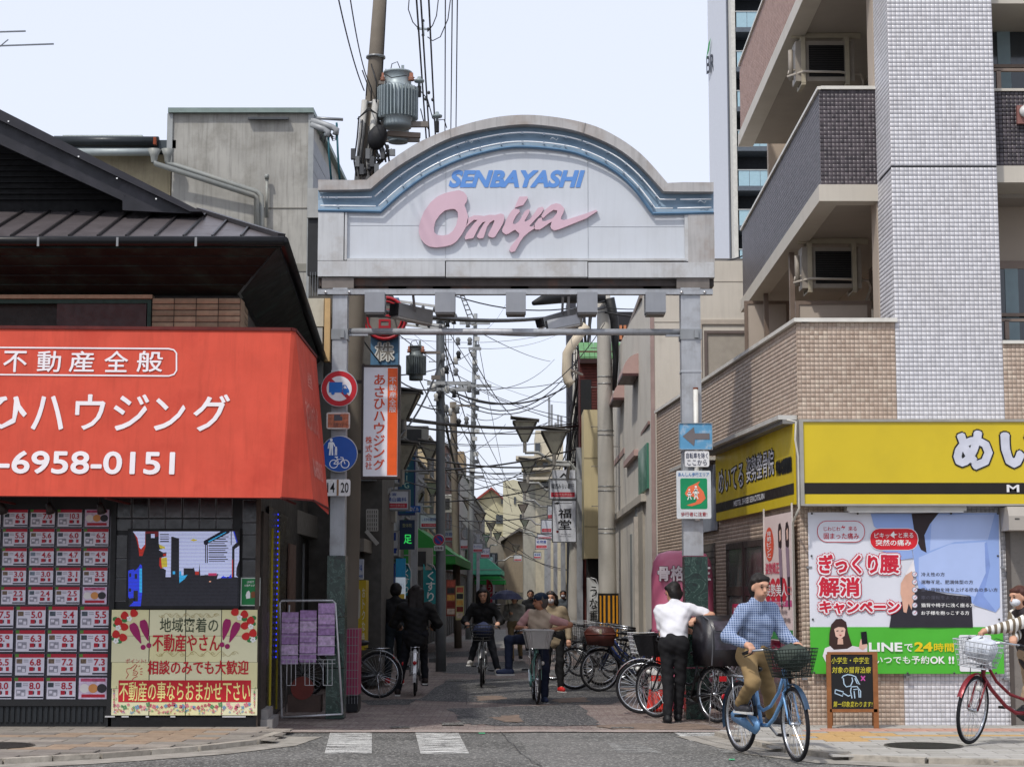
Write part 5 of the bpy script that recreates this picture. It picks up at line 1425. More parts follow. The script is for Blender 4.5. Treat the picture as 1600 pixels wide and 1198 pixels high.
mb = NM(M('#c9c7c0', .45, .2)); u_ = Vector((0, 0, hS + .07)); mb.bar(q0 + u_ + nl * .06, q1 + u_ + nl * .10, .22, .05); mb.mat(M('#7c7a76', .5)); mb.bar(q0 + u_ + nl * .02 + Vector((0, 0, -.05)), q1 + u_ + nl * .02 + Vector((0, 0, -.05)), .2, .05)
o = mb.bw('awning_cassette', None, loc=q0 + u_); o['label'] = 'white retracted awning cassette above the yellow side sign'; o['category'] = 'awning'
r0 = q1 + (q1 - q0).normalized() * .12; r1 = r0 + (q1 - q0).normalized() * 2.6
MB_ = NM(M('#8b9099', .5, var=.05)).obox(r1 - Vector((0, 0, .12)), r0 - r1, -nl * (off - .01), (0, 0, hS + .0))
o = MB_.bw('blank_sign_box', None, loc=r0); o['label'] = 'blank grey sign box next to the yellow side sign'; o['category'] = 'shop sign'
mb = NM(M('#c9c7c0', .45, .2)); mb.bar(r0 + Vector((0, 0, hS - .03)) + nl * .06, r1 + Vector((0, 0, hS - .03)) + nl * .06, .3, .05)
o = mb.bw('awning_cassette', None, loc=r0 + Vector((0, 0, hS))); o['label'] = 'white retracted awning cassette above the blank grey sign box'; o['category'] = 'awning'
mb = NM(M('#c0bdb2', .5), True); cx = a.x - .03
mb.tube([(cx - .12, Ys - .02, b.z + .02), (cx - .02, Ys - .03, b.z), (cx - .03, Ys - .03, b.z - .2), (cx, Ys - .03, b.z - .4), (cx, Ys - .03, a.z - .05), (cx - .03, Ys, a.z - .12), (cx - .03, YF - .03, a.z - .2), (cx - .03, YF - .03, .3)], .013, 6); mb.bw('conduit', apt)
# ---- side wall below the sign: glazed door in a tile reveal, shutter, second opening
def on_side(Y, d=0.0): return Vector((side2(Y), Y, 0)) + nl * d
zd = 2.2
dm = M('#4a403c', .4, .2, var=.1)
mb = NM(M('#1d1a19', .4)); mb.obox(on_side(24.8, -.004), on_side(21.1, 0) - on_side(24.8, 0), -nl * .002, (0, 0, zd)); mb.bw('door_opening', apt)
for i, (y0, y1) in enumerate(((21.15, 22.3), (22.35, 23.5), (23.55, 24.7))):
 d_ = NM(dm); A = on_side(y1, .01); B = on_side(y0, .01); v = B - A; L_ = v.length; v.normalize()
 for s0, s1, z0, z1 in ((0, .06, .05, zd), (L_ - .06, L_, .05, zd), (.06, L_ - .06, .05, .14), (.06, L_ - .06, zd - .08, zd), (.06, L_ - .06, 1.5, 1.62)):
  d_.obox(A + v * s0 + Vector((0, 0, z0)), v * (s1 - s0), nl * .03, (0, 0, z1 - z0))
 d_o = d_.bw('door', apt)
 NM(M('#6f6a68', .15, var=.3, scale=2, spec=.7)).obox(A + v * .06 + Vector((0, 0, .14)), v * (L_ - .12), nl * .012, (0, 0, 1.36)).bw('pane', d_o)
 NM(M('#56524f', .15, var=.3, scale=2, spec=.7)).obox(A + v * .06 + Vector((0, 0, 1.62)), v * (L_ - .12), nl * .012, (0, 0, zd - .08 - 1.62)).bw('pane', d_o)
 pl = PL(A + nl * .0145, v, (0, 0, 1)); q_ = MB()
 for k_, (s_, z0) in enumerate((('首', 1.05), ('・', .9), ('肩', .6)) if i == 0 else (('肩', 1.05), ('・', .9), ('腰', .6)) if i == 1 else (('腰', 1.05), ('・', .9), ('膝', .6))):
  q_.mat(M('#c2335a', .5)); polyp(q_, rrect(L_ * .3, z0, L_ * .38, .34 if s_ != '・' else .12, .03), pl.o, pl.u, pl.v, .002); q_.mat(WHITE)
  if s_ != '・': letters(q_, s_, pl.o, pl.u, pl.v, L_ * .36, z0 + .05, L_ * .26, .24, .01, .004)
 q_.bw('lettering', d_o)
mb = NM(M('#57504a', .5, .3)); mb.obox(on_side(28.1, -.004), on_side(25.7, 0) - on_side(28.1, 0), -nl * .002, (0, 0, 2.25)); mb.bw('shutter_opening', apt)
sh = None
for k_ in range(24):
 A = on_side(28.1, .0); B = on_side(25.7, .0); q_ = NM(M('#6d6660', .45, .4, var=.1)); q_.obox(A + Vector((0, 0, .02 + k_ * .092)), B - A, nl * .018, (0, 0, .08)); q_.bw('shutter_slat', apt)
# ---- vertical poster on the side, near the corner
vp = thing('tall_side_poster', 'tall narrow pink and white posture poster beside the clinic door', 'poster', on_side(20.7, .1))
A = on_side(22.1, .07); B = on_side(20.6, .07); zt_, zb_ = PZ(799, 20.6), PZ(1003, 20.6)
pv = PL(A + Vector((0, 0, zb_)), B - A, (0, 0, 1)); W, H = (B - A).length, zt_ - zb_
NM(M('#dcc9c4', .5, var=.04)).obox(A + Vector((0, 0, zb_)), B - A, -nl * .01, (0, 0, H)).bw('sheet', vp)
mb = NM(M('#c6bfba', .4));
for q_ in (A, B): mb.bar(q_ + Vector((0, 0, zb_ - .1)), q_ + Vector((0, 0, zt_ + .1)), .02)
mb.bw('frame', vp)
mb = MB()
def vq(pts, m_, l=.003): mb.mat(m_); polyp(mb, [(x * W, y * H) for x, y in pts], pv.o, pv.u, pv.v, l)
def vt(s, x0, y0, x1, y1, m_, bold=.012, l=.006, vertical=False): mb.mat(m_); letters(mb, s, pv.o, pv.u, pv.v, x0 * W, y0 * H, (x1 - x0) * W, (y1 - y0) * H, bold, l, vertical=vertical)
vq([(.2 + .16 * math.cos(t), .77 + .14 * math.sin(t)) for t in [i * .3 for i in range(21)]], M('#d9553a', .5))
vt('背筋ピンと', .12, .66, .28, .88, WHITE, .01, vertical=True)
for cx in (.58, .83):
 vq([(cx - .06, .86), (cx - .03, .92), (cx + .03, .93), (cx + .07, .88), (cx + .06, .74), (cx, .70), (cx - .05, .74)], M('#2f2023', .5), .004)
 vq([(cx - .02, .86), (cx + .04, .88), (cx + .05, .80), (cx, .78)], M('#d8b3a2', .5), .005)
 vq([(cx - .05, .74), (cx + .06, .72), (cx + .08, .50), (cx + .06, .28), (cx, .28), (cx - .02, .50)], M('#8d7a88', .5), .0045)
 vq([(cx + .0, .5), (cx + .08, .5), (cx + .06, .26), (cx + .02, .24)], M('#2b2229', .5), .0048)
vt('姿勢矯正', .05, .53, .55, .62, M('#d0405e', .5), .02)
for i in range(4): vq([((.12 + i * .19 - .0 + .11 * math.cos(t)), .40 + .095 * math.sin(t)) for t in [j * .35 for j in range(18)]], M('#c92a3a', .5), .0035 + i * .0003)
vt('姿勢美人', .05, .35, .80, .45, WHITE, .012)
vt('に!', .80, .36, .95, .43, M('#c92a3a', .5), .012)
vq(rct(.08, .27, .95, .32), M('#c04f80', .5)); vt('ココロとカラダ', .3, .278, .75, .312, WHITE)
vt('女性・整骨院', .15, .21, .8, .245, M('#8a7f80', .5)); vt('肩こり・腰痛', .15, .15, .9, .185, M('#8a7f80', .5))
vq(rct(.05, .01, .98, .09), M('#2f8a4a', .5)); vq([(.2 + .07 * math.cos(t), .05 + .03 * math.sin(t)) for t in [j * .5 for j in range(13)]], WHITE, .005); vt('LINE', .45, .03, .85, .07, WHITE, .01)
mb.bw('print', vp)
# ---- big campaign banner
bn = thing('campaign_banner', 'large clinic banner with red lettering, blue shirt photograph and green lower band', 'banner', P(1414, 1053, YF - .06))
Yn = YF - .06; BN = front(Yn)
a = P(1267, 1052, Yn); b = P(1561.5, 800, Yn)
nb = 30
mb = MB();
def wob(x, z): return .006 * math.sin(x * 5 + z * 2) + .004 * math.sin(x * 11 - z * 6)
gz = P(0, 979, Yn).z
wm, grn = M('#d4d6de', .45, var=.02), M('#4cae34', .42, var=.04)
for (z0, z1, m_) in ((a.z, gz, grn), (gz, b.z, wm)):
 mb.mat(m_, True); nv = 6 if m_ is grn else 12; vs = []; fs = []
 for j in range(nv + 1):
  for i in range(nb + 1):
   x = a.x + (b.x - a.x) * i / nb; z = z0 + (z1 - z0) * j / nv; vs.append((x, Yn + abs(wob(x, z)) * .8, z))
 for j in range(nv):
  for i in range(nb): q = j * (nb + 1) + i; fs.append((q, q + 1, q + nb + 2, q + nb + 1))
 mb.add(vs, fs)
mb.bw('cloth', bn)
mb = MB()
bq = lambda pts: [(1240 + x / 2.867, 780 + y / 2.867) for x, y in pts]
def bp_(pts, m_, l): mb.mat(m_); BN.poly(mb, bq(pts), l)
sh1, sh2, sh3 = M('#8fa8dc', .5, var=.05, scale=3), M('#7f97d0', .5), M('#a9bce6', .5, var=.05, scale=3)
skin_p = M('#d3a690', .5); blk_p = M('#2a2830', .5)
bp_([(345, 63), (530, 63), (530, 130), (480, 180), (400, 150), (360, 120)], sh1, .004)
bp_([(395, 225), (530, 225), (535, 262), (470, 272), (420, 255)], sh1, .004)
bp_([(530, 63), (918, 60), (924, 480), (905, 505), (800, 470), (790, 430), (560, 400), (545, 330), (530, 200)], sh1, .0042)
bp_([(560, 260), (700, 200), (860, 190), (868, 300), (830, 440), (790, 428), (600, 400), (560, 360)], sh3, .0046)
bp_([(855, 195), (866, 190), (880, 300), (850, 430), (905, 500), (880, 495), (800, 465), (860, 330)], sh2, .005)
bp_([(620, 70), (900, 66), (870, 180), (720, 190), (610, 230)], sh3, .0046)
bp_([(440, 500), (545, 395), (690, 425), (795, 435), (803, 573), (428, 573)], blk_p, .0055)
bp_([(480, 375), (500, 340), (530, 320), (545, 400), (535, 460), (528, 495), (515, 465), (505, 508), (492, 503), (485, 450), (478, 420)], skin_p, .006)
bp_([(500, 335), (537, 270), (545, 330), (530, 345)], M('#e6e3e6', .5), .0058)
bp_([(528, 63), (650, 60), (610, 110), (585, 160), (595, 238), (570, 225), (545, 170), (535, 110)], M('#2b1f22', .5), .0062)
def bt_(s, x0, y0, x1, y1, m_, bold=.012, l=.008, shear=0.):
 mb.mat(m_); A = bq([(x0, y1), (x1, y0)]); BN.text(mb, s, A[0][0], A[1][1], A[1][0], A[0][1], bold, l, shear)
PR = M('#c01f36', .5)
mb.mat(PR);
def ell_(x0, y0, x1, y1, m_, l, r=.45):
 A = bq([(x0, y1), (x1, y0)]); mb.mat(m_); BN.rect(mb, A[0][0], A[1][1], A[1][0], A[0][1], l, r)
ell_(106, 95, 318, 192, PR, .005); ell_(109, 98, 315, 189, wm, .0062)
ell_(341, 128, 557, 228, wm, .0064); ell_(344, 131, 554, 225, M('#cc1f2c', .5), .0072)
bt_('じわじわ', 135, 122, 208, 141, PR); bt_('来る', 245, 120, 282, 141, PR); bt_('固まった痛み', 135, 150, 292, 177, PR, .02)
bp_([(212, 128), (222, 112), (220, 122), (232, 120), (222, 136), (224, 126)], PR, .008)
bt_('ピキッ', 362, 150, 428, 173, WHITE, .012, .0085); bt_('と来る', 470, 148, 535, 172, WHITE, .012, .0085); bt_('突然の痛み', 368, 180, 525, 207, WHITE, .02, .0085)
bp_([(432, 160), (448, 142), (452, 154), (466, 156), (450, 162), (452, 174), (440, 166)], WHITE, .0085)
def outlined(s, x0, y0, x1, y1, e=7):
 A = bq([(x0, y1), (x1, y0)]); q = (A[0][0], A[1][1], A[1][0], A[0][1])
 mb.mat(PR); BN.halo(mb, s, *q, .034, .012, .0078)
 mb.mat(M('#e6e2e6', .5)); BN.halo(mb, s, *q, .024, .012, .0102)
 mb.mat(PR); BN.halo(mb, s, *q, .007, .010, .0126)
outlined('ぎっくり', 115, 248, 375, 330); outlined('腰', 388, 250, 468, 328)
outlined('解消', 115, 350, 293, 432); outlined('キャンペーン', 118, 456, 472, 508)
for i, s_ in enumerate(('冷え性の方', '運動不足、肥満体型の方', '重い荷物を持ち上げる機会の多い方', '車の運転をよくする方', '猫背や椅子に浅く座る方', 'お子様を抱っこする方')):
 y = 326 + i * 34.5; wx = (105, 232, 342, 215, 238, 215)[i]
 bt_(s_, 571, y, 571 + wx, y + 18, M('#4c4c58', .5) if i < 4 else WHITE, .010, .0085)
 A = BN.ab(*bq([(542, y + 9)])[0]); mb.mat(M('#8d8a98', .5)); polyp(mb, disc(A[0], A[1], .032, n=16), BN.o, BN.u, BN.v, .0080); mb.mat(wm); polyp(mb, disc(A[0], A[1], .025, n=16), BN.o, BN.u, BN.v, .0088)
 mb.mat(M('#c05068', .5)); brush(mb, [(A[0] - .012, A[1] + .004), (A[0], A[1] - .01), (A[0] + .018, A[1] + .018)], .007, BN.o, BN.u, BN.v, .0095)
hair = M('#3a2420', .5)
bp_([(160, 600), (168, 560), (190, 535), (215, 533), (235, 548), (242, 590), (262, 655), (240, 668), (180, 672), (158, 650)], hair, .006)
bp_([(130, 700), (140, 665), (180, 650), (240, 650), (290, 660), (330, 650), (330, 685), (260, 700), (200, 720), (150, 740)], M('#dcd6da', .5), .0055)
bp_([(180, 575), (195, 558), (222, 558), (232, 580), (228, 610), (208, 626), (188, 612)], M('#e0b8a6', .5), .0078)
bp_([(198, 622), (220, 622), (222, 648), (196, 648)], M('#d6ab98', .5), .0066)
bp_([(178, 582), (186, 556), (210, 548), (232, 560), (235, 585), (225, 572), (200, 570), (186, 576)], hair, .009)
bp_([(202, 605), (216, 605), (209, 611)], M('#b03a44', .5), .0095)
for x in (196, 218): bp_([(x - 5, 587), (x + 4, 585), (x + 4, 589), (x - 5, 591)], hair, .0095)
bp_([(296, 640), (300, 625), (330, 630), (328, 660), (310, 675), (292, 665)], M('#d9ae9c', .5), .0066)
bp_([(300, 593), (326, 590), (331, 645), (306, 649)], M('#16161a', .3), .0085)
bt_('LINE', 337, 640, 486, 680, WHITE, .03); bt_('で', 496, 646, 532, 680, WHITE, .02); bt_('24', 541, 638, 621, 680, M('#e0c61c', .5), .04); bt_('時間', 629, 643, 716, 681, M('#e0c61c', .5), .025)
bt_('いつでも予約', 365, 700, 606, 735, WHITE, .02); bt_('OK', 612, 702, 678, 735, WHITE, .03); bt_('!!', 694, 702, 718, 735, WHITE, .03)
ell_(744, 606, 884, 770, M('#dcdfe2', .5), .006, .06)
mb.bw('print', bn, kind='stuff')
mb = NM(M('#4c4c4c', .4, .5), True)
for x, y in ((1268.5, 802), (1340, 802), (1486, 802), (1559, 802), (1268, 868), (1559, 868), (1270, 967), (1561, 967), (1272, 1050), (1340, 1051), (1418, 1051), (1491, 1051), (1556, 1051)):
 p = P(x, y, Yn - .004); mb.cyl(p, p + Vector((0, -.008, 0)), .012, n=8)
mb.bw('eyelet', bn, kind='stuff')
for x, y in ((1264, 886), (1566, 886), (1257, 1060), (1419, 1057), (1572, 1060), (1290, 1059)):
 p = P(x, y, YF - .03); NM(M('#9a9a9a', .3, .8)).box(p.x - .03, p.x + .03, YF - .06, YF, p.z - .012, p.z + .012).bw('hook', bn)
lt = thing('strip_light', 'slim white strip light above the campaign banner', 'light', P(1414, 794, YF - .2))
a = P(1322, 799.5, YF - .16); b = P(1508, 788, YF - .16); NM(M('#b5b3ad', .4, .2)).box(a.x, b.x, YF - .22, YF - .003, a.z + .01, b.z).bw('housing', lt)
NM(M('#e0e0dc', .4)).box(a.x + .03, b.x - .03, YF - .21, YF - .1, a.z - .005, a.z + .01).bw('diffuser', lt)
cn = thing('beige_canopy', 'small rounded beige metal canopy at the right edge beside the banner', 'canopy', P(1600, 828, YF - .3))
a = P(1576, 828, YF - .4); b = P(1700, 791, YF - .4)
mb = NM(M('#aba49a', .4, .2, var=.05)); mb.prism([(0, 0), (.42, 0), (.42, b.z - a.z), (.05, b.z - a.z), (0, (b.z - a.z) * .6)], (a.x, YF - .42, a.z), (0, 1, 0), (0, 0, 1), (b.x - a.x, 0, 0)); mb.bw('hood', cn)
p = P(1589, 810, YF - .43); NM(INK).box(p.x - .02, p.x + .03, YF - .426, YF - .42, p.z - .006, p.z + .006).bw('badge', cn)
mb = NM(M('#57504b', .4, .3)); a = P(1580, 1135, YF); mb.box(a.x, a.x + .05, YF - .02, YF, a.z, PZ(828, YF)); mb.mat(M('#77726c', .3)); mb.box(a.x + .05, XR, YF - .012, YF, a.z, PZ(828, YF)); mb.bw('entrance_door', apt)
# == the old concrete house behind the corner shop
conc = M('#a7a59e', .85, var=.16, scale=1.5, bump=.25, streak=.55, dirt='#6d6a60', dirt_amt=.6, dirt_scale=1.1)
conc_y = M('#ada287', .85, var=.14, scale=1.6, bump=.2, streak=.4, dirt='#7c7360', dirt_amt=.5, dirt_scale=1.3)
def named_box(mb, name, parent): return mb.bw(name, parent)
YC = 32.0
ch = thing('concrete_house', 'weathered grey concrete house with rusty rain pipes behind the black roof', 'house', (-5, YC, 0))
cx0, cx1 = PX(268, YC, 300), PX(480.5, YC, 300)
zc = PZ(178, YC)
CS = .016
mb = NM(conc).prism([(cx0, YC), (cx1, YC), (cx1 + CS * 14, YC + 14), (cx0, YC + 14)], (0, 0, 0), (1, 0, 0), (0, 1, 0), (0, 0, zc)); mb.bw('wall', ch)
mb = NM(M('#7f8d88', .5, .3)); mb.box(cx0 - .08, cx1 + .1, YC - .1, YC + .3, zc, zc + .09); mb.bar((cx1 + .02, YC, zc + .045), (cx1 + .02 + CS * 14, YC + 14, zc + .045), .16, .09); mb.bw('roof_edge', ch)
mb = NM(M('#9a9d9c', .5, .3)); mb.box(cx1 + .002, cx1 + .1, YC - .03, YC + .0, 0, zc); mb.box(cx0 - .1, cx0 - .0, YC - .04, YC + .05, PZ(262, YC), zc); mb.bw('corner_trim', ch)
NM(M('#7d7a72', .9)).box(cx0 + 1.6, cx1, YC - .012, YC - .002, PZ(326, YC), PZ(324.5, YC)).bw('wall_joint', ch)
mb = NM(M('#88867d', .9)); mb.box(PX(452, YC), cx1, YC - .015, YC - .002, PZ(424, YC), PZ(412, YC)); mb.bw('stained_band', ch)
sd = M('#8e9196', .6, var=.08, streak=.2)
for k_ in range(26):
 z0 = 2.2 + k_ * .31
 if z0 + .3 < zc: NM(sd).obox((cx1 + .004, YC + .02, z0), (CS * 14, 14, 0), (.02, 0, 0), (0, 0, .298)).bw('siding_board', ch)
NM(M('#505254', .4, .4)).box(PX(378, YC), PX(443, YC), YC - .12, YC - .04, PZ(189, YC), PZ(185.5, YC)).bw('wall_bracket', ch)
pm = M('#8d908c', .5, .1, var=.1, dirt='#a39a86', dirt_amt=.3)
def wp(px, py, Y): return P(px, py, Y)
def poly_pipe(name, pts, r, parent, m_=pm, n=8):
 mb = NM(m_, True); mb.tube(pts, r, n); return mb.bw(name, parent)
poly_pipe('rain_pipe', [wp(262, 240, YC - .3), wp(262, 256, YC - .3), wp(272, 258, YC - .3), wp(402, 300, YC - .2), wp(408, 306, YC - .2), wp(409, 352, YC - .2), wp(409, 380, YC - .2)], .05, ch)
poly_pipe('rain_pipe', [wp(241, 250, YC - .5), wp(243, 256, YC - .5), wp(397, 306, YC - .35), wp(401, 311, YC - .3), wp(401, 380, YC - .3)], .05, ch)
poly_pipe('vent_pipe', [wp(417, 278, YC - .1), wp(417, 340, YC - .1)], .03, ch)
NM(pm, True).cyl(wp(414, 276, YC - .12), wp(420, 276, YC - .12), .05, n=10).bw('vent_cap', ch)
for px, Y in ((241, YC - .5), (262, YC - .3)):
 c = wp(px, 244, Y); mb = NM(pm, True); mb.lathe([(.05, -.12), (.07, .0), (.12, .12), (.1, .12)], c, 12); mb.bw('rain_hopper', ch)
NM(M('#8a3f22', .7)).box(wp(239, 232, YC - .5).x, wp(243, 232, YC - .5).x, YC - .5, YC - .4, PZ(236, YC), PZ(225, YC)).bw('rusty_stub', ch)
wg = thing('ochre_house', 'lower ochre plastered house with dark gutter left of the grey concrete house', 'house', (-8, YC + .5, 0))
NM(conc_y).box(PX(60, YC + .4), cx0 - .101, YC + .4, YC + 9, 0, PZ(242, YC + .4)).bw('wall', wg)
mb = NM(M('#2b3033', .4, .3), True); mb.cyl(wp(85, 221, YC), wp(248, 222, YC), .10, n=10); mb.mat(M('#3d464b', .5)); mb.box(PX(75, YC), PX(262, YC), YC, YC + 2, PZ(232, YC), PZ(219, YC)); mb.bw('dark_gutter', wg)
mb = NM(M('#9aa2a2', .5, .2), True); mb.cyl(wp(120, 238, YC - .1), wp(243, 238, YC - .1), .07, n=10); mb.bw('grey_gutter', wg)
mb = NM(M('#b6bfb9', .6, .2));
for k_ in range(16):
 x = 80 + k_ * 8; NM(M('#b6bfb9', .6, .2)).box(PX(x, YC + 1), PX(x + 7.6, YC + 1), YC + 1, YC + 3, PZ(219, YC + 1), PZ(211, YC + 1)).bw('roof_sheet', wg)
sb = thing('service_bracket', 'grey pipe bracket with hanging service wires on the grey house corner', 'bracket', wp(490, 190, YC))
mb = NM(M('#8e9193', .4, .4), True); mb.cyl(wp(484, 184, YC), wp(536, 187, YC), .03, n=8); mb.bw('arm', sb)
for (x0, y0, x1, y1) in ((486, 188, 519, 199), (486, 195, 506, 202)):
 mb = NM(M('#9a9d9f', .5, .1), True); a, b = wp(x0, y0, YC), wp(x1, y1, YC); mb.tube([a, b, b + Vector((.08, 0, -.05)), b + Vector((.06, 0, -.14))], .06, 8); mb.bw('conduit_elbow', sb)
mb = NM(M('#1c5560', .5), True)
mb.tube([wp(513, 200, YC), wp(514, 240, YC), wp(518, 285, YC)], .02, 5); mb.tube([wp(526, 192, YC), wp(528, 240, YC), wp(531, 285, YC)], .02, 5)
mb.mat(M('#222326', .5), True)
for i in range(3): mb.tube([wp(507, 205, YC), wp(500, 212 + i * 3, YC), wp(506, 220 + i * 2, YC), wp(513, 202, YC)], .012, 4); mb.tube([wp(514, 205, YC), wp(520, 214 + i * 3, YC), wp(525, 215 + i * 2, YC), wp(527, 195, YC)], .012, 4)
mb.bw('drop_wire', sb, kind='stuff')
# == building kit for the arcade street
def STL(Y, off=0.0): return -3.05 + .016 * (Y - 24) - off if Y < 60 else STX(Y) - 3.0 - off
def STR(Y, off=0.0): return 2.62 + .016 * (Y - 31) + off if Y < 60 else STX(Y) + 3.0 + off
glassd = M('#2b3238', .08, var=.2, spec=.8)
def row_house(side, Y0, Y1, h, wall_m, label, floors=2, xoff=0., shop_m=None, roof=None, win=True, name='house', win_f=None, depth=7.0, awn=None, parapet=True):
 """a terrace house along the street: side -1 left, +1 right"""
 fx = (lambda Y: STL(Y) - xoff) if side < 0 else (lambda Y: STR(Y) + xoff)
 xf0, xf1 = fx(Y0), fx(Y1)
 t = thing(name, label, 'house', (xf0, Y0, 0))
 xo = -depth if side < 0 else depth
 pts = [(xf0, Y0), (xf0 + xo, Y0), (xf1 + xo, Y1), (xf1, Y1)]
 NM(wall_m).prism(pts, (0, 0, 0), (1, 0, 0), (0, 1, 0), (0, 0, h)).bw('wall', t)
 s = -side
 d = Vector((xf1 - xf0, Y1 - Y0, 0)); L = d.length; d.normalize(); n = Vector((s, 0, 0))
 def onf(a, z, o=0.): return Vector((xf0, Y0, z)) + d * a + n * o
 if parapet:
  NM(M('#77736d', .6)).obox(onf(-.05, h, -.3), d * (L + .1), n * .38, (0, 0, .08)).bw('coping', t)
 fh = (h - 3.0) / max(1, floors - 1) if floors > 1 else h
 NM(shop_m or M('#23221f', .5, var=.4, scale=2)).obox(onf(.3, .02, .001), d * (L - .6), n * .02, (0, 0, 2.35)).bw('shop_front', t)
 m_f = win_f or M('#8d8f90', .4, .4)
 for k_ in range(max(1, int(L / 1.6))):
  a = .35 + k_ * (L - .7) / max(1, int(L / 1.6)); NM(m_f).obox(onf(a, .02, .022), d * .07, n * .03, (0, 0, 2.3)).bw('shop_post', t)
 NM(M('#6b6964', .6)).obox(onf(.1, 2.42, .0), d * (L - .2), n * .16, (0, 0, .35)).bw('shop_fascia', t)
 if win:
  for f in range(1, floors):
   z = 3.0 + (f - 1) * fh + .55; nw = max(1, int(L / 2.6)); ww = 1.3
   for k_ in range(nw):
    a = (k_ + .5) * L / nw - ww / 2
    q_ = NM(m_f)
    for aa, zz_, dw, dz in ((0, 0, ww, .05), (0, 1.15, ww, .05), (0, .05, .05, 1.1), (ww - .05, .05, .05, 1.1), (ww / 2 - .025, .05, .05, 1.1)): q_.obox(onf(a + aa, z + zz_, .003), d * dw, n * .05, (0, 0, dz))
    fo = q_.bw('window', t)
    NM(glassd).obox(onf(a + .05, z + .05, .002), d * (ww - .1), n * .015, (0, 0, 1.1)).bw('pane', fo)
 return t, onf, L, d, n
# ---- left side, from the corner shop back
wA = M('#86837c', .8, var=.15, streak=.35, dirt='#5d5a54', dirt_amt=.4)
wB = M('#6f6d6a', .8, var=.12, streak=.3); wC = M('#8d9094', .7, var=.08, streak=.2); wD = M('#b8a786', .8, var=.1, streak=.3)
wE = M('#c0b8a4', .8, var=.08, streak=.25); wF = M('#6b4f42', .8, var=.12); wG = M('#a9a69d', .8, var=.08, streak=.25)
def band(px0, px1, py0, py1, Y, m_, name, t, dy=.3):
 a = P(px0, py1, Y); b = P(px1, py0, Y); return NM(m_).box(a.x, b.x, Y, Y + dy, a.z, b.z).bw(name, t)
nb_ = thing('panelled_house', 'narrow house of pale and grey metal panels between corner shop and gateway post', 'house', (-3.3, 28.6, 0))
pw = M('#a5a6a3', .6, var=.1, streak=.35); pc = M('#b8ab8e', .6, var=.08, streak=.3)
band(474, 600, 425, 1062, 29.2, M('#55534f', .8, var=.25), 'wall', nb_, 3)
band(480, 520, 294, 340, 29.0, pw, 'metal_panel', nb_, .15); band(480, 497, 341, 430, 29.05, M('#2b2c2e', .6), 'dark_gap', nb_, .1)
band(480, 506, 466, 510, 28.9, M('#c0baa8', .6, streak=.3), 'metal_panel', nb_, .2); band(481, 504, 512, 600, 28.9, pw, 'metal_panel', nb_, .2); band(506, 516, 466, 564, 28.8, M('#c9a877', .6), 'metal_panel', nb_, .2)
band(497, 520, 600, 770, 28.9, M('#77756f', .7, streak=.4), 'metal_panel', nb_, .2)
for k_ in range(4): band(484 + k_ * 4, 485 + k_ * 4, 425, 462, 28.95, M('#8d9092', .4, .5), 'rail_bar', nb_, .02)
bench = [(24.6, 30.5, 5.6, M('#5b5955', .8, var=.2, streak=.5), 'dark two storey shop with roller shutter beside the left gateway post', 2, .35),
   (30.5, 38.5, 6.4, wB, 'grey rendered shophouse with dental signs on the left of the arcade', 3, .3),
   (38.5, 47.0, 5.7, wC, 'light blue grey building with a teal vertical sign on the left side', 3, .15),
   (47.0, 56.0, 5.4, M('#8f9195', .8, var=.08, streak=.2), 'plain grey shop with green awning on the left side', 2, .2),
   (56.0, 66.0, 6.4, wD, 'yellowish plastered house above the green awning', 3, .1),
   (66.0, 78.0, 7.0, wF, 'brown brick house in the left row', 3, .1),
   (78.0, 92.0, 7.0, wG, 'pale grey house far down the left row', 2, .1),
   (92.0, 112.0, 6.5, wB, 'dark grey shop near the far bend on the left', 2, .0)]
for Y0, Y1, h, m_, lab, fl, xo in bench: row_house(-1, Y0, Y1, h, m_, lab, fl, xo)
# ---- right side
cream = M('#d2ccc1', .75, var=.05, scale=1.5, streak=.12, dirt='#9d958a', dirt_amt=.3, dirt_scale=1.0)
cr = thing('cream_building', 'cream rendered two storey building with pink arched window hoods', 'building', (2.5, 31.2, 0))
YK0, YK1 = 31.15, 43.5
XK = lambda Y: 2.45 + .0154 * (Y - 30.9)
zk = PZ(462, YK1 + .2)
mb = NM(cream); hK = PZ(408, YK0)
def flank(Y, z): return Vector((XK(Y), Y, z))
ztop0, ztop1 = PZ(465, 33.3), PZ(562, YK1)
mb.prism([(YK0, 0), (YK1, 0), (YK1, ztop1), (33.3, ztop0), (32.9, hK), (YK0, hK)], (XK(YK0), 0, 0), (0, 1, 0), (0, 0, 1), (7, 0, 0))
mb.bw('wall', cr)
mb = NM(M('#8d827b', .6)); mb.bar(flank(33.3, ztop0 + .04), flank(YK1, ztop1 + .04), .16, .10); mb.bw('verge_trim', cr)
mb = NM(M('#a58f8a', .6)); mb.box(XK(YK0) - .03, XK(YK0) + .04, YK0 - .04, YK0, 0, PZ(440, YK0)); mb.bw('corner_strip', cr)
def kf(px, py):
 """point on the cream flank under a photo pixel"""
 pl = PL((XK(YK0), YK0, 0), (.0154, 1, 0), (0, 0, 1)); d = P(px, py, 10) - Vector((0, 0, HC)); n_ = Vector((1, -.0154, 0)); t = (pl.o - Vector((0, 0, HC))).dot(n_) / d.dot(n_); return Vector((0, 0, HC)) + d * t
NM(cream).box(XK(YK0) + .002, 11, YK0 - .03, YK0 - .002, 0, hK).bw('front_wall', cr)
a = P(1101, 592, YK0 - .05); b = P(1166, 517, YK0 - .05)
q_ = NM(M('#6f6460', .5)); w = .05
for x0, x1, z0, z1 in ((a.x, a.x + w, a.z - 1, b.z), (a.x + w, b.x + 1, b.z - w, b.z)): q_.box(x0, x1, YK0 - .09, YK0 - .031, z0, z1)
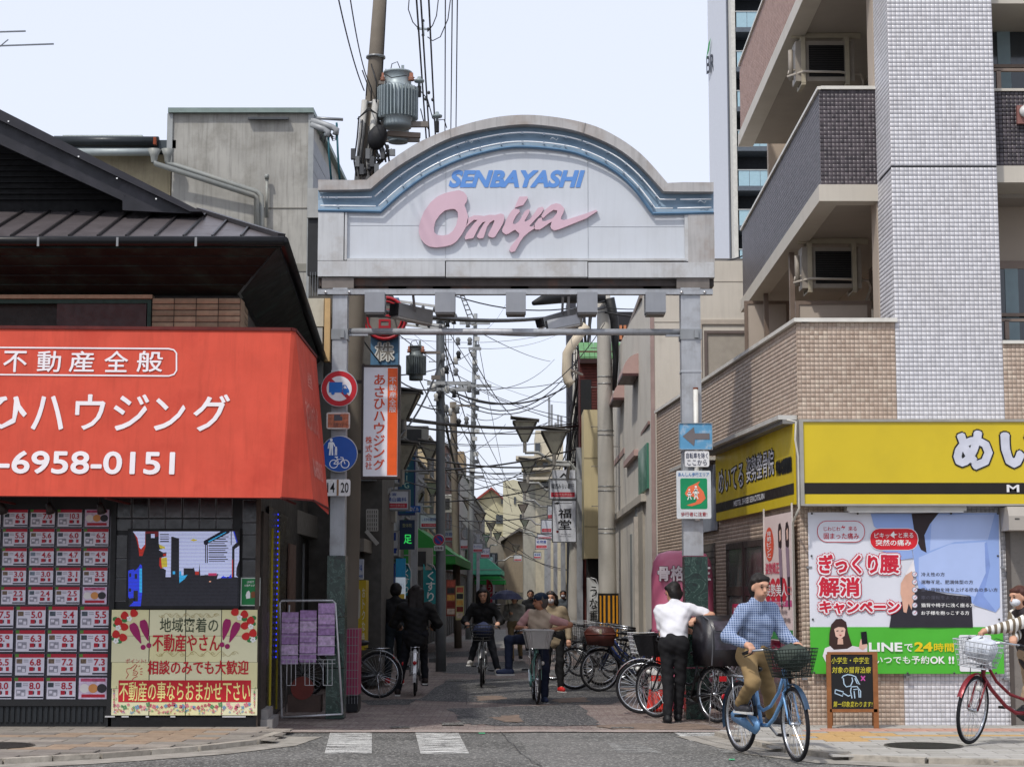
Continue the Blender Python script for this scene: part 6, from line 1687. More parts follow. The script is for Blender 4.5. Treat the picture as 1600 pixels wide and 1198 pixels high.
fo = q_.bw('window', cr); NM(M('#a9a297', .4)).box(a.x + w, b.x + 1, YK0 - .06, YK0 - .035, a.z - 1, b.z - w).bw('pane', fo)
q_ = NM(M('#b8aea2', .6)); q_.box(a.x - .18, a.x - .04, YK0 - .06, YK0 - .031, a.z - 1, b.z + .12); q_.box(a.x - .18, b.x + 1, YK0 - .06, YK0 - .032, b.z + .12, b.z + .2); q_.bw('window_surround', cr)
for py in (440, 503): NM(M('#9c948a', .8)).box(XK(YK0), 11, YK0 - .036, YK0 - .029, PZ(py + 1, YK0), PZ(py, YK0)).bw('wall_joint', cr)
hood = M('#b3968f', .6, var=.05, streak=.1)
for (px0, px1, ptop, pbot) in ((978, 1002, 553, 583), (964, 984, 595, 621)):
 A = kf(px1, pbot); B = kf(px0, pbot); Yc, Yd = A.y, B.y if 0 else A.y + 1.55
 r = .36; z0 = A.z
 prof = [(-r * math.cos(i * math.pi / 2 / 8), r * math.sin(i * math.pi / 2 / 8) * 1.1) for i in range(9)]
 q_ = NM(hood, False); q_.prism([(0, 0)] + prof, (XK(A.y) - .001, A.y, z0), (1, 0, 0), (0, 0, 1), (0, 1.55, 0)); ho = q_.bw('window_hood', cr)
 NM(M('#4a2c2c', .5)).box(XK(A.y) - r - .01, XK(A.y) - .002, A.y - .01, A.y + 1.56, z0 - .05, z0 - .001).bw('hood_edge', ho)
for (Y0, Y1, z0, z1) in ((kf(1001, 680).y, kf(988, 680).y, kf(1000, 680).z - .3, kf(1000, 585).z), (kf(986, 700).y + .5, kf(972, 700).y, kf(984, 700).z, kf(984, 622).z)):
 q_ = NM(M('#8a807b', .5, .2)); X = XK(Y0)
 for a_, b_, c_, d_ in ((Y0, Y0 + .08, z0, z1), (Y1 - .08, Y1, z0, z1), ((Y0 + Y1) / 2 - .04, (Y0 + Y1) / 2 + .04, z0, z1)): q_.box(X - .05, X - .001, a_, b_, c_, d_)
 fo = q_.bw('window', cr); NM(glassd).box(X - .02, X - .0005, Y0 + .08, Y1 - .08, z0, z1).bw('pane', fo)
 NM(hood).box(X - .14, X - .001, Y0 - .1, Y1 + .1, z0 - .12, z0 - .001).bw('sill', cr)
mb = NM(M('#8a6f68', .6)); mb.bar(kf(1016.5, 660) + Vector((-.02, 0, 0)), kf(971, 732) + Vector((-.02, 0, 0)), .05, .06); mb.bw('string_course', cr)
A = kf(1016, 690); B = kf(1004, 690)
g_ = thing('green_wall_sign', 'tall narrow green sign box on the flank of the cream building', 'sign', (A.x - .1, A.y, kf(1016, 765).z))
mb = NM(M('#3f7a64', .4, var=.25, scale=1, dirt='#b9ccc2', dirt_amt=.9, dirt_scale=.6)); mb.box(A.x - .05, A.x - .0, A.y + .2, A.y + 2.4, kf(1016, 762).z, kf(1016, 690).z); mb.bw('box', g_)
for k_ in range(16):
 Y = 34.6 + k_ * .52; X = XK(Y); m_ = M(('#8a8d8c', '#6d706f')[k_ % 2], .5, .2, var=.1)
 NM(m_).box(X - (.10 if k_ % 4 == 0 else .05), X - .001, Y, Y + .5, .02, 2.75 if k_ > 1 else 3.2).bw('shutter_rib', cr)
NM(M('#a39c90', .7)).box(XK(33) - .07, XK(33) - .001, 33.2, 34.5, .02, 3.2).bw('door', cr)
for k_ in (0, 1): NM(M('#b3aca2', .6)).box(XK(34) - .16, XK(34) - .001, 34.4 + k_ * 8.4, 34.6 + k_ * 8.4, .02, 3.0).bw('pilaster', cr)
NM(M('#b9b2a6', .7)).box(XK(34) - .14, XK(34) - .001, 32.8, 43.2, 3.21, 3.35).bw('lintel', cr)
p = kf(973, 856); q_ = thing('wall_lamp', 'small round orange wall lamp on the cream building shutters', 'wall lamp', (p.x - .2, p.y, p.z)); NM(M('#c79a6a', .4), True).ell((0, 0, 0), .14, .14, .2, 12, 8).build('globe', q_); NM(M('#6b6560', .5)).box(.1, .2, -.05, .05, -.05, .05).build('mount', q_)
bk_ = thing('brick_house', 'red brown brick house with green roof and orange fenced roof terrace', 'house', (2.9, 46, 0))
brk = M('#5a2c28', .8, var=.25, scale=8, bump=.2); YQ = 46.0
a = P(906, 655, YQ); b = P(1000, 560, YQ)
NM(brk).box(a.x, 9, YQ, YQ + 8, 0, b.z + .2).bw('wall', bk_)
for k_ in range(22):
 z = a.z + k_ * (b.z - a.z) / 22; NM(M('#451f1d', .8)).box(a.x - .004, a.x + 1.6, YQ - .012, YQ - .001, z, z + .02).bw('brick_joint', bk_)
tz0, tz1 = P(0, 562, YQ).z, P(0, 533, YQ).z
for k_ in range(16):
 x0 = P(903, 0, YQ).x + k_ * .13; NM(M('#5f8a5c', .6, var=.15)).obox((x0, YQ - .25, tz0), (.12, 0, 0), (0, .9, tz1 - tz0), (0, 0, .06)).bw('roof_tile_row', bk_)
NM(M('#2c1614', .7)).box(a.x, 6, YQ - .25, YQ, tz0 - .12, tz0 - .001).bw('eave', bk_)
for k_ in range(9):
 x = P(958, 0, YQ + 1).x + k_ * .11; NM(M('#bd7a55', .6)).box(x, x + .07, YQ + 1, YQ + 1.05, PZ(530, YQ + 1), PZ(508, YQ + 1)).bw('fence_board', bk_)
NM(M('#26262a', .6)).box(P(938, 0, YQ + 2).x, 7, YQ + 2, YQ + 5, PZ(510, YQ + 2), PZ(487, YQ + 2)).bw('roof_shed', bk_)
NM(M('#3a3b42', .6)).box(P(884, 0, YQ + 3).x, P(898, 0, YQ + 3).x, YQ + 3, YQ + 4, 0, PZ(470, YQ + 3)).bw('dark_pier', bk_)
NM(M('#18191b', .5)).box(a.x + .02, a.x + .3, YQ - .02, YQ - .001, PZ(650, YQ), PZ(593, YQ)).bw('window', bk_)
bg = thing('beige_block', 'plain beige rendered block behind the right utility pole', 'building', (2.7, 44.2, 0)); YH = 44.4
a = P(913, 872, YH); b = P(972, 640, YH)
NM(M('#c3b58f', .8, var=.06, scale=1.2, streak=.15)).box(a.x, 8, YH, YH + 1.4, a.z, b.z).bw('wall', bg)
NM(M('#9a8f73', .8)).box(a.x, a.x + 1.2, YH - .008, YH, PZ(716, YH), PZ(714.5, YH)).bw('wall_joint', bg)
NM(M('#9a8f73', .8)).box(a.x, a.x + 1.2, YH - .008, YH, PZ(823, YH), PZ(821.5, YH)).bw('wall_joint', bg)
NM(M('#1f1c1a', .7, var=.3)).box(a.x + .1, 8, YH + .3, YH + 1.3, 0, a.z - .001).bw('shop_recess', bg)
for Y0, Y1, h, m_, lab, fl, xo in [(54, 64, 8.5, wE, 'beige balconied house on the right behind the lamps', 3, .1), (64, 76, 6.5, wG, 'low pale house with blue shop awning on the right', 2, .1), (76, 92, 8.0, wC, 'grey tiled house in the right row', 3, .1), (92, 112, 6.8, wE, 'cream house far down the right row', 2, .0)]:
 row_house(1, Y0, Y1, h, m_, lab, fl, xo)
dk = thing('vent_duct', 'fat cream ventilation duct bending out above the right lamps', 'duct', P(892, 560, 43.5))
mb = NM(M('#c5b8a2', .5, var=.05), True); mb.tube([P(916, 508, 43.2), P(893, 540, 43.2), P(886, 552, 43.2), P(885, 585, 43.2), P(888, 596, 43.2), P(893, 601, 43.2)], .115, 12); mb.bw('pipe', dk)
mb = NM(M('#9a9186', .5)); mb.bar(P(885, 575, 43.2), (P(900, 575, 43.2).x + .2, 44.5, PZ(575, 43.2)), .05); mb.bw('bracket', dk)
# ---- the view closes on these
fa = [('gabled_house', 'cream gabled house with red roof edge closing the street view', M('#b8b397', .85, var=.05, streak=.2), 128, [(716, 905), (716, 832), (732, 792), (768, 765), (790, 784), (790, 905)]),
  ('stair_tower_house', 'tall pale stair tower beside the gabled house at the end', M('#bfbaa0', .85, var=.05, streak=.2), 126, [(786, 905), (786, 752), (802, 749), (815, 752), (824, 790), (824, 905)])]
for nm, lab, m_, Y, pix in fa:
 t = thing(nm, lab, 'house', P(770, 905, Y)); pts = [P(x, y, Y) for x, y in pix]
 NM(m_).prism([(p.x, max(0, p.z) if y < 905 else 0) for p, (x, y) in zip(pts, pix)], (0, Y, 0), (1, 0, 0), (0, 0, 1), (0, 8, 0)).bw('wall', t)
 if nm == 'gabled_house':
  RP_ = [(P(x, y, Y).x, P(x, y, Y).z) for x, y in ((728, 795), (768, 765), (790, 784), (790, 781), (768, 761), (727, 792))]; NM(M('#8a3f38', .6)).prism(RP_, (0, Y - .5, 0), (1, 0, 0), (0, 0, 1), (0, 8.6, 0)).bw('roof', t)
  for x0, y0, x1, y1 in ((783, 776, 786, 787), (792, 776, 795, 787), (775, 804, 790, 818), (790, 804, 797, 818)):
   a = P(x0, y1, Y - .1); b = P(x1, y0, Y - .1); NM(glassd).box(a.x, b.x, Y - .1, Y, a.z, b.z).bw('window', t)
 else:
  for x0, y0, x1, y1 in ((803, 776, 806, 787), (812, 803, 822, 812)):
   a = P(x0, y1, Y - .1); b = P(x1, y0, Y - .1); NM(glassd).box(a.x, b.x, Y - .1, Y, a.z, b.z).bw('window', t)
t = thing('brown_gabled_house', 'brown stucco house front across the end of the street', 'house', P(800, 925, 118)); Y = 118
pts = [P(x, y, Y) for x, y in [(788, 925), (788, 850), (798, 832), (812, 830), (835, 842), (835, 925)]]
NM(M('#8f8370', .85, var=.08, streak=.25)).prism([(p.x, max(0, p.z)) for p in pts], (0, Y, 0), (1, 0, 0), (0, 0, 1), (0, 6, 0)).bw('wall', t)
NM(M('#5f5c58', .7)).prism([(P(782, 846, Y).x, P(0, 846, Y).z), (P(812, 824, Y).x, P(0, 824, Y).z), (P(842, 843, Y).x, P(0, 843, Y).z), (P(812, 829, Y).x, P(0, 829, Y).z)], (0, Y - .6, 0), (1, 0, 0), (0, 0, 1), (0, 6, 0)).bw('roof', t)
t = thing('balcony_house', 'pale house with concrete balcony right of the street end', 'house', P(835, 925, 108)); Y = 108
a = P(819, 925, Y); b = P(880, 838, Y); NM(M('#a89f88', .85, var=.06, streak=.2)).box(a.x + .6, b.x + 4, Y, Y + 7, 0, b.z).bw('wall', t)
a = P(808, 896, Y); b = P(868, 868, Y); NM(M('#bdb296', .8, var=.04)).box(a.x + .8, b.x, Y - 1.2, Y - .001, a.z, b.z).bw('balcony', t)
for x0, y0, x1, y1 in ((822, 848, 832, 866), (838, 848, 856, 866), (826, 905, 835, 915), (840, 903, 850, 914)):
 p, q = P(x0, y1, Y - .1), P(x1, y0, Y - .1); NM(glassd).box(p.x, q.x, Y - .08, Y - .001, max(.1, p.z), q.z).bw('window', t)
mb = NM(INK); letters(mb, 'hb', P(824, 887, Y - 1.25), (1, 0, 0), (0, 0, 1), 0, 0, .36, .3, .02, .004); o = mb.bw('lettering', t)
t = thing('rooftop_block', 'beige flat block with water tank and aerials above the right lamps', 'building', P(860, 800, 70)); Y = 96
for (x0, y0, x1, y1, m_) in ((837, 672, 880, 870, wE), (818, 712, 868, 870, wG)):
 a = P(x0, y1, Y); b = P(x1, y0, Y); NM(m_).box(a.x, b.x, Y, Y + 6, 0, b.z).bw('wall', t); Y += .4
for (x0, y0, x1, y1) in ((806, 712, 866, 717), (815, 730, 862, 734), (822, 745, 866, 749)):
 a = P(x0, y1, 94.5); b = P(x1, y0, 94.5); NM(M('#b9af9c', .8)).box(a.x, b.x, 94.5, 96, a.z, b.z).bw('balcony_slab', t)
for x0, y0, x1, y1 in ((836, 692, 844, 706), (848, 722, 856, 736), (828, 722, 838, 734), (846, 750, 858, 762)):
 a, b = P(x0, y1, 95.9), P(x1, y0, 95.9); NM(glassd).box(a.x, b.x, 95.85, 95.95, a.z, b.z).bw('window', t)
mb = NM(M('#8a8d90', .5, .3));
for px, y0 in ((858, 620), (862, 632), (872, 648), (877, 650), (868, 660)): mb.bar(P(px, 672, 97), P(px, y0, 97), .12)
mb.bw('aerial', t, kind='stuff')
t = thing('dark_hill_house', 'jumble of dark roofs beyond the left lamps', 'house', P(720, 870, 120))
for x0, y0, x1, y1, c, Y in ((684, 772, 704, 905, '#6d4a3e', 100), (702, 705, 725, 905, '#8d7b62', 112), (696, 795, 716, 905, '#9b9488', 104), (716, 830, 752, 905, '#b0aa9a', 116), (746, 838, 790, 905, '#8f8a80', 122)):
 a, b = P(x0, y1, Y), P(x1, y0, Y); NM(M(c, .85, var=.1, streak=.2)).box(a.x, b.x, Y, Y + 6, 0, b.z).bw('house_block', t)
 for k_ in range(2):
  q = b.z - 2.2 - k_ * 2.6; NM(glassd).box((a.x + b.x) / 2 - .5, (a.x + b.x) / 2 + .4, Y - .06, Y - .001, q, q + 1.1).bw('window', t)
# ---- tower block far right behind the apartment
tw = thing('high_rise', 'distant white apartment tower with blue glass balconies behind the tiled block', 'apartment tower', P(1150, 700, 110)); Y = 110
T0 = lambda px, py: P(px, py, Y)
a = T0(1115, 404); b = T0(1134, -120)
NM(M('#c4c8d0', .6, var=.03, streak=.05)).prism([(T0(1115, 0).x, Y + 3.5), (T0(1134, 0).x, Y), (T0(1134, 0).x + 8, Y), (T0(1134, 0).x + 8, Y + 12), (T0(1115, 0).x + 2, Y + 12)], (0, 0, -3), (1, 0, 0), (0, 1, 0), (0, 0, b.z + 3)).bw('white_core', tw)
NM(M('#c9c7bf', .7)).box(T0(1136.5, 0).x, T0(1143, 0).x, Y - 1.6, Y, -2, b.z).bw('white_rib', tw)
NM(M('#5a5f68', .5)).box(T0(1134, 0).x, T0(1136, 0).x, Y - .4, Y, -2, b.z).bw('dark_joint', tw)
NM(M('#202428', .7, var=.2)).box(T0(1143.5, 0).x, T0(1260, 0).x, Y - .1, Y + .5, -2, b.z).bw('dark_wall', tw)
bgl = M('#9bbac4', .15, var=.06, spec=.7)
for k_ in range(-3, 8):
 yt = 32 + (k_) * 61 - 0; yb = yt + 24
 if yt > 420: continue
 Z0, Z1 = T0(0, yb).z, T0(0, yt).z
 for j in range(7):
  x0 = T0(1145 + j * 16.5, 0).x; x1 = T0(1145 + j * 16.5 + 15.8, 0).x; NM(bgl).box(x0, x1, Y - 1.62, Y - 1.58, Z0, Z1).bw('balcony_glass', tw)
 NM(M('#5c646c', .7)).box(T0(1143.5, 0).x, T0(1260, 0).x, Y - 1.7, Y - .101, Z0 - .3, Z0 - .001).bw('balcony_slab', tw)
 NM(M('#aeb0ae', .6)).box(T0(1143.5, 0).x, T0(1260, 0).x, Y - 1.66, Y - 1.56, Z1 + .001, Z1 + .06).bw('balcony_rail', tw)
 a = T0(1163 + (k_ % 2) * 3, yt); b2 = T0(1192, yt - 9); NM(M('#b8c0c4', .4)).box(a.x, b2.x, Y - .2, Y - .101, a.z - .6, b2.z).bw('window', tw)
mb = NM(M('#3c4048', .6));
letters(mb, 'BRANZ', (T0(1116.5, 0).x, Y + 3.3, T0(0, 94).z), (0.55, -1.0, .0), (0, 0, 1), -.0, 0, 2.2, 1.2, .02, .25); mb.bw('tower_lettering', tw)
mb = NM(M('#2f8a4a', .5)); o_ = Vector((T0(1116, 0).x, Y + 3.3, T0(0, 70).z)); polyp(mb, [(0.0, 0), (.3, .5), (.5, 1.3), (.27, 1.0)], o_, (0.55, -1, 0), (0, 0, 1), .25); mb.bw('green_emblem', tw)
lb = thing('low_grey_building', 'low grey flat roofed building left of the distant tower', 'building', P(1100, 420, 90))
a, b = P(1110, 640, 50), P(1200, 408, 50); NM(M('#b9b2a2', .8, var=.05)).box(P(1109, 0, 50).x, P(1260, 0, 50).x, 50, 58, 0, b.z).bw('wall', lb)
NM(M('#6b6762', .7)).box(P(1107, 0, 50).x, P(1260, 0, 50).x, 49.7, 49.99, P(0, 412, 50).z, b.z + .02).bw('roof_edge', lb)
# == utility poles, transformers, wires
polem = M('#6f675c', .8, var=.12, scale=3, bump=.2, dirt='#5e564b', dirt_amt=.4, dirt_scale=1.5)
polel = M('#b5b1a8', .8, var=.1, scale=3, bump=.2, dirt='#7b766c', dirt_amt=.35, dirt_scale=1.5)
blk_ = M('#1e1e20', .5)
def pole(label, base, top, r0, r1, m_, steps=True, mid=None):
 b, t_ = Vector(base), Vector(top)
 t = thing('utility_pole', label, 'utility pole', base)
 mb = NM(m_, True); n = 8
 pts = [b.lerp(t_, i / n) for i in range(n + 1)] if mid is None else [b.lerp(mid, i / 4) for i in range(4)] + [mid.lerp(t_, i / 4) for i in range(5)]; mb.tube(pts, [r0 + (r1 - r0) * i / n for i in range(n + 1)], 20); mb.bw('shaft', t)
 if steps:
  L = (t_ - b).length; k = 0; z = 3.5
  while z < L:
   c = b + (t_ - b) * (z / L); r = r0 + (r1 - r0) * z / L; s = 1 if k % 2 else -1
   q_ = NM(M('#6d6a66', .5, .4)); q_.cyl(c + Vector((s * r * .8, 0, 0)), c + Vector((s * (r + .13), -.01, 0)), .009, n=6); q_.cyl(c + Vector((s * (r + .13), -.01, 0)), c + Vector((s * (r + .145), -.01, 0)), .016, n=6); q_.bw('climbing_step', t)
   z += .45; k += 1
 return t
def band_(t, c, r, h=.05, m_=None):
 NM(m_ or M('#8a8c8c', .4, .6), True).cyl(Vector(c) - Vector((0, 0, h / 2)), Vector(c) + Vector((0, 0, h / 2)), r, n=18).bw('pole_band', t)
YP = 25.2
ptop, pb = P(598, -60, YP), P(553, 560, YP); base = Vector((P(538, 1100, YP).x, YP, 0))
up_ = pole('tall leaning brown concrete utility pole behind the left side of the gateway', base, ptop, .17, .095, polem, False, mid=pb)
for py in (93, 168, 300): c = pb.lerp(ptop, (560 - py) / 620); band_(up_, c, .135 + (py / 300) * .02, .025)
def onp(py, dx=0., dy=0.): c = pb.lerp(ptop, (560 - py) / 620); return c + Vector((dx, dy, 0))
mb = NM(M('#b0aea8', .5), True); mb.tube([onp(165, .06, -.15), onp(240, .04, -.17), onp(290, .02, -.18)], .05, 8); mb.tube([onp(165, -.1, -.14), onp(290, -.12, -.16)], .045, 8); mb.bw('conduit', up_)
mb = NM(blk_, True)
for i in range(7):
 x = -.16 + i * .05; mb.tube([onp(192 + i * 5, x, -.2), onp(225, x + .02 * math.sin(i * 3), -.22), onp(262, x - .02, -.22), onp(285, x + .03, -.22)], .011, 4)
for i in range(5): mb.tube([onp(196, -.18, -.2), onp(185 - i, -.02, -.3), onp(190, .1, -.28), onp(205 + i * 3, .16, -.2)], .008, 4)
for (x0, y0, x1, y1) in ((572, 118, 580, 158), (580, 100, 588, 160), (566, 110, 572, 150)):
 a, b = P(x0, y0, YP - .16), P(x1, y1, YP - .2); mb.tube([a, a.lerp(b, .5) + Vector((.04, 0, 0)), b], .009, 4)
mb.bw('cable', up_, kind='stuff')
for i in range(7):
 c = onp(250 + (i % 3) * 12, -.2 + i * .07, -.24); NM(M(('#47484a', '#6a6c6d')[i % 2], .5)).box(c.x - .03, c.x + .03, c.y - .04, c.y + .04, c.z - .09, c.z + .06).bw('cable_clamp', up_)
jb = NM(M('#19191b', .6, var=.3, bump=.3), True); c = P(590, 215, YP - .25); jb.T = Matrix.Translation(c) @ Matrix.Rotation(.25, 4, 'Y'); jb.ell((0, 0, 0), .14, .13, .19, 12, 8); jb.T = None
for i in range(4): a = c + Vector((-.04 + i * .05, -.02, -.1)); jb.tube([a, a + Vector((.04, 0, -.12)), a + Vector((.06, .02, -.26))], .014, 5)
jb.bw('fuse_switch', up_)
arm = NM(M('#4c4744', .6, .2)); arm.bar(P(560, 287, YP - .2), P(613, 234, YP - .2), .05, .04); arm.mat(M('#77797a', .5)); cbx = P(612, 237, YP - .22); arm.box(cbx.x - .04, cbx.x + .05, cbx.y - .03, cbx.y + .03, cbx.z - .06, cbx.z + .03); arm.bw('cross_arm', up_)
for i in range(6):
 c = P(570 + i * 7, 268 - i * 7, YP - .25); q_ = NM(M('#28282a', .4), True); q_.lathe([(.0, -.05), (.025, -.05), (.03, -.02), (.018, 0), (.03, .02), (.02, .06), (0, .06)], c, 8); q_.bw('insulator', up_)
def transformer(label, px, ptop_, pbot, wpx, Y, m_, pole_x, fins=True):
 c = P(px, pbot, Y); w = wpx / F * Y; h = (P(px, ptop_, Y).z - c.z)
 t = thing('transformer', label, 'transformer', c)
 r = w / 2 * .82
 mb = NM(m_, True); mb.lathe([(0, 0), (r * .82, 0), (r * .84, h * .06), (r * .84, h * .14), (r * .92, h * .16), (r * .92, h * .72), (r * .80, h * .74), (r * .80, h * .95), (r * .86, h * .955), (r * .86, h * .985), (0, h)], n=32); mb.build('tank', t)
 if fins:
  n = 34
  for i in range(n):
   an = 2 * math.pi * i / n; u = Vector((math.cos(an), math.sin(an), 0)); v = Vector((-math.sin(an), math.cos(an), 0))
   NM(m_).obox(u * r * .9 - v * .006 + Vector((0, 0, h * .16)), u * (w / 2 - r * .9), v * .012, (0, 0, h * .54)).build('fin', t)
 q_ = NM(M('#8e5f4c', .3), True)
 for an in (0.2, -.5, 2.8): q_.lathe([(0, 0), (.028, 0), (.04, .02), (.02, .03), (.04, .05), (.02, .06), (.015, .12), (0, .12)], (r * .9 * math.cos(an), -r * .6, h * .78), 10)
 q_.build('bushing', t)
 q_ = NM(blk_, True); q_.tube([(-.1, -.1, h * .98), (-.08, -.1, h * 1.1), (0, -.12, h * 1.13), (.05, -.1, h * .98)], .007, 5); q_.tube([(-r * .7, -.2, h * .88), (-r * .3, -.25, h * .8), (r * .6, -.28, h * .83)], .007, 5); q_.build('jumper', t)
 q_ = NM(M('#8f9a9c', .5, .2)); q_.box(.05, .09, -.02, .02, h, h + .09); q_.box(-r * .75, -r * .68, -.02, .02, h * .95, h * 1.04); q_.box(r * .6, r * .67, -.1, -.06, h * .9, h * 1.0); q_.build('lifting_lug', t)
 q_ = NM(M('#77706a', .6)); q_.bar((pole_x - c.x, 0, .05), (w * .75, 0, .05), .06, .08); q_.bar((pole_x - c.x, 0, h * .8), (0, 0, h * .8), .05, .05); q_.build('bracket_arm', t)
 return t
tm = M('#9aa5a8', .45, .2, var=.08, dirt='#76807f', dirt_amt=.3)
transformer('large pale finned pole transformer beside the leaning pole', 621, 112, 200, 66, YP - .05, tm, onp(180).x)
t2 = transformer('lower pole transformer half hidden behind the larger pale one', 622, 190, 223, 46, YP + .75, M('#848f93', .5, .2), onp(200).x, False)
transformer('dark grey square-cornered transformer on the second left pole', 650, 540, 594, 32, 33, M('#6f7778', .5, .2, var=.1), P(688, 560, 33).x)
mb = NM(M('#7a6d62', .6)).bar(P(605, 209, YP), P(657, 212, YP), .07, .07)
mb.bw('crossarm', up_)
for px, py in ((655, 135), (683, 190)):
 c = P(px, py, YP); q_ = thing('post_insulator', 'brown capped post insulator ' + ('beside the large transformer' if px < 670 else 'above the gateway crown'), 'insulator', c); m2 = NM(M('#8e9a9c', .4), True); m2.lathe([(0, 0), (.02, 0), (.02, .05), (.07, .06), (.075, .09), (.03, .11), (.025, .14), (0, .14)], (0, 0, 0), 12); m2.build('cap', q_); NM(blk_).cyl((0, 0, -.16), (0, 0, 0), .03, n=8).build('stem', q_)
YP2 = 36
a, b = P(690, 1040, YP2), P(687, 455, YP2)
p2 = pole('slim grey steel utility pole on the left side of the arcade', (P(689, 1000, YP2).x, YP2, 0), b + Vector((0, 0, 2)), .105, .075, M('#6f7478', .5, .3, var=.1), True)
for py in (455, 500, 525, 600, 610, 655):
 c = P(688, py, YP2); x0 = P(688 - (30 if py in (500, 525) else 20), py, YP2).x; x1 = P(688 + 48, py, YP2).x
 if py in (500, 600, 610, 455): NM(M('#a9acad', .5, .3)).box(x0, x1, YP2 - .2, YP2 - .12, c.z - .035, c.z + .035).bw('cross_arm', p2)
rnd = random.Random(12)
for k_ in range(26):
 py = rnd.choice((500, 525, 600, 612, 640, 655, 560, 580)); c = P(rnd.uniform(676, 736), py + rnd.uniform(-8, 8), YP2 - .2)
 q_ = NM(M(rnd.choice(('#2a2b2d', '#c7c7c2', '#77797a')), .5), True); q_.lathe([(0, -.09), (.05, -.08), (.035, -.02), (.055, .02), (.03, .07), (0, .08)], c, 8); q_.bw('insulator', p2)
p3 = pole('distant slim pole with many small insulators in the middle of the view', (P(741, 1000, 62).x - .2, 62, 0), P(743, 490, 62), .11, .07, M('#8e9294', .5, .3), False)
for k_ in range(20):
 c = P(742 + rnd.uniform(-4, 4), 505 + k_ * 12, 61.8); q_ = NM(M(rnd.choice(('#b7b8b4', '#55585a')), .5)); q_.box(c.x - .09, c.x + .09, c.y, c.y + .1, c.z - .07, c.z + .07); q_.bw('insulator', p3)
for py, w_ in ((505, 24), (603, 26), (545, 10), (745, 14)): c = P(742, py, 61.7); NM(M('#9a9d9e', .5, .3)).box(c.x - w_ / F * 62, c.x + w_ / F * 62, 61.6, 61.7, c.z - .05, c.z + .05).bw('cross_arm', p3)
p4 = pole('leaning brown pole behind the left lamps', (P(716, 960, 52).x, 52, 0), P(708, 628, 52), .11, .10, polem, False)
NM(M('#8a8378', .6)).box(P(704, 634, 52).x, P(742, 634, 52).x, 51.8, 51.86, PZ(636, 52), PZ(633, 52)).bw('cross_arm', p4)
YR1 = 40.5
p5 = pole('thick pale concrete utility pole on the right side of the arcade', (P(951, 1034, YR1).x, YR1, 0), P(943, 462, YR1), .215, .155, polel, True)
for py in (489, 589, 600, 673, 680, 760, 767, 826, 833): c = P(944 + (py - 470) * .012, py, YR1); band_(p5, c, .17 + (py - 470) / 560 * .05, .02)
YR2 = 47.5
p6 = pole('second concrete pole on the right, wrapped in black cables', (P(897, 1010, YR2).x, YR2, 0), P(905, 545, YR2), .19, .15, polel, False)
gd = NM(M('#1d1b18', .6)); c = P(948, 985, YR1); gd.cyl((P(951, 1000, YR1).x, YR1, .55), (P(951, 1000, YR1).x, YR1, 1.55), .235, n=20)
go = gd.bw('pole_guard', p5)
for i in range(-2, 3):
 an = -math.pi / 2 + i * .42; X = P(951, 1000, YR1).x + .238 * math.cos(an); Yv = YR1 + .238 * math.sin(an); NM(M('#c98a1c', .5)).box(X - .025, X + .025, Yv - .003, Yv + .003, .6, 1.5).bw('guard_stripe', go)
cb = NM(blk_, True); rnd = random.Random(31)
for i in range(16):
 x0 = 910 + rnd.uniform(-8, 14); pts = []
 for j in range(9):
  t_ = j / 8; pts.append(P(x0 - 34 * t_ * t_ + 5 * math.sin(j + i), 495 + 330 * t_, YR2 - .35 - .1 * math.sin(i)))
 cb.tube(pts, rnd.choice((.012, .02, .03)), 5)
for i in range(9):
 c = P(905 + rnd.uniform(-10, 10), rnd.uniform(500, 760), YR2 - .4); r = rnd.uniform(.08, .2); cb.tube([(c.x + r * math.cos(k_ * .7), c.y, c.z + r * 1.2 * math.sin(k_ * .7)) for k_ in range(9)], .01, 4)
cb.bw('cable_bundle', p6, kind='stuff')
mb = NM(M('#1a1b1d', .6), True)
mb.tube([P(833, 474, YR1 - 1), P(850, 468, YR1 - .8), P(880, 462, YR1 - .5), P(945, 467, YR1 - .3)], [.05, .12, .17, .10], 8)
mb.tube([P(952, 466, YR1 - .3), P(960, 500, YR1 - .25), P(962, 560, YR1 - .2), P(960, 610, YR1 - .2)], [.12, .10, .07, .05], 8)
mb.bw('cable_bundle', p5, kind='stuff')
p7 = None
mb = NM(blk_, True)
def sag(a, b, s, n=14): return [a.lerp(b, i / n) - Vector((0, 0, s * 4 * (i / n) * (1 - i / n))) for i in range(n + 1)]
wires = thing('overhead_wires', 'tangle of black overhead power and telephone wires across the arcade', 'wires', (0, 30, 6))
def wire(a, b, s, r=.012, m_=blk_):
 NM(m_, True).tube(sag(a, b, s), r, 4, cap=False).bw('wire', wires)
W = lambda px, py, Y: P(px, py, Y)
rnd = random.Random(77)
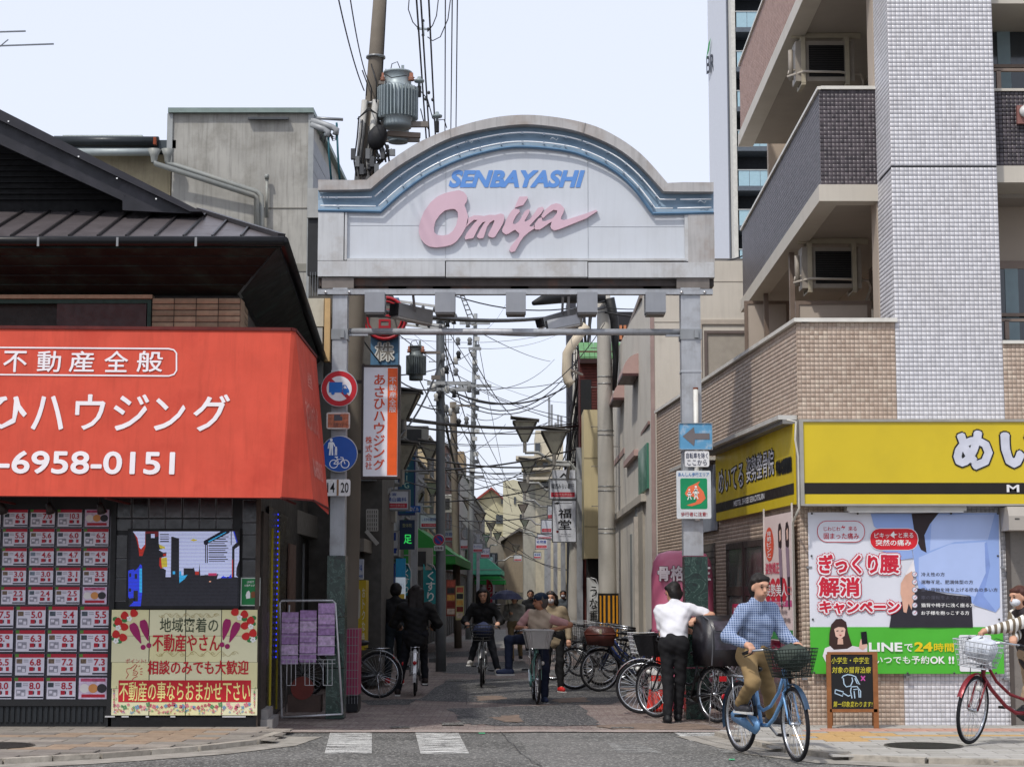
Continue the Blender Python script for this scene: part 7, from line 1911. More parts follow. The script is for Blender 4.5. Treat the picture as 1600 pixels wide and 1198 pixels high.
for (x0, y0, Y0, x1, y1, Y1, s, r) in [
 (690, 605, 36, 905, 590, 47, .5, .02), (690, 602, 36, 905, 560, 47, .9, .014), (690, 612, 36, 905, 575, 47, .8, .012), (690, 600, 36, 945, 505, 40, 1.0, .012),
 (742, 600, 62, 905, 590, 47, .2, .01), (742, 603, 62, 905, 655, 47, .15, .012), (742, 606, 62, 905, 665, 47, .1, .012), (600, 505, 30, 742, 600, 62, .1, .012),
 (560, 645, 30, 905, 665, 47, .15, .03), (560, 640, 30, 905, 660, 47, .2, .016), (560, 652, 30, 905, 670, 47, .2, .012), (560, 690, 32, 905, 720, 47, .3, .02), (560, 694, 32, 860, 735, 60, .3, .014),
 (560, 735, 34, 905, 700, 47, .2, .02), (560, 585, 28, 742, 545, 62, .3, .014), (560, 560, 28, 690, 640, 36, .2, .014), (640, 560, 33, 742, 745, 62, .2, .012),
 (690, 500, 36, 790, 640, 90, .2, .012), (690, 525, 36, 800, 760, 110, .3, .014), (690, 528, 36, 780, 800, 110, .4, .014), (742, 505, 62, 800, 800, 120, .3, .012), (708, 640, 52, 800, 790, 110, .5, .014),
 (688, 610, 36, 716, 745, 52, .2, .03), (688, 600, 36, 716, 700, 52, .2, .02), (708, 634, 52, 720, 790, 110, .3, .02), (905, 600, 47, 850, 760, 90, .4, .02), (905, 650, 47, 840, 780, 90, .5, .02),
 (560, 480, 26, 945, 480, 40, .25, .035), (560, 485, 26, 900, 520, 44, .2, .012), (690, 455, 36, 945, 470, 40, .3, .014), (560, 520, 26, 690, 600, 36, .4, .014), (565, 640, 26, 742, 700, 62, .4, .012),
 (1115, 452, 40, 945, 480, 40, .2, .012), (1230, 495, 38, 945, 488, 40, .15, .02), (1115, 408, 45, 1160, 400, 46, .05, .02), (1112, 424, 45, 1160, 412, 46, .05, .02), (1112, 468, 45, 1165, 480, 46, .05, .02),
 (690, 560, 36, 600, 700, 28, .3, .02), (560, 780, 40, 905, 745, 50, .3, .016), (600, 800, 50, 870, 800, 70, .3, .02), (742, 745, 62, 870, 720, 70, .3, .014), (560, 720, 30, 742, 660, 62, .3, .012)]:
 wire(W(x0, y0, Y0), W(x1, y1, Y1), s, r)
for i in range(30):
 xa, xb = (560 + rnd.uniform(0, 130), 905 + rnd.uniform(-60, 40)) if i % 2 else (690 + rnd.uniform(-5, 55), rnd.choice((600, 790, 860, 905))); ya = rnd.uniform(490, 780)
 wire(W(xa, ya, rnd.uniform(30, 60)), W(xb, ya + rnd.uniform(-60, 120), rnd.uniform(42, 100)), rnd.uniform(.1, .8), rnd.choice((.006, .009, .012)))
for (x0, y0, Y0, x1, y1, Y1, s, r) in [
 (648, -40, 24, 694, 600, 60, .1, .014), (655, -40, 24, 696, 600, 60, .1, .014), (668, -40, 24, 700, 600, 60, .1, .014), (696, -30, 26, 694, 600, 80, .05, .01), (707, -30, 26, 700, 600, 80, .05, .01), (715, -30, 26, 708, 600, 80, .05, .01),
 (527, -10, 20, 569, 142, 25, .1, .009), (546, -10, 20, 572, 118, 25, .1, .008), (604, -10, 25, 594, 180, 25.3, .02, .008)]:
 wire(W(x0, y0, Y0), W(x1, y1, Y1), s, r)
sp = thing('wire_spacer', 'small metal spacer with insulators on the high wires above the transformer', 'wire fitting', W(662, 45, 27))
mb = NM(M('#9aa3a6', .4, .3)); mb.bar(W(653, 45, 27), W(669, 46, 27), .03); mb.bar(W(661, 35, 27), W(662, 56, 27), .03)
for x, y in ((654, 45), (669, 46), (661, 55), (661, 33), (665, 155), (676, 156), (669, 165), (670, 145)): c = W(x, y, 27); mb.mat(M('#3a3c3e', .4), True); mb.ell(c, .025, .025, .03, 8, 6)
mb.bw('fitting', sp, kind='stuff')
for pts in ([(640, -10), (638, 15), (645, 35), (654, 45)], [(686, -10), (682, 25), (676, 40), (668, 50)], [(705, -10), (700, 30), (688, 58), (676, 64), (668, 58)], [(684, 188), (694, 187), (698, 200)], [(655, 140), (668, 155), (676, 185), (680, 188)], [(657, 170), (662, 190), (670, 203)]):
 NM(blk_, True).tube([W(x, y, 26) for x, y in pts], .008, 4).bw('jumper_wire', wires)
wr = rnd
ae = thing('tv_aerial', 'thin grey television aerial at the top left corner', 'aerial', W(0, 75, 40))
mb = NM(M('#6b7076', .5, .4)); mb.bar(W(-60, 74, 40), W(84, 69, 40), .03); mb.bar(W(-60, 52, 40), W(40, 49, 40), .03)
for x in (-30, 5): mb.bar(W(x - 20, 85, 40), W(x + 8, 62, 40), .02)
mb.bar(W(-25, 50, 40), W(-25, 260, 40), .04); mb.bw('rod', ae)
# == street lamps with inverted triangular shades, sign boxes on the posts
shade_g = M('#b8b5a4', .35, var=.15, scale=3, dirt='#55534a', dirt_amt=.6, dirt_scale=3, spec=.5)
shade_f = M('#57544e', .5, .3, var=.1)
def lantern(parent, c, w, name='lamp_shade'):
 """inverted pyramid of dull glass in a dark frame; c is the foot of the shade"""
 h = w * .85
 q_ = NM(shade_g); t_ = w / 2; b_ = w * .10
 A = [Vector((sx_ * b_, sy_ * b_, 0)) for sx_, sy_ in ((-1, -1), (1, -1), (1, 1), (-1, 1))]; B = [Vector((sx_ * t_, sy_ * t_, h)) for sx_, sy_ in ((-1, -1), (1, -1), (1, 1), (-1, 1))]
 for i in range(4): j = (i + 1) % 4; q_.quad(*(x + c for x in (A[i], A[j], B[j], B[i])))
 q_.quad(*(x + c for x in A[::-1]))
 s = q_.bw(name, parent)
 q_ = NM(shade_f)
 for i in range(4): j = (i + 1) % 4; q_.bar(A[i] + c, B[i] + c, .03); q_.bar(B[i] + c, B[j] + c, .035)
 q_.bw('shade_frame', s)
 q_ = NM(M('#6d6a66', .5, .3)); q_.add([c + Vector((-w * .62, -w * .55, h + .10)), c + Vector((w * .62, -w * .55, h + .02)), c + Vector((w * .62, w * .55, h + .02)), c + Vector((-w * .62, w * .55, h + .10)),
  c + Vector((-w * .62, -w * .55, h + .13)), c + Vector((w * .62, -w * .55, h + .05)), c + Vector((w * .62, w * .55, h + .05)), c + Vector((-w * .62, w * .55, h + .13))], [(3, 2, 1, 0), (4, 5, 6, 7), (0, 1, 5, 4), (1, 2, 6, 5), (2, 3, 7, 6), (3, 0, 4, 7)])
 q_.bw('shade_lid', s)
 q_ = NM(M('#8f8b84', .5, .2)); q_.cyl(c - Vector((0, 0, .28)), c, .05, n=10); q_.bw('shade_stem', s)
def lamp(side, Y, label, lan, post_x, sign=None, w=.55):
 """lan: list of (px, py_foot, Y) lantern feet in the photo; post_x photo x of the post"""
 px_ = P(post_x, 930, Y).x
 t = thing('street_lamp', label, 'street lamp', (px_, Y, 0), group=None)
 top = max(P(l[0], l[1], l[2]).z for l in lan) - .15
 NM(GALV).box(px_ - .075, px_ + .075, Y - .075, Y + .075, 0, top).bw('post', t)
 for (lx, ly, lY) in lan:
  c = P(lx, ly, lY); lantern(t, c, w)
  f = c - Vector((0, 0, .28)); s = 1 if px_ > c.x else -1
  NM(M('#9a9b98', .5, .2)).tube([f, f + Vector((s * .35, 0, .0)), Vector(((f.x + px_) / 2, (lY + Y) / 2, f.z - .22)), Vector((px_ - s * .25, Y, f.z - .25)), Vector((px_, Y, f.z - .55))], .045, 6).bw('arm', t)
 return t, px_
lamp(1, 46.0, 'nearest street lamp on the right, two triangular shades beside the bank sign', [(820, 690, 46), (866, 708, 43)], 906, w=.6)
lamp(-1, 30.5, 'nearest street lamp on the left, half hidden by the vertical shop sign', [(631, 656, 30.5), (628, 733, 33)], 583, w=.52)
lamps = [(1, 58, [(825, 741, 58)], 880), (1, 68, [(820, 770, 68)], 868), (1, 80, [(817, 801, 80)], 858), (1, 92, [(820, 823, 92)], 853), (1, 104, [(834, 843, 104)], 848),
   (-1, 40, [(671, 719, 40)], 647), (-1, 48, [(676, 775, 48)], 655), (-1, 56, [(711, 760, 56), (650, 790, 52)], 684), (-1, 64, [(733, 797, 64)], 716), (-1, 74, [(750, 817, 74), (705, 815, 70)], 735), (-1, 84, [(767, 829, 84)], 747), (-1, 96, [(777, 843, 96), (760, 846, 92)], 752), (-1, 108, [(806, 862, 108)], 771)]
ordn = ['second', 'third', 'fourth', 'fifth', 'sixth', 'seventh', 'eighth', 'ninth']
cnt = {1: 0, -1: 0}
for s, Y, lan, px in lamps:
 lamp(s, Y, 'triangular shaded street lamp, %s along the %s side of the arcade' % (ordn[cnt[s]], 'right' if s > 0 else 'left'), lan, px, w=(.5 if s > 0 else .41) if Y < 70 else .44); cnt[s] += 1
def band_sign(x0, y0, x1, y1, Y, top, label, tcol='#2a4fa0', bx=None, top2=None, blank=False):
 def dr(mb, w, h, T_, Q):
  mb.mat(M('#b8283c', .5)); Q(rct(.05, .06, .95, .32)); mb.mat(M('#d8a0a0', .5)); T_('千林大宮商店街', .14, .11, .86, .27, .008)
  mb.mat(M(tcol, .5))
  if top2: T_(top2, .08, .74, .5, .90, .015); T_(top, .08, .42, .92, .66, .02)
  elif top: T_(top, .08, .5, .92, .78, .015)
 t = plate('arcade_sign', label, x0, y0, x1, y1, Y, dr, M('#c9cdd4', .4, var=.04), 0, rim=(M('#77797a', .5, .3), .03), dep=.12)
 if bx:
  q_ = NM(GALV); zc_ = PZ((y0 + y1) / 2, Y); q_.bar((P(bx, 0, Y).x, Y + .06, zc_ + .2), (P((x0 + x1) / 2, 0, Y).x, Y + .06, zc_ + .2), .04); q_.bw('bracket', t)
 return t
band_sign(601, 767, 638, 795, 31, '横山歯科', 'square white sign of a dentist with red band, nearest on the left', bx=583, top2='大宮')
band_sign(657, 804, 684, 824, 46, 'しおかわ鍼灸院', 'small square sign with blue characters and red band beside the no parking sign', bx=655)
band_sign(540, 700, 585, 748, 29, '千林大宮', 'white sign with red band behind the blue round traffic sign', bx=583)
band_sign(859, 749, 900, 778, 44.5, '関西みらい銀行', 'grey square bank sign with red band on the right post', '#22262e', bx=906)
band_sign(693, 828, 715, 845, 56, '豆狸堂', 'small square sign with blue characters, left row beside the brown wall', bx=684)
for (x0, y0, x1, y1, Y, s_, lab) in ((719, 843, 736, 857, 64, '', 'blank white sign with red band in the left row'), (739, 849, 754, 862, 70, 'めっけもん', 'small sign with red and blue print, fourth in the left row'), (751, 856, 765, 871, 80, 'パン', 'tiny pale sign behind the fourth sign in the left row'), (759, 870, 770, 879, 90, 'うどん', 'tiny sign furthest along the left row'),
 (803, 867, 815, 876, 100, '', 'tiny blank sign in the centre by the far right lamps'), (834, 863, 845, 872, 92, '居酒屋', 'tiny white sign with blue print, far right row'), (837, 840, 855, 857, 80, '名物屋', 'pinkish sign with blue print in the right row'), (846, 812, 862, 832, 68, '', 'blank sign with red band in the right row'), (840, 834, 862, 841, 74, '', 'thin red banded sign above the pinkish one'), (856, 790, 864, 811, 58, '', 'narrow sign with red base near the shop sign')):
 band_sign(x0, y0, x1, y1, Y, s_, lab)
def dr(mb, w, h, T_, Q):
 mb.mat(INK); T_('一福堂'[1:], .25, .28, .8, .82, .02, vertical=True)
 Q([(.05, .93), (.2, .965), (.3, .94), (.85, .94), (.85, .93), (.3, .93), (.2, .90)], .004); mb.mat(M('#7a2a2a')); Q(rct(.16, .22, .26, .27), .004); mb.mat(M('#77777a')); T_('IPPUKU-DO', .35, .17, .8, .195); T_('SINCE 1950', .3, .12, .8, .145)
plate('shop_sign', 'tall white sign with two black brush characters under the bank sign', 863.5, 781.5, 899.5, 846, 44.4, dr, M('#cdd0d6', .4), 0, rim=(M('#2b2b2c'), .015), dep=.1, cat='shop sign')
def dr(mb, w, h, T_, Q): mb.mat(INK); Q([(.3, .2), (.5, .7), (.7, .2), (.6, .2), (.5, .45), (.4, .2)], .004)
plate('white_sign_cap', 'white sign panel with small black mark above the bank sign', 863, 734, 899, 748.5, 44.6, dr, M('#c5c8ce', .4), 0, cat='shop sign', dep=.08)
def dr(mb, w, h, T_, Q):
 mb.mat(M('#ea5f22', .45)); Q(rct(.70, .01, .99, .99))
 mb.mat(M('#cf4a24', .5)); T_('あさひハウジング', .31, .05, .62, .94, .03, vertical=True)
 T_('株式会社', .07, .06, .26, .37, .02, vertical=True)
 mb.mat(M('#ddd8da', .5)); T_('不動産全般', .75, .58, .95, .91, .012, vertical=True)
av = plate('vertical_shop_sign', 'tall white and orange vertical lightbox sign of the estate agent beside the gateway post', 567, 573.5, 622, 744, 22.8, dr, M('#e4e2e8', .4, var=.03), 0, rim=(M('#3a2f2d', .5), .028), dep=.2, cat='shop sign')
mb = NM(M('#3f3a38', .5));
for z in (.3, 1.2): mb.box(-.45, -.25, .05, .09, z, z + .04)
mb.build('bracket', av)
bs = thing('neon_tower_sign', 'old blue vertical sign with a red circled character and white outlined character', 'shop sign', P(600, 640, 28))
a = P(578, 660, 28); b = P(623, 465, 28); NM(M('#4d7390', .5, var=.15, streak=.3)).box(a.x, b.x, 28, 28.35, a.z, b.z).bw('box', bs)
NS = front(27.99); mb = MB()
c = P(601, 497, 27.9); mb.mat(M('#77736c', .5)); mb.prism(disc(0, 0, .33), (c.x, 27.92, c.z), (1, 0, 0), (0, 0, 1), (0, .07, 0)); mb.bw('disc', bs)
mb = NM(M('#a8202a', .4), True); mb.tube([(c.x + .33 * math.cos(i * .26), 27.9, c.z + .33 * math.sin(i * .26)) for i in range(24)], .03, 5, closed=True); mb.tube([(c.x + .27 * math.cos(i * .26), 27.9, c.z + .27 * math.sin(i * .26)) for i in range(24)], .018, 5, closed=True); mb.mat(M('#a8202a', .4)); CS_ = front(27.915); CS_.text(mb, '吉', 589, 478, 613, 514, .03, .004); mb.bw('red_ring', bs)
mb = NM(M('#d3d3cc', .5)); NS.halo(mb, '株', 587, 536, 615, 563, .02, .012, .01); mb.mat(M('#77726a', .5)); NS.text(mb, '株', 587, 536, 615, 563, .012, .014); mb.bw('lettering', bs)
def dr(mb, w, h, T_, Q):
 mb.mat(M('#9fc0b0', .5)); T_('SHeIGEST', .3, .05, .7, .95, .01, vertical=True)
plate('teal_vertical_sign', 'tall teal vertical sign with pale green letters on the left row', 624, 703, 647, 802, 38, dr, M('#24596a', .5, var=.15), 0, rim=(M('#2c3a66', .5), .03), dep=.2, cat='shop sign')
def dr(mb, w, h, T_, Q): mb.mat(M('#d5d8de')); T_('電ビル', .2, .2, .9, .8, .02)
plate('small_blue_sign', 'small blue sign with white characters below the teal sign', 634, 790, 657, 800, 37.8, dr, M('#2058a8', .5), 0, cat='shop sign')
def dr(mb, w, h, T_, Q):
 mb.mat(M('#1f3f90')); Q(rct(.55, .62, .8, .95)); Q(rct(.2, .45, .35, .58)); Q(rct(.06, .06, .6, .22)); Q(rct(.62, .08, .84, .2)); Q(rct(.62, .2, .9, .3), .003)
plate('bank_sign_box', 'white sign box with blue squares on the left row', 605, 830, 622, 867, 36, dr, M('#c6c8cc', .4), 0, rim=(M('#88898a'), .02), dep=.5, cat='shop sign')
def dr(mb, w, h, T_, Q):
 mb.mat(M('#274a9a')); T_('歯科', .3, .42, .92, .72, .02); Q(rct(.2, .82, .45, .95)); T_('56-8148', .1, .1, .95, .24, .01); mb.mat(M('#b9bfd0')); Q(rct(.0, .32, 1, .34))
plate('dental_sign', 'small white and blue dental clinic sign above the yellow vending panel', 545, 873, 568, 905, 27.5, dr, M('#aab0c0', .5), .05, dep=.1, cat='shop sign')
def dr(mb, w, h, T_, Q):
 mb.mat(M('#b8b4a8')); Q(rrect(.08, .45, .62, .42, .06)); mb.mat(M('#a82a2a')); Q([(.2, .7), (.5, .82), (.6, .62), (.3, .55)], .004); mb.mat(M('#2a2a2a')); Q(rct(.2, .47, .6, .52), .004)
 mb.mat(M('#d8d4c0')); T_('おトクな券', .8, .1, .96, .9, .01, vertical=True)
plate('yellow_machine', 'yellow ticket vending machine standing by the left wall', 542, 906, 572, 1015, 27.2, dr, M('#b59a18', .5, var=.08), .03, dep=.5, cat='vending machine')
def dr(mb, w, h, T_, Q):
 mb.mat(M('#c8dcd8')); T_('くすり', .25, .08, .8, .92, .03, vertical=True)
def feather_flag(label, x0, y0, x1, y1, Y, base, textc, s, lean=0.0, group=None):
 a = P(x0, y1, Y); b = P(x1, y0, Y); w, h = b.x - a.x, b.z - a.z
 t = thing('feather_flag', label, 'banner flag', (b.x, Y, 0), group=group)
 q_ = NM(M('#b9b9b9', .4, .3), True); q_.tube([(0, 0, 0.1), (0, 0, a.z + h * .75), (-w * .3, 0, a.z + h * .97), (-w * .7, 0, a.z + h)], .014, 6); q_.build('pole', t)
 q_ = NM(M('#55585a', .6)); q_.box(-.18, .18, -.18, .18, 0.004, .1); q_.build('base', t)
 q_ = NM(base, True); n = 12; vs = []; fs = []
 for j in range(n + 1):
  z = a.z + h * j / n; k_ = max(0, (j / n - .72) / .28); ww = w * (1 - .0 * k_); xr_ = -w * .75 * k_ * k_
  for i in range(5): x = xr_ + (-ww - xr_) * i / 4; vs.append((x, .03 * math.sin(i * 1.3 + j * .5), z))
 for j in range(n):
  for i in range(4): q = j * 5 + i; fs.append((q + 1, q, q + 5, q + 6))
 q_.add(vs, fs); q_.build('cloth', t)
 q_ = NM(textc); letters(q_, s, (-w, -.04, a.z), U_, V_, w * .22, h * .05, w * .6, h * .78, .03, .01, vertical=True); q_.build('lettering', t)
 return t
feather_flag('teal feather flag with large white kana by the grey pole', 661, 881, 684, 943, 41, M('#2f8f94', .6), WHITE, 'くすり')
feather_flag('second teal feather flag half hidden by the shop signs', 628, 880, 642, 930, 37, M('#3c96a4', .6), WHITE, 'くすり')
feather_flag('small red feather flag with white letters far down the street', 760, 905, 770, 948, 92, M('#b8304a', .6), WHITE, 'うどん')
feather_flag('white feather flag with black brush characters by the right utility pole', 917, 902, 937, 975, 43.5, M('#c4c6c4', .6), INK, 'うな重')
def d_np(mb, o, r):
 mb.mat(M('#a8283a', .4)); polyp(mb, disc(0, 0, r * .985), o, U_, V_, .001); mb.mat(M('#2a3f90', .4)); polyp(mb, disc(0, 0, r * .74), o, U_, V_, .003); mb.mat(M('#a8283a', .4)); brush(mb, [(-r * .6, r * .6), (r * .6, -r * .6)], r * .2, o, U_, V_, .005)
roundsign('no_parking_sign', 'round blue and red no parking sign on the grey pole', 685.5, 843, 8.5, 35.8, d_np)
def dr(mb, w, h, T_, Q): mb.mat(INK); T_('自動車', .1, .2, .9, .8, .01)
plate('sub_sign', 'tiny white plate under the round no parking sign', 678, 852, 693, 860, 35.8, dr, M('#cfd0d2'), .1)
gp_ = 0 and pole('dark grey signpost carrying the no parking sign', (P(687, 985, 36.2).x, 36.2, 0), P(686, 780, 36.2), .10, .09, M('#5a6066', .5, .3), False)
def awning(label, side, Y0, Y1, z, d, h, m_, xoff=0., stripes=None):
 fx = STL if side < 0 else STR
 t = thing('shop_awning', label, 'awning', (fx(Y0), Y0, z)); s = -side
 A, B = Vector((fx(Y0) + .01 * s, Y0, z + h)), Vector((fx(Y1) + .01 * s, Y1, z + h)); C, D = Vector((fx(Y1) + s * d, Y1, z)), Vector((fx(Y0) + s * d, Y0, z))
 q_ = NM(m_); q_.quad(A, B, C, D); q_.quad(D, C, C - Vector((0, 0, .22)), D - Vector((0, 0, .22))); q_.quad(A, D, D - Vector((0, 0, .22)), Vector((A.x, A.y, z - .22))); q_.quad(B, C, C - Vector((0, 0, .22)), Vector((B.x, B.y, z - .22))); q_.bw('canvas', t)
 q_ = NM(STEEL); q_.bar(A - Vector((0, 0, h)), D, .03); q_.bar(B - Vector((0, 0, h)), C, .03); q_.bw('frame', t)
 return t
awning('bright green shop awning on the left row', -1, 45, 55, 2.5, 1.3, .9, M('#2f8a3a', .6, var=.05))
awning('pale green awning far down the left row', -1, 84, 92, 2.7, 1.6, 1.3, M('#5fbf9c', .6))
awning('green side awning under the pale green one', -1, 93, 97, 2.3, 1.6, 1.0, M('#2f9a4a', .6))
awning('blue shop awning on the right row', 1, 64, 72, 2.5, 1.2, .7, M('#20358a', .6))
awning('red shop awning behind the blue awning', 1, 73, 78, 2.9, 1.2, .9, M('#c03a38', .6))
t = thing('metal_canopy', 'dented grey sheet metal canopy on the dark left shop', 'canopy', P(560, 860, 28))
a, b = P(548, 872, 28), P(572, 835, 28); q_ = NM(M('#77736c', .6, .3, var=.2, dirt='#5a5045', dirt_amt=.5)); q_.quad((a.x, 29.5, b.z), (b.x, 27.6, a.z + .25), (b.x, 27.6, a.z), (a.x, 29.4, b.z - .25)); q_.box(a.x - .3, b.x, 27.6, 29.2, a.z + .1, a.z + .3); q_.bw('sheet', t)
def dr(mb, w, h, T_, Q): mb.mat(M('#35d060', .4, emit=.6)); T_('足', .3, .2, .8, .5, .03); mb.mat(M('#8a8f6a')); T_('整体院', .2, .75, .8, .88, .01)
plate('blue_sign', 'deep blue sign with a glowing green character on the left row', 624, 812, 648, 858, 35.5, dr, M('#1c2f4a', .4), 0, dep=.12, cat='shop sign')
def dr(mb, w, h, T_, Q): mb.mat(M('#2f9ac8')); Q(rct(0, .6, 1, 1)); mb.mat(M('#d8b848')); Q(rct(.1, .05, .9, .25)); mb.mat(M('#b8c8d8')); T_('処方せん', .1, .35, .9, .5)
plate('window_poster', 'bright white and blue poster on the pharmacy window', 618, 872, 634, 946, 34, dr, M('#c9d6e0', .4, emit=.25), 0, cat='poster')
plate('blue_pilaster', 'dark blue shop pilaster left of the pharmacy poster', 609, 880, 617, 1000, 33.8, lambda *a: None, M('#182a6a', .4), 0, cat='pilaster', dep=.2)
lt_ = thing('window_lattice', 'pale metal window lattice on the dark left shop', 'window grille', P(581, 830, 29)); mb = NM(M('#a5a39d', .5, .2))
for k_ in range(6): mb.bar(P(573, 796 + k_ * 6.6, 29), P(590, 796 + k_ * 6.6, 29), .02); mb.bar(P(573 + k_ * 3.4, 796, 28.98), P(573 + k_ * 3.4, 829, 28.98), .02)
mb.bar(P(572, 829, 28.9), P(590, 850, 28.9), .06); mb.build('bars', lt_, world=True, kind='stuff')
for k_, (px, py, Y) in enumerate(((600, 815, 31.5), (655, 700, 40), (662, 890, 41), (700, 800, 55))):
 t = thing('wall_box', ('grey meter box high on the dark left shop', 'beige air conditioner under the left roof edge', 'small steel cabinet behind the teal flag', 'pale box by the far left lamps')[k_], 'box', P(px, py, Y)); NM(M('#9c9a92', .5, var=.1)).box(-.35, .2, 0, .3, 0, .5).build('case', t); NM(M('#3a3a3a', .5)).box(-.28, .05, -.01, -.001, .08, .42).build('grille', t)
for k_, (px, y0, y1, Y, c, r) in enumerate(((556, 470, 870, 27, '#2a2826', .05), (577, 640, 1010, 29.4, '#6f6b64', .06), (592, 850, 1010, 31, '#8c8a84', .05), (650, 700, 960, 40, '#9a9c9c', .04))):
 o = NM(M(c, .5), True).cyl(P(px, y1, Y), P(px, y0, Y), r, n=8).build('wall_pipe', None, world=True, loc=P(px, y1, Y)); o['label'] = ('black downpipe beside the leaning pole', 'grey downpipe under the vertical lightbox sign', 'pale pipe right of the yellow machine', 'thin steel pipe by the teal vertical sign')[k_]; o['category'] = 'pipe'
ca = thing('white_crossarms', 'pair of white steel crossarms with insulators behind the left flood light', 'crossarm', P(650, 495, 30))
for (x0, y0, x1, y1) in ((618, 470, 692, 480), (620, 478, 690, 488), (620, 500, 694, 509), (622, 506, 690, 514)): NM(M('#c3c4c2', .5, .1)).bar(P(x0, y0, 30), P(x1, y1, 30), .04).bw('arm', ca)
for k_ in range(8): NM(M('#55575a', .5), True).ell(tuple(P(625 + k_ * 9, 476 + k_ * 1.2 + (k_ % 2) * 26, 29.9)), .03, .03, .05, 8, 6).bw('insulator', ca)
tr = thing('ladder_aerial', 'thin lattice mast leaning behind the gateway beam', 'mast', P(735, 490, 34))
mb = NM(M('#6f7274', .5, .3)); a, b, c, d = P(717, 455, 34), P(735, 507, 34), P(722, 455, 34), P(744, 505, 34); mb.bar(a, b, .02); mb.bar(c, d, .02)
for k_ in range(8): mb.bar(a.lerp(b, k_ / 7), c.lerp(d, k_ / 7), .02)
mb.build('mast', tr, world=True)
# == bicycles
chrome = M('#b9bcc0', .22, .9, var=.05); rub = M('#16161a', .8, var=.1); blkp = M('#1b1b1e', .45, var=.1)
WR = .335
_wc = {}
def wheel_meshes(rimc):
 if rimc in _wc: return _wc[rimc]
 n = 40; ring = lambda r: [(r * math.cos(2 * math.pi * i / n), 0, r * math.sin(2 * math.pi * i / n)) for i in range(n)]
 h = NM(chrome, True).cyl((0, -.045, 0), (0, .045, 0), .02, n=10)
 a = NM(rub, True).tube(ring(WR - .018), .019, 8, closed=True)
 b = NM(M(rimc, .25, .85, var=.05), True).tube(ring(WR - .042), .013, 6, closed=True)
 c = NM(M('#c9ccd0', .3, .8))
 for i in range(28):
  an = 2 * math.pi * i / 28; bn = an + (.35 if i % 4 < 2 else -.35); y = .025 if i % 2 else -.025
  c.cyl((.02 * math.cos(bn), y, .02 * math.sin(bn)), ((WR - .05) * math.cos(an), 0, (WR - .05) * math.sin(an)), .0022, n=3, cap=False)
 _wc[rimc] = [h.mesh('wheel'), a.mesh('tyre'), b.mesh('rim'), c.mesh('spokes')]
 return _wc[rimc]
def basket_mesh(mb, m_, kind):
 c = (.20, 0, .0); L0, L1, W0, W1, H = .13, .17, .14, .20, .25
 if kind == 'none': return
 cor = lambda t: [(c[0] + sx * (L0 + (L1 - L0) * t), sy * (W0 + (W1 - W0) * t), c[2] + H * t) for sx, sy in ((-1, -1), (1, -1), (1, 1), (-1, 1))]
 mb.mat(m_)
 if kind in ('solid', 'bag'):
  A, B = cor(0), cor(1); mb.quad(*A[::-1])
  for i in range(4):
   j = (i + 1) % 4; mb.quad(A[i], A[j], B[j], B[i]);
   for q in range(15):
    t = q / 14; a = Vector(A[i]).lerp(Vector(A[j]), t); b = Vector(B[i]).lerp(Vector(B[j]), t); mb.bar(a, b, .012)
  mb.tube(B, .014, 5, closed=True)
 if kind in ('wire', 'mesh', 'bag'):
  for k in range(6 if kind == 'wire' else 9): mb.tube(cor(k / (5 if kind == 'wire' else 8)), .004 if k % 5 else .006, 4, closed=True)
  A, B = cor(0), cor(1)
  for i in range(4):
   j = (i + 1) % 4; n = 9 if kind == 'wire' else 14
   for q in range(n): t = q / n; mb.bar(Vector(A[i]).lerp(Vector(A[j]), t), Vector(B[i]).lerp(Vector(B[j]), t), .004)
  for q in range(7): t = q / 6; mb.bar(Vector(A[0]).lerp(Vector(A[3]), t), Vector(A[1]).lerp(Vector(A[2]), t), .004)
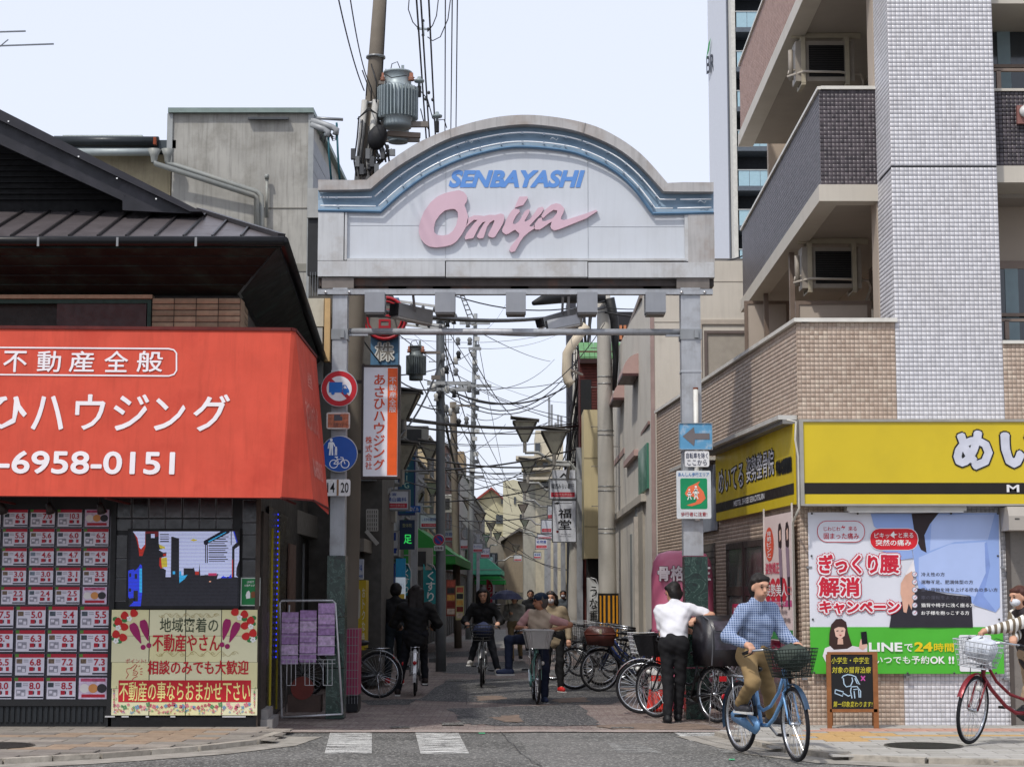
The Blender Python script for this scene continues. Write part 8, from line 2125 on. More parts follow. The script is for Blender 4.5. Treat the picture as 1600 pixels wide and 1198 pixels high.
def bicycle(label, loc, rz, fc='#4b79b0', steer=0., basket='wire', bc='#2a2b2d', rimc='#b9bcc0', guard='#2a2b2d', fend='#26272a', crank=20., group=None, saddle='#1b1b1e', load=None):
 t = thing('bicycle', label, 'bicycle', loc, rz, group)
 fm = M(fc, .3, .25, var=.06, spec=.6)
 BB = (-.06, 0, .28); RH = (-.5, 0, WR); FH = (.62, 0, WR); ST = (-.2, 0, .74); H0 = Vector((.47, 0, .64)); H1 = Vector((.415, 0, .82))
 mb = NM(fm, True)
 mb.tube([H0 + Vector((0, 0, .03)), (.36, 0, .52), (.2, 0, .36), (.08, 0, .29), BB], .02, 10); mb.tube([H1 - Vector((0, 0, .04)), (.30, 0, .60), (.14, 0, .47), (-.02, 0, .42), (-.12, 0, .46)], .016, 10)
 mb.cyl(BB, ST, .018, n=10); mb.cyl(H0, H1, .024, n=10)
 for y in (-.05, .05): mb.tube([BB, (-.2, y, .3), (RH[0], y, WR)], .011, 6); mb.tube([(-.16, 0, .62), (-.3, y, .5), (RH[0], y, WR)], .009, 6)
 mb.build('frame', t)
 A = (H0 - H1).normalized(); Mx = Matrix.Translation(H0) @ Matrix.Rotation(steer, 4, -A) @ Matrix.Translation(-H0)
 wm = wheel_meshes(rimc)
 for nm, c, mt in (('r', RH, Matrix.Identity(4)), ('f', FH, Mx)):
  w = inst(wm[0], 'wheel', t); w.matrix_local = mt @ Matrix.Translation(c)
  for k, n_ in enumerate(('tyre', 'rim', 'spokes')): inst(wm[k + 1], n_, w, kind='stuff' if k == 2 else None)
 fd = M(fend, .3, .3, var=.05, spec=.6)
 for c, a0, a1, mt in ((RH, 20, 200, None), (FH, 25, 130, Mx)):
  mb = NM(fd, True); mb.T = mt
  pts = [(c[0] + (WR + .025) * math.cos(R(a0 + (a1 - a0) * i / 16)), c[2] + (WR + .025) * math.sin(R(a0 + (a1 - a0) * i / 16))) for i in range(17)]
  for (xa, za), (xb, zb_) in zip(pts, pts[1:]): mb.add([(xa, -.025, za - .006), (xa, 0, za + .006), (xa, .025, za - .006), (xb, -.025, zb_ - .006), (xb, 0, zb_ + .006), (xb, .025, zb_ - .006)], [(0, 1, 4, 3), (1, 2, 5, 4)])
  for y in (-.03, .03): mb.bar((c[0], y, c[2]), (pts[8][0] if mt is None else pts[14][0], y, pts[8][1] if mt is None else pts[14][1]), .004)
  mb.build('mudguard', t)
 mb = NM(fm if steer is not None else chrome, True); mb.T = Mx
 mb.cyl(H1, (.40, 0, .90), .014, n=8)
 for y in (-.05, .05): mb.tube([H0, (H0.x + .01, y, H0.z - .03), (FH[0] - .05, y, .42), (FH[0], y, WR)], .011, 6)
 mb.build('fork', t)
 mb = NM(chrome, True); mb.T = Mx; mb.cyl((.41, 0, .84), (.375, 0, .985), .013, n=8)
 mb.tube([(.16, -.285, .965), (.28, -.26, .99), (.38, -.16, 1.0), (.40, -.05, .985), (.40, .05, .985), (.38, .16, 1.0), (.28, .26, .99), (.16, .285, .965)], .0115, 8); mb.build('handlebar', t)
 for s in (-1, 1):
  mb = NM(blkp, True); mb.T = Mx; mb.cyl((.14, s * .287, .96), (.27, s * .262, .988), .018, n=8); mb.tube([(.30, s * .25, .99), (.30, s * .275, .96), (.20, s * .30, .935)], .006, 5); mb.build('grip', t)
  mb = NM(blkp, True); mb.T = Mx; mb.tube([(.28, s * .24, .99), (.45, s * .1, 1.04), (.52, s * .02, .95), (.5, 0, .7)], .0035, 4); mb.build('brake_cable', t)
 if basket != 'none':
  mb = MB(); mb.T = Mx @ Matrix.Translation((.40, 0, .76)); basket_mesh(mb, M(bc, .5, .2), basket); b_ = mb.build('basket', t, kind='stuff')
  mb = NM(blkp); mb.T = Mx; mb.bar((.45, .0, .75), (.62, 0, .75), .02); mb.bar((.62, .06, .75), (.62, .06, WR), .006); mb.bar((.62, -.06, .75), (.62, -.06, WR), .006); mb.build('basket_stay', t)
  if load:
   mb = NM(M(load, .7, var=.3, scale=8, bump=.4), True); mb.T = Mx @ Matrix.Translation((.60, .02, .93)); rnd = random.Random(len(label)); vs0 = len(mb.v); mb.ell((0, 0, 0), .15, .17, .12, 14, 8)
   for i in range(vs0, len(mb.v)): x, y, z = mb.v[i]; mb.v[i] = (x + rnd.uniform(-.015, .015), y + rnd.uniform(-.015, .015), z + rnd.uniform(-.02, .02))
   o = mb.build('shopping_bag', None, loc=loc); o.rotation_euler = (0, 0, rz); o['label'] = 'soft bag lying in the basket of the ' + label; o['category'] = 'bag'; o['label'] = ' '.join(o['label'].split()[:15])
 mb = NM(M(saddle, .4), True); mb.ell((-.24, 0, .80), .13, .085, .045, 14, 8); mb.ell((-.13, 0, .80), .09, .035, .03, 10, 6); mb.build('saddle', t)
 mb = NM(chrome); mb.cyl(ST, (-.22, 0, .79), .013, n=8); mb.build('seat_post', t)
 mb = NM(M(guard, .35, .2, spec=.6), True)
 gp = [(RH[0] - .06, WR + .03), (RH[0], WR + .06), (BB[0], .28 + .08), (BB[0] + .075, .31), (BB[0] + .075, .25), (BB[0], .2), (RH[0], WR - .045), (RH[0] - .06, WR - .02)]
 mb.prism(gp, (0, -.075, 0), (1, 0, 0), (0, 0, 1), (0, .025, 0)); mb.build('chain_guard', t)
 for s in (-1, 1):
  a = R(crank + (180 if s > 0 else 0)); px, pz = BB[0] + .165 * math.cos(a), .28 + .165 * math.sin(a)
  c_ = NM(chrome).bar((BB[0], s * .08, .28), (px, s * .09, pz), .018).build('crank', t)
  NM(blkp).box(px - .045, px + .045, min(s * .10, s * .19), max(s * .10, s * .19), pz - .013, pz + .013).build('pedal', c_)
 mb = NM(chrome, True);
 for y in (-.06, .06): mb.bar((-.30, y, .72), (-.66, y, .72), .012); mb.bar((-.55, y, .72), (-.5, y, WR), .008)
 for x in (-.35, -.45, -.55, -.65): mb.bar((x, -.06, .72), (x, .06, .72), .008)
 mb.build('rear_rack', t)
 mb = NM(chrome, True); mb.bar((-.5, .08, WR), (-.56, .16, .0), .012) if not any(w in label for w in ('ridden', 'held', 'banner')) else mb.bar((-.5, .07, WR), (-.6, .08, .3), .012); mb.build('kick_stand', t)
 mb = NM(M('#c9c9c4', .2, spec=.8), True); mb.T = Mx; mb.ell((.66, .06, .56), .035, .03, .03, 10, 6); mb.build('head_lamp', t)
 NM(M('#a81820', .2), True).ell((-.86, 0, .50), .012, .03, .03, 10, 6).build('reflector', t)
 return t
def bw_(t, x, y, z, steer=0.):
 """world point from bicycle coordinates"""
 return wmat(t) @ Vector((x, y, z))
def bike_at(rx, ry, fx, fy):
 a, b = Vector((rx, ry)), Vector((fx, fy)); d = (b - a).normalized(); o = a + d * .5; return (o.x, o.y, .012), math.atan2(d.y, d.x)
def gxy(px, py): g = G(px, py); return g.x, g.y
l_, r_ = bike_at(2.2, 17.5, 2.57, 16.42)
b_blue = bicycle('light blue city bicycle ridden by the man in the checked shirt', l_, r_, '#6f9cc8', -.12, 'mesh', '#1f2622', guard='#6f9cc8', fend='#31465c', crank=150, load='#3c463f')
l_, r_ = (5.05, 18.0, PH + .01), R(203)
b_red = bicycle('dark red bicycle with a full wire basket in front of the campaign banner', l_, r_, '#7a1420', .5, 'wire', '#a9adb2', fend='#7a1420', guard='#1d1d20', load='#c9ced6')
b_cap = bicycle('pale green bicycle with grey plastic basket held by the man in a cap', (.33, 25.75, .012), R(-88), '#8cc7bb', .05, 'solid', '#a8a6a2', guard='#8cc7bb', crank=95)
b_wom = bicycle('silver bicycle with black basket ridden towards the viewer', (-.49, 30.3, .012), R(-91), '#9aa0a4', .02, 'wire', '#17181a', crank=15, load='#2b3350')
b_awy = bicycle('white bicycle ridden away by the long haired woman', (-1.47, 27.65, .012), R(92), '#c9cacc', 0, 'none', fend='#d8d9da', crank=-60)
grp = 'bicycles parked along the right side of the arcade'
for i, (x, y, rz_, fc, bk2, bc2, lab, kw) in enumerate([
 (2.62, 24.1, 178, '#8f9296', 'none', '', 'black bicycle with white striped mudguard beside the man in the white shirt', dict(fend='#d0d2d4')),
 (2.27, 23.1, 181, '#2a2b2f', 'wire', '#b7b9bb', 'bicycle with silver mudguard nearest to the road, partly behind the white shirt', dict(fend='#d5d7d9')),
 (1.99, 28.4, 184, '#232b3d', 'none', '', 'dark bicycle with brown leather bag on the rack', {}),
 (1.62, 28.9, 176, '#1f2023', 'wire', '#2b2c2e', 'black bicycle standing behind the woman with red shoes', {}),
 (2.1, 30.4, 190, '#2b3f7a', 'wire', '#9a9c9e', 'bicycle with blue frame behind the brown bag', dict(saddle='#c9c8c2')),
 (1.35, 32.0, 175, '#77797c', 'wire', '#2b2c2e', 'grey bicycle at the back of the parked row', {}),
 (1.9, 33.6, 185, '#3a3b3e', 'wire', '#c9c9c9', 'furthest parked bicycle in the right row', {})]):
 bicycle(lab, (x, y, .012), R(rz_), fc, .25 * (-1) ** i, bk2, bc2 or '#222', group=grp, crank=40 * i, **kw)
bicycle('old bicycle of which only the rear wheel shows beside the pink cage', (-2.45, 26.6, .012), R(172), '#5f6265', 0, 'none', fend='#8a8d90')
b_ch = bicycle('dark electric bicycle carrying a covered child seat', (2.12, 21.84, .012), R(125), '#26262a', .1, 'bag', '#232326', guard='#1c1c1f', group=None)
cs = thing('child_seat_cover', 'black and clear rain cover over a rear child seat', 'child seat', bw_(b_ch, -.5, 0, .74), R(115)); cs.scale = (.8, .95, .74)
mb = NM(M('#1d1c22', .35, var=.3, scale=4, bump=.3, spec=.6), True)
pr = [(-.30, 0), (-.34, .25), (-.33, .55), (-.24, .72), (-.05, .80), (.12, .78), (.22, .6), (.26, .3), (.2, 0)]
mb.prism(pr, (0, .21, -.1), (1, 0, 0), (0, 0, 1), (0, -.42, 0)); mb.build('cover', cs)
mb = NM(M('#3c3a45', .15, var=.5, scale=9, spec=.8)); mb.quad((-.342, -.18, .16), (-.342, .18, .16), (-.332, .18, .43), (-.332, -.18, .43)); mb.quad((-.338, -.17, .46), (-.338, .17, .46), (-.25, .16, .61), (-.25, -.16, .61)); mb.build('clear_window', cs)
mb = NM(M('#55565a', .5));
for s in (-1, 1): mb.tube([(-.31, s * .212, -.08), (-.345, s * .212, .2), (-.335, s * .212, .45), (-.24, s * .212, .625), (-.05, s * .212, .705)], .01, 5)
mb.build('piping', cs)
NM(M('#a8a8a8', .5)).box(-.343, -.335, -.03, .03, .40, .44).build('badge', cs)
NM(M('#b01c24', .3)).box(-.36, -.33, .03, .12, -.33, -.25).build('reflector', cs)
bgm = M('#4a2620', .35, var=.3, scale=5, bump=.4, spec=.5)
bag = thing('leather_bag', 'large brown leather bag laid across the parked bicycle', 'bag', (1.37, 28.15, .74))
mb = NM(bgm, True); vs0 = 0; mb.prism([(-.2, 0), (.2, -.02), (.24, .18), (.19, .27), (-.16, .29), (-.25, .2)], (0, -.14, 0), (1, 0, 0), (0, 0, 1), (0, .28, 0)); mb.build('body', bag)
NM(M('#6b3a30', .4)).box(-.23, .23, -.15, -.141, .16, .18).build('strap', bag); NM(M('#c9c0a0', .3, .8)).box(-.02, .02, -.155, -.15, .17, .24).build('buckle', bag)
def cone(label, x, y, h=.7):
 t = thing('traffic_cone', label, 'traffic cone', (x, y, .012), group=None)
 NM(M('#c02a1c', .5, var=.06), True).lathe([(.17, .03), (.14, .05), (.035, h), (0, h)], n=18).build('body', t); NM(M('#b02418', .5)).box(-.19, .19, -.19, .19, 0, .03).build('base', t)
 for z in (.28, .46): NM(M('#d9d9d6', .4), True).lathe([(.143 - .15 * (z - .05) + .002, z), (.143 - .15 * (z + .05) + .002, z + .1)], n=18).build('white_band', t)
cone('orange traffic cone with white bands by the left wall', *gxy(607, 1036)); cone('plain red traffic cone behind the parked silver mudguard bicycle', 1.9, 23.75, .72); cone('second red cone just right of the first between the bicycles', 2.15, 24.6, .72)
hr = thing('hand_rail', 'dark steel hoop railing between parked bicycles and the cream wall', 'railing', (2.2, 27, 0))
for x0 in (0, .42): NM(M('#4a4848', .3, .7), True).tube([(2.0 + x0, 27 + x0, .0), (2.0 + x0, 27 + x0, .85), (2.05 + x0, 27.03 + x0, .97), (2.5 + x0, 27.3 + x0, 1.2)], .022, 8).bw('hoop', hr)
inf = thing('inflatable_sign', 'tall pink inflatable sign with white characters behind the right gateway post', 'inflatable sign', P(1068, 1085, 24.2))
a, b = P(1021, 1085, 24.2), P(1116, 862, 24.2); w = b.x - a.x; h = b.z
pkm = M('#c46a86', .4, var=.06, spec=.5)
mb = NM(pkm, True); n = 24; vs = [];
prof = [(0.0, .94), (.12, 1), (.6, 1), (.84, 1), (.93, .93), (.98, .78), (1.0, .45)]
for z, k in prof:
 for i in range(n): an = 2 * math.pi * i / n; c_, s_ = math.cos(an), math.sin(an); q = .75; vs.append(((a.x + b.x) / 2 + w / 2 * k * math.copysign(abs(c_) ** q, c_), 24.4 + .32 * k * math.copysign(abs(s_) ** q, s_), .02 + h * z))
fs = [(j * n + i, j * n + (i + 1) % n, (j + 1) * n + (i + 1) % n, (j + 1) * n + i) for j in range(len(prof) - 1) for i in range(n)] + [tuple(range((len(prof) - 1) * n, len(prof) * n))]
mb.add(vs, fs); mb.bw('body', inf)
IP = front(24.07); mb = NM(M('#5a2a3c', .5)); IP.halo(mb, '骨格矯正', 1028, 884, 1110, 907, .012, .01, .0); mb.mat(M('#d8cdd2', .5)); IP.halo(mb, '骨格矯正', 1028, 884, 1110, 907, .004, .01, .006); mb.bw('lettering', inf)
rk_ = thing('leaflet_rack', 'white wire rack of pink leaflets leaning in the shop recess', 'leaflet rack', P(487, 1120, 22.0)); Yk = 22.0; RP = front(Yk)
wm_ = M('#c4c4c6', .4, .3); mb = NM(wm_, True); q = lambda x, y, d=0.: P(x, y, Yk + d)
mb.tube([q(440, 1120, -.1), q(437, 942, .15), q(440, 938, .15), q(520, 938, .15), q(524, 942, .15), q(535, 1115, -.1)], .014, 6); mb.tube([q(440, 1120, -.1), q(535, 1115, -.1)], .012, 6)
mb.tube([q(452, 945, .2), q(446, 1112, .6)], .012, 6); mb.tube([q(520, 945, .2), q(529, 1108, .6)], .012, 6); mb.bw('frame', rk_)
lf = [M(c, .5, var=.35, scale=25) for c in ('#b795c4', '#c3a2cc', '#ab86b8', '#cdb2d4')]
for c in range(3):
 for r in range(5):
  x0 = 440 + c * 28.5; y0 = (955, 952, 941)[c] + r * 17; NM(lf[(c * 2 + r) % 4]).box(*(lambda A, B: (A.x, B.x, Yk + .02 - r * .015, Yk + .03 - r * .015, A.z, B.z))(P(x0, y0 + (17 if r < 4 else 14), Yk), P(x0 + 26, y0 + 1, Yk))).bw('leaflet', rk_)
mb = NM(wm_)
for c in range(3):
 x0 = 440 + c * 28.5
 for r in range(6): mb.bar(q(x0, 966 + r * 14, -.07), q(x0 + 27, 966 + r * 14, -.07), .005)
 for k in range(3): mb.bar(q(x0 + 8 + k * 7, 1030, -.06), q(x0 + 8 + k * 7, 1070, -.06), .006)
 mb.bar(q(x0 + 8, 1070, -.06), q(x0 + 22, 1070, -.06), .006); mb.bar(q(x0, 1030, -.06), q(x0 + 27, 1030, -.06), .006)
mb.bw('pocket_wires', rk_, kind='stuff')
bx = thing('display_box', 'brown patterned box with round emblem at the foot of the rack', 'box', P(480, 1112, 22.3)); A, B = P(450, 1112, 22.3), P(502, 1085, 22.3); NM(M('#4b3a33', .6, var=.3)).box(A.x, B.x, 22.25, 22.5, A.z, B.z).bw('body', bx); cc = P(473, 1074, 22.3); NM(M('#6b2a22', .5, var=.2)).prism(disc(0, 0, .14), (cc.x, 22.24, cc.z), (1, 0, 0), (0, 0, 1), (0, .05, 0)).bw('round_emblem', bx)
cg = thing('pink_cage', 'pink lined wire cage trolley behind the left gateway post', 'trolley', P(550, 1095, 23.4)); A, B = P(541, 1085, 23.4), P(560, 982, 23.4); NM(M('#a03a5c', .5, var=.15)).box(A.x, B.x, 23.4, 23.9, A.z, B.z).bw('liner', cg)
mb = NM(M('#8d8d90', .4, .5))
for k in range(9): z = A.z + (B.z - A.z) * k / 8; mb.bar((A.x - .01, 23.38, z), (B.x + .01, 23.38, z), .006)
for k in range(5): x = A.x + (B.x - A.x) * k / 4; mb.bar((x, 23.375, .12), (x, 23.375, B.z), .006)
mb.bw('wires', cg, kind='stuff'); NM(blkp).box(A.x, B.x, 23.4, 23.9, .02, .2).bw('base', cg)
bn_ = thing('blue_bin', 'turquoise round plastic bin by the left shopfront', 'bin', G(699, 984)); NM(M('#3a8fb8', .5), True).lathe([(0, 0), (.26, 0), (.31, .8), (.33, .82), (.29, .8), (.25, .1), (0, .1)], n=18).build('body', bn_)
for x0, x1, y0, y1, lab, c in ((697, 712, 905, 962, 'tall menu board with food pictures on the left row', '#8a4a3c'), (712, 725, 915, 968, 'pale yellow poster stand on the left row', '#b5ae78')):
 def dr(mb, w, h, T_, Q):
  for k in range(5): mb.mat(M(('#c9b8a8', '#7a2a24', '#d0a050', '#3a3a38', '#b85a48')[k], .6, var=.4, scale=12)); Q(rct(.1, .05 + k * .19, .9, .20 + k * .19))
 plate('menu_board', lab, x0, y0, x1, y1, 45, dr, M(c), 0, cat='menu board', dep=.1)
cb_ = thing('chalkboard_stand', 'wooden chalkboard stand with yellow chalk writing in front of the banner', 'chalkboard', (P(1333, 1140, 20.15).x, 20.15, PH)); wd = M('#8a5a34', .6, var=.2, scale=10, bump=.2); Yc_ = 20.0; CP = front(Yc_)
def fb(x0, y0, x1, y1, nm, m_=wd, y=Yc_, d=.035, par=cb_): A, B = P(x0, y1, y), P(x1, y0, y); return NM(m_).box(A.x, B.x, y, y + d, A.z, B.z).bw(nm, par)
fb(1293, 1018, 1371, 1022, 'rail'); fb(1297, 1107, 1371, 1112, 'rail'); fb(1293.5, 1022, 1298, 1140, 'post'); fb(1366, 1022, 1371, 1140, 'post'); fb(1298, 1022, 1366, 1107, 'slate', M('#17191c', .5, var=.1), Yc_ + .01, .015)
for px in (1299, 1364): A, B = P(px, 1024, Yc_ + .04), P(px, 1132, 20.45); NM(wd).bar(A, (B.x, 20.42, PH + .01), .03).bw('rear_leg', cb_)
mb = NM(M('#c9c23c', .7)); CP2 = front(Yc_ + .009)
for s_, x0, y0, x1, y1 in (('小学生・中学生', 1299, 1026, 1358, 1036), ('対象の猫背治療', 1300, 1041, 1361, 1051), ('第一印象変わります!', 1302, 1095, 1363, 1104)): CP2.text(mb, s_, x0, y0, x1, y1, .012, .002, .15)
kk = lambda x, y: (1240 + x / 4.444, 980 + y / 4.444)
mb.mat(M('#a9c4d8', .7))
for pts in ([(335, 350), (345, 335), (375, 325), (405, 330), (430, 340), (445, 370), (460, 395), (440, 385), (425, 350)], [(345, 350), (350, 390), (365, 410), (395, 405), (410, 370), (405, 345)], [(400, 410), (440, 408), (465, 440), (465, 485)], [(400, 415), (395, 440), (405, 490)], [(415, 430), (450, 425), (455, 485)], [(420, 440), (425, 490)], [(290, 430), (345, 445), (340, 475), (287, 455), (290, 430)], [(345, 455), (380, 475), (400, 465)]): CP2.brush(mb, [kk(*p) for p in pts], .012, .002)
mb.mat(M('#b84a9a', .7)); CP2.brush(mb, [kk(468, 335), kk(495, 368)], .014, .003); CP2.brush(mb, [kk(495, 335), kk(468, 368)], .014, .0035); mb.bw('lettering', cb_)
# == people: one smooth skin grown round a jointed skeleton
def seg_d(p, a, b, ra, rb):
 pa = p - a; ba = b - a; h = np.clip((pa @ ba) / max(1e-9, float(ba @ ba)), 0, 1)
 return np.linalg.norm(pa - h[:, None] * ba, axis=1) - (ra + (rb - ra) * h)
def grow(prims, vox, k=.03, fold=0., seed=0.):
 """surface of smoothly blended tapered limbs; prims: (a, b, ra, rb) or (c, (rx,ry,rz), axes)"""
 pts = []
 for q in prims:
  if len(q) == 4: pts += [np.array(q[0]) - q[2], np.array(q[0]) + q[2], np.array(q[1]) - q[3], np.array(q[1]) + q[3]]
  else: pts += [np.array(q[0]) - max(q[1]), np.array(q[0]) + max(q[1])]
 lo = np.min(pts, 0) - 3 * vox - k; hi = np.max(pts, 0) + 3 * vox + k
 n = np.ceil((hi - lo) / vox).astype(int) + 1
 g = np.full(tuple(n), .5, np.float32); ax = [lo[i] + np.arange(n[i]) * vox for i in range(3)]
 for q in prims:
  if len(q) == 4: a, b = np.array(q[0]), np.array(q[1]); r = max(q[2], q[3]); l0, h0 = np.minimum(a, b) - r - k - 2 * vox, np.maximum(a, b) + r + k + 2 * vox
  else: a = np.array(q[0]); r = max(q[1]); l0, h0 = a - r - k - 2 * vox, a + r + k + 2 * vox
  i0 = np.maximum(0, ((l0 - lo) / vox).astype(int)); i1 = np.minimum(n, ((h0 - lo) / vox).astype(int) + 2)
  X, Y, Z = np.meshgrid(*[ax[i][i0[i]:i1[i]] for i in range(3)], indexing='ij')
  p = np.stack([X.ravel(), Y.ravel(), Z.ravel()], 1)
  if len(q) == 4: d = seg_d(p, a, b, q[2], q[3])
  else: e = (p - a) @ np.array(q[2]).T; rr = np.array(q[1]); l = np.linalg.norm(e / rr, axis=1); d = (l - 1) * rr.min() * .5 + (l - 1) * np.mean(rr) * .5
  d = d.reshape(X.shape).astype(np.float32); s = (slice(i0[0], i1[0]), slice(i0[1], i1[1]), slice(i0[2], i1[2])); c = g[s]
  h = np.clip(k - np.abs(c - d), 0, None) / k; g[s] = np.minimum(c, d) - h * h * k * .25
 if fold:
  X, Y, Z = np.meshgrid(*ax, indexing='ij'); g += fold * (np.sin(38 * Z + 9 * np.sin(7 * X + seed) + 5 * Y) * np.sin(13 * X + 11 * Y + seed) + .5 * np.sin(71 * Z + 30 * X - 22 * Y + seed)).astype(np.float32)
 ins = g < 0
 c = ins[:-1, :-1, :-1].astype(np.int8)
 tot = sum(ins[i:n[0] - 1 + i, j:n[1] - 1 + j, l:n[2] - 1 + l].astype(np.int8) for i in (0, 1) for j in (0, 1) for l in (0, 1))
 act = (tot > 0) & (tot < 8); idx = -np.ones(act.shape, int); cells = np.argwhere(act); idx[act] = np.arange(len(cells))
 S = np.zeros((len(cells), 3)); C = np.zeros(len(cells)); off = [(i, j, l) for i in (0, 1) for j in (0, 1) for l in (0, 1)]
 for u in off:
  for v in off:
   if sum(np.abs(np.array(u) - np.array(v))) == 1 and u < v:
    a = g[tuple((cells + u).T)]; b = g[tuple((cells + v).T)]; m = (a < 0) != (b < 0); t = np.where(m, a / np.where(np.abs(a - b) < 1e-9, 1, a - b), 0)
    S += (np.array(u) + (np.array(v) - np.array(u)) * t[:, None]) * m[:, None]; C += m
 V = lo + (cells + S / np.maximum(1, C)[:, None]) * vox
 F = []
 for a in range(3):
  b, c2 = (a + 1) % 3, (a + 2) % 3; sl0 = [slice(1, -1)] * 3; sl0[a] = slice(0, -1); sl1 = list(sl0); sl1[a] = slice(1, None)
  A, B = ins[tuple(sl0)], ins[tuple(sl1)]; e = np.argwhere(A != B);
  st = A[tuple(e.T)]; e = e + [1 if i != a else 0 for i in range(3)]
  ub = np.zeros(3, int); ub[b] = 1; uc = np.zeros(3, int); uc[c2] = 1
  q = np.stack([idx[tuple((e - o).T)] for o in (ub + uc, uc, 0 * ub, ub)], 1)
  q[~st] = q[~st][:, ::-1]; F.append(q)
 F = np.vstack(F); return V, F[(F >= 0).all(1)]
def skinned(name, prims, m_, vox, parent, k=.03, fold=0., seed=0., fine=False):
 V, F = grow([tuple(np.array(x, float) if i < 2 or (len(q) == 3 and i == 2) else x for i, x in enumerate(q)) for q in prims], vox, k, fold, seed)
 mb = NM(m_, True); mb.v = V.tolist(); mb.f = F.tolist(); mb.m = [0] * len(F); mb.smooth = [True] * len(F)
 return mb.bw(name, parent)
def ik(a, c, l1, l2, hint):
 a, c, hint = Vector(a), Vector(c), Vector(hint); d = c - a; L = min(d.length, (l1 + l2) * .998); d.normalize(); c = a + d * L
 x = (l1 * l1 - l2 * l2 + L * L) / (2 * L); h = math.sqrt(max(0, l1 * l1 - x * x)); n = hint - d * hint.dot(d); n = n.normalized() if n.length > 1e-5 else Vector((0, 0, 1))
 return a + d * x + n * h, c
SKIN = '#c4967c'
def person(label, pel, neck, face, hands, feet, top='#222', bot='#222', shoe='#222', hair='#15110f', hl=0, s=1., vox=.012, sleeve=1, elb=None, kne=None, look=None, cap=None, mask=None, skin=SKIN, vest=None, fold=.0035, sole='#d0d0cc', tw=1., up=None, hem=.0, wide=1., topm=None, sleevem=None):
 """pel, neck: pelvis and neck-base points; face: unit way the chest faces; hands, feet: targets (right, left)"""
 pel, neck = Vector(pel), Vector(neck); f = Vector(face).normalized(); sp = (neck - pel).normalized(); lat = f.cross(sp).normalized(); f = sp.cross(lat).normalized()
 sk = M(skin, .5, var=.06, scale=8); root = thing('person', label, 'person', (pel.x, pel.y, 0))
 hw, shw = .085 * s * tw, .165 * s * tw
 lk = Vector(look or f).normalized(); hc = neck + (sp * .11 + Vector((0, 0, .06)) + lk * .035) * s
 hx = Vector((0, 0, 1)).cross(lk).normalized(); hz = lk.cross(hx); ax = np.array([hx, lk, hz])
 H = lambda x, y, z: np.array(hc + (hx * x + lk * y + hz * z) * s)
 body = [(neck, hc - Vector((0, 0, .03)), .055 * s, .05 * s), (pel + sp * .04, neck - sp * .17 * s, .085 * s, .10 * s), (neck - sp * .08 * s - lat * .1 * s, neck - sp * .08 * s + lat * .1 * s, .045 * s, .045 * s),
   (H(0, -.012, .03), (.077 * s, .096 * s, .092 * s), ax), (H(0, .02, -.045), (.058 * s, .068 * s, .07 * s), ax), (H(0, .088, .0), H(0, .104, -.028), .009 * s, .014 * s), (H(.077, .0, -.01), (.014 * s, .02 * s, .03 * s), ax), (H(-.077, .0, -.01), (.014 * s, .02 * s, .03 * s), ax),
   (H(.03, .082, .03), H(-.03, .082, .03), .014 * s, .014 * s), (H(-.02, .078, -.062), H(.02, .078, -.062), .011 * s, .011 * s)]
 tp = []
 for q in (-1, 1):
  tp += [(pel + sp * (.10 - hem * 2) + lat * q * .045 * s, pel + (neck - pel) * .4 + lat * q * .045 * s, .108 * s * tw, .105 * s * tw), (pel + (neck - pel) * .4 + lat * q * .045 * s, neck - sp * .17 * s + lat * q * .065 * s, .105 * s * tw, .112 * s * tw),
    (neck - sp * .155 * s + lat * q * .08 * s, neck - sp * .065 * s + lat * q * shw * .9, .10 * s, .062 * s), (neck - sp * .0 * s + lat * q * .02, neck - sp * .06 * s + lat * q * shw, .058 * s, .062 * s)]
 tp.append((neck - sp * .03, neck + sp * .028 * s - f * .005, .07 * s, .064 * s))
 bt, sv, sh = [], [], []
 for i, q in enumerate((1, -1)):       # right is +lat here
  S = neck - sp * .055 * s + lat * q * shw; hnd = Vector(hands[i]); eh = (elb[i] if elb else (-f * .6 + lat * q * .5 - Vector((0, 0, .6))))
  E, Wr = ik(S, hnd - (hnd - S).normalized() * .07 * s, .28 * s, .25 * s, eh); d = (Wr - E).normalized()
  body += [(S, E, .05 * s, .04 * s), (E, Wr, .038 * s, .026 * s)]
  side = d.cross(Vector((0, 0, 1))); side = side.normalized() if side.length > .2 else lat.copy(); dn = side.cross(d).normalized(); dn = dn if dn.z < 0 else -dn
  pm = Wr + d * .05 * s; body.append((Wr, pm, .026 * s, .032 * s)); body.append((pm + side * .018 * s, pm - side * .018 * s, .024 * s, .024 * s))
  for j in range(4):
   b0 = pm + side * (.027 - .018 * j) * s + d * .012 * s; L = (.036, .042, .040, .032)[j] * s; b1 = b0 + (d * .9 + dn * .35).normalized() * L; b2 = b1 + (d * .2 + dn).normalized() * L * .8; b3 = b2 + (dn * .6 - d * .6).normalized() * L * .6
   body += [(b0, b1, .0095 * s, .009 * s), (b1, b2, .009 * s, .0085 * s), (b2, b3, .0085 * s, .0075 * s)]
  tb = Wr + d * .025 * s + side * (.028 if q * side.dot(lat) < 0 else -.028) * s; t1 = tb + (d * .6 + dn * .5).normalized() * .04 * s; body += [(tb, t1, .012 * s, .010 * s), (t1, t1 + (d * .3 + dn).normalized() * .03 * s, .010 * s, .008 * s)]
  if sleeve: sv += [(S, E, .07 * s * wide, .056 * s * wide), (E, E.lerp(Wr, .94), .056 * s * wide, .042 * s * wide)]
  else: sv += [(S, S.lerp(E, .72), .07 * s, .062 * s)]
  Hp = pel + lat * q * hw; an = Vector(feet[i][0]); kh = kne[i] if kne else f
  K, An = ik(Hp, an, .41 * s, .41 * s, kh)
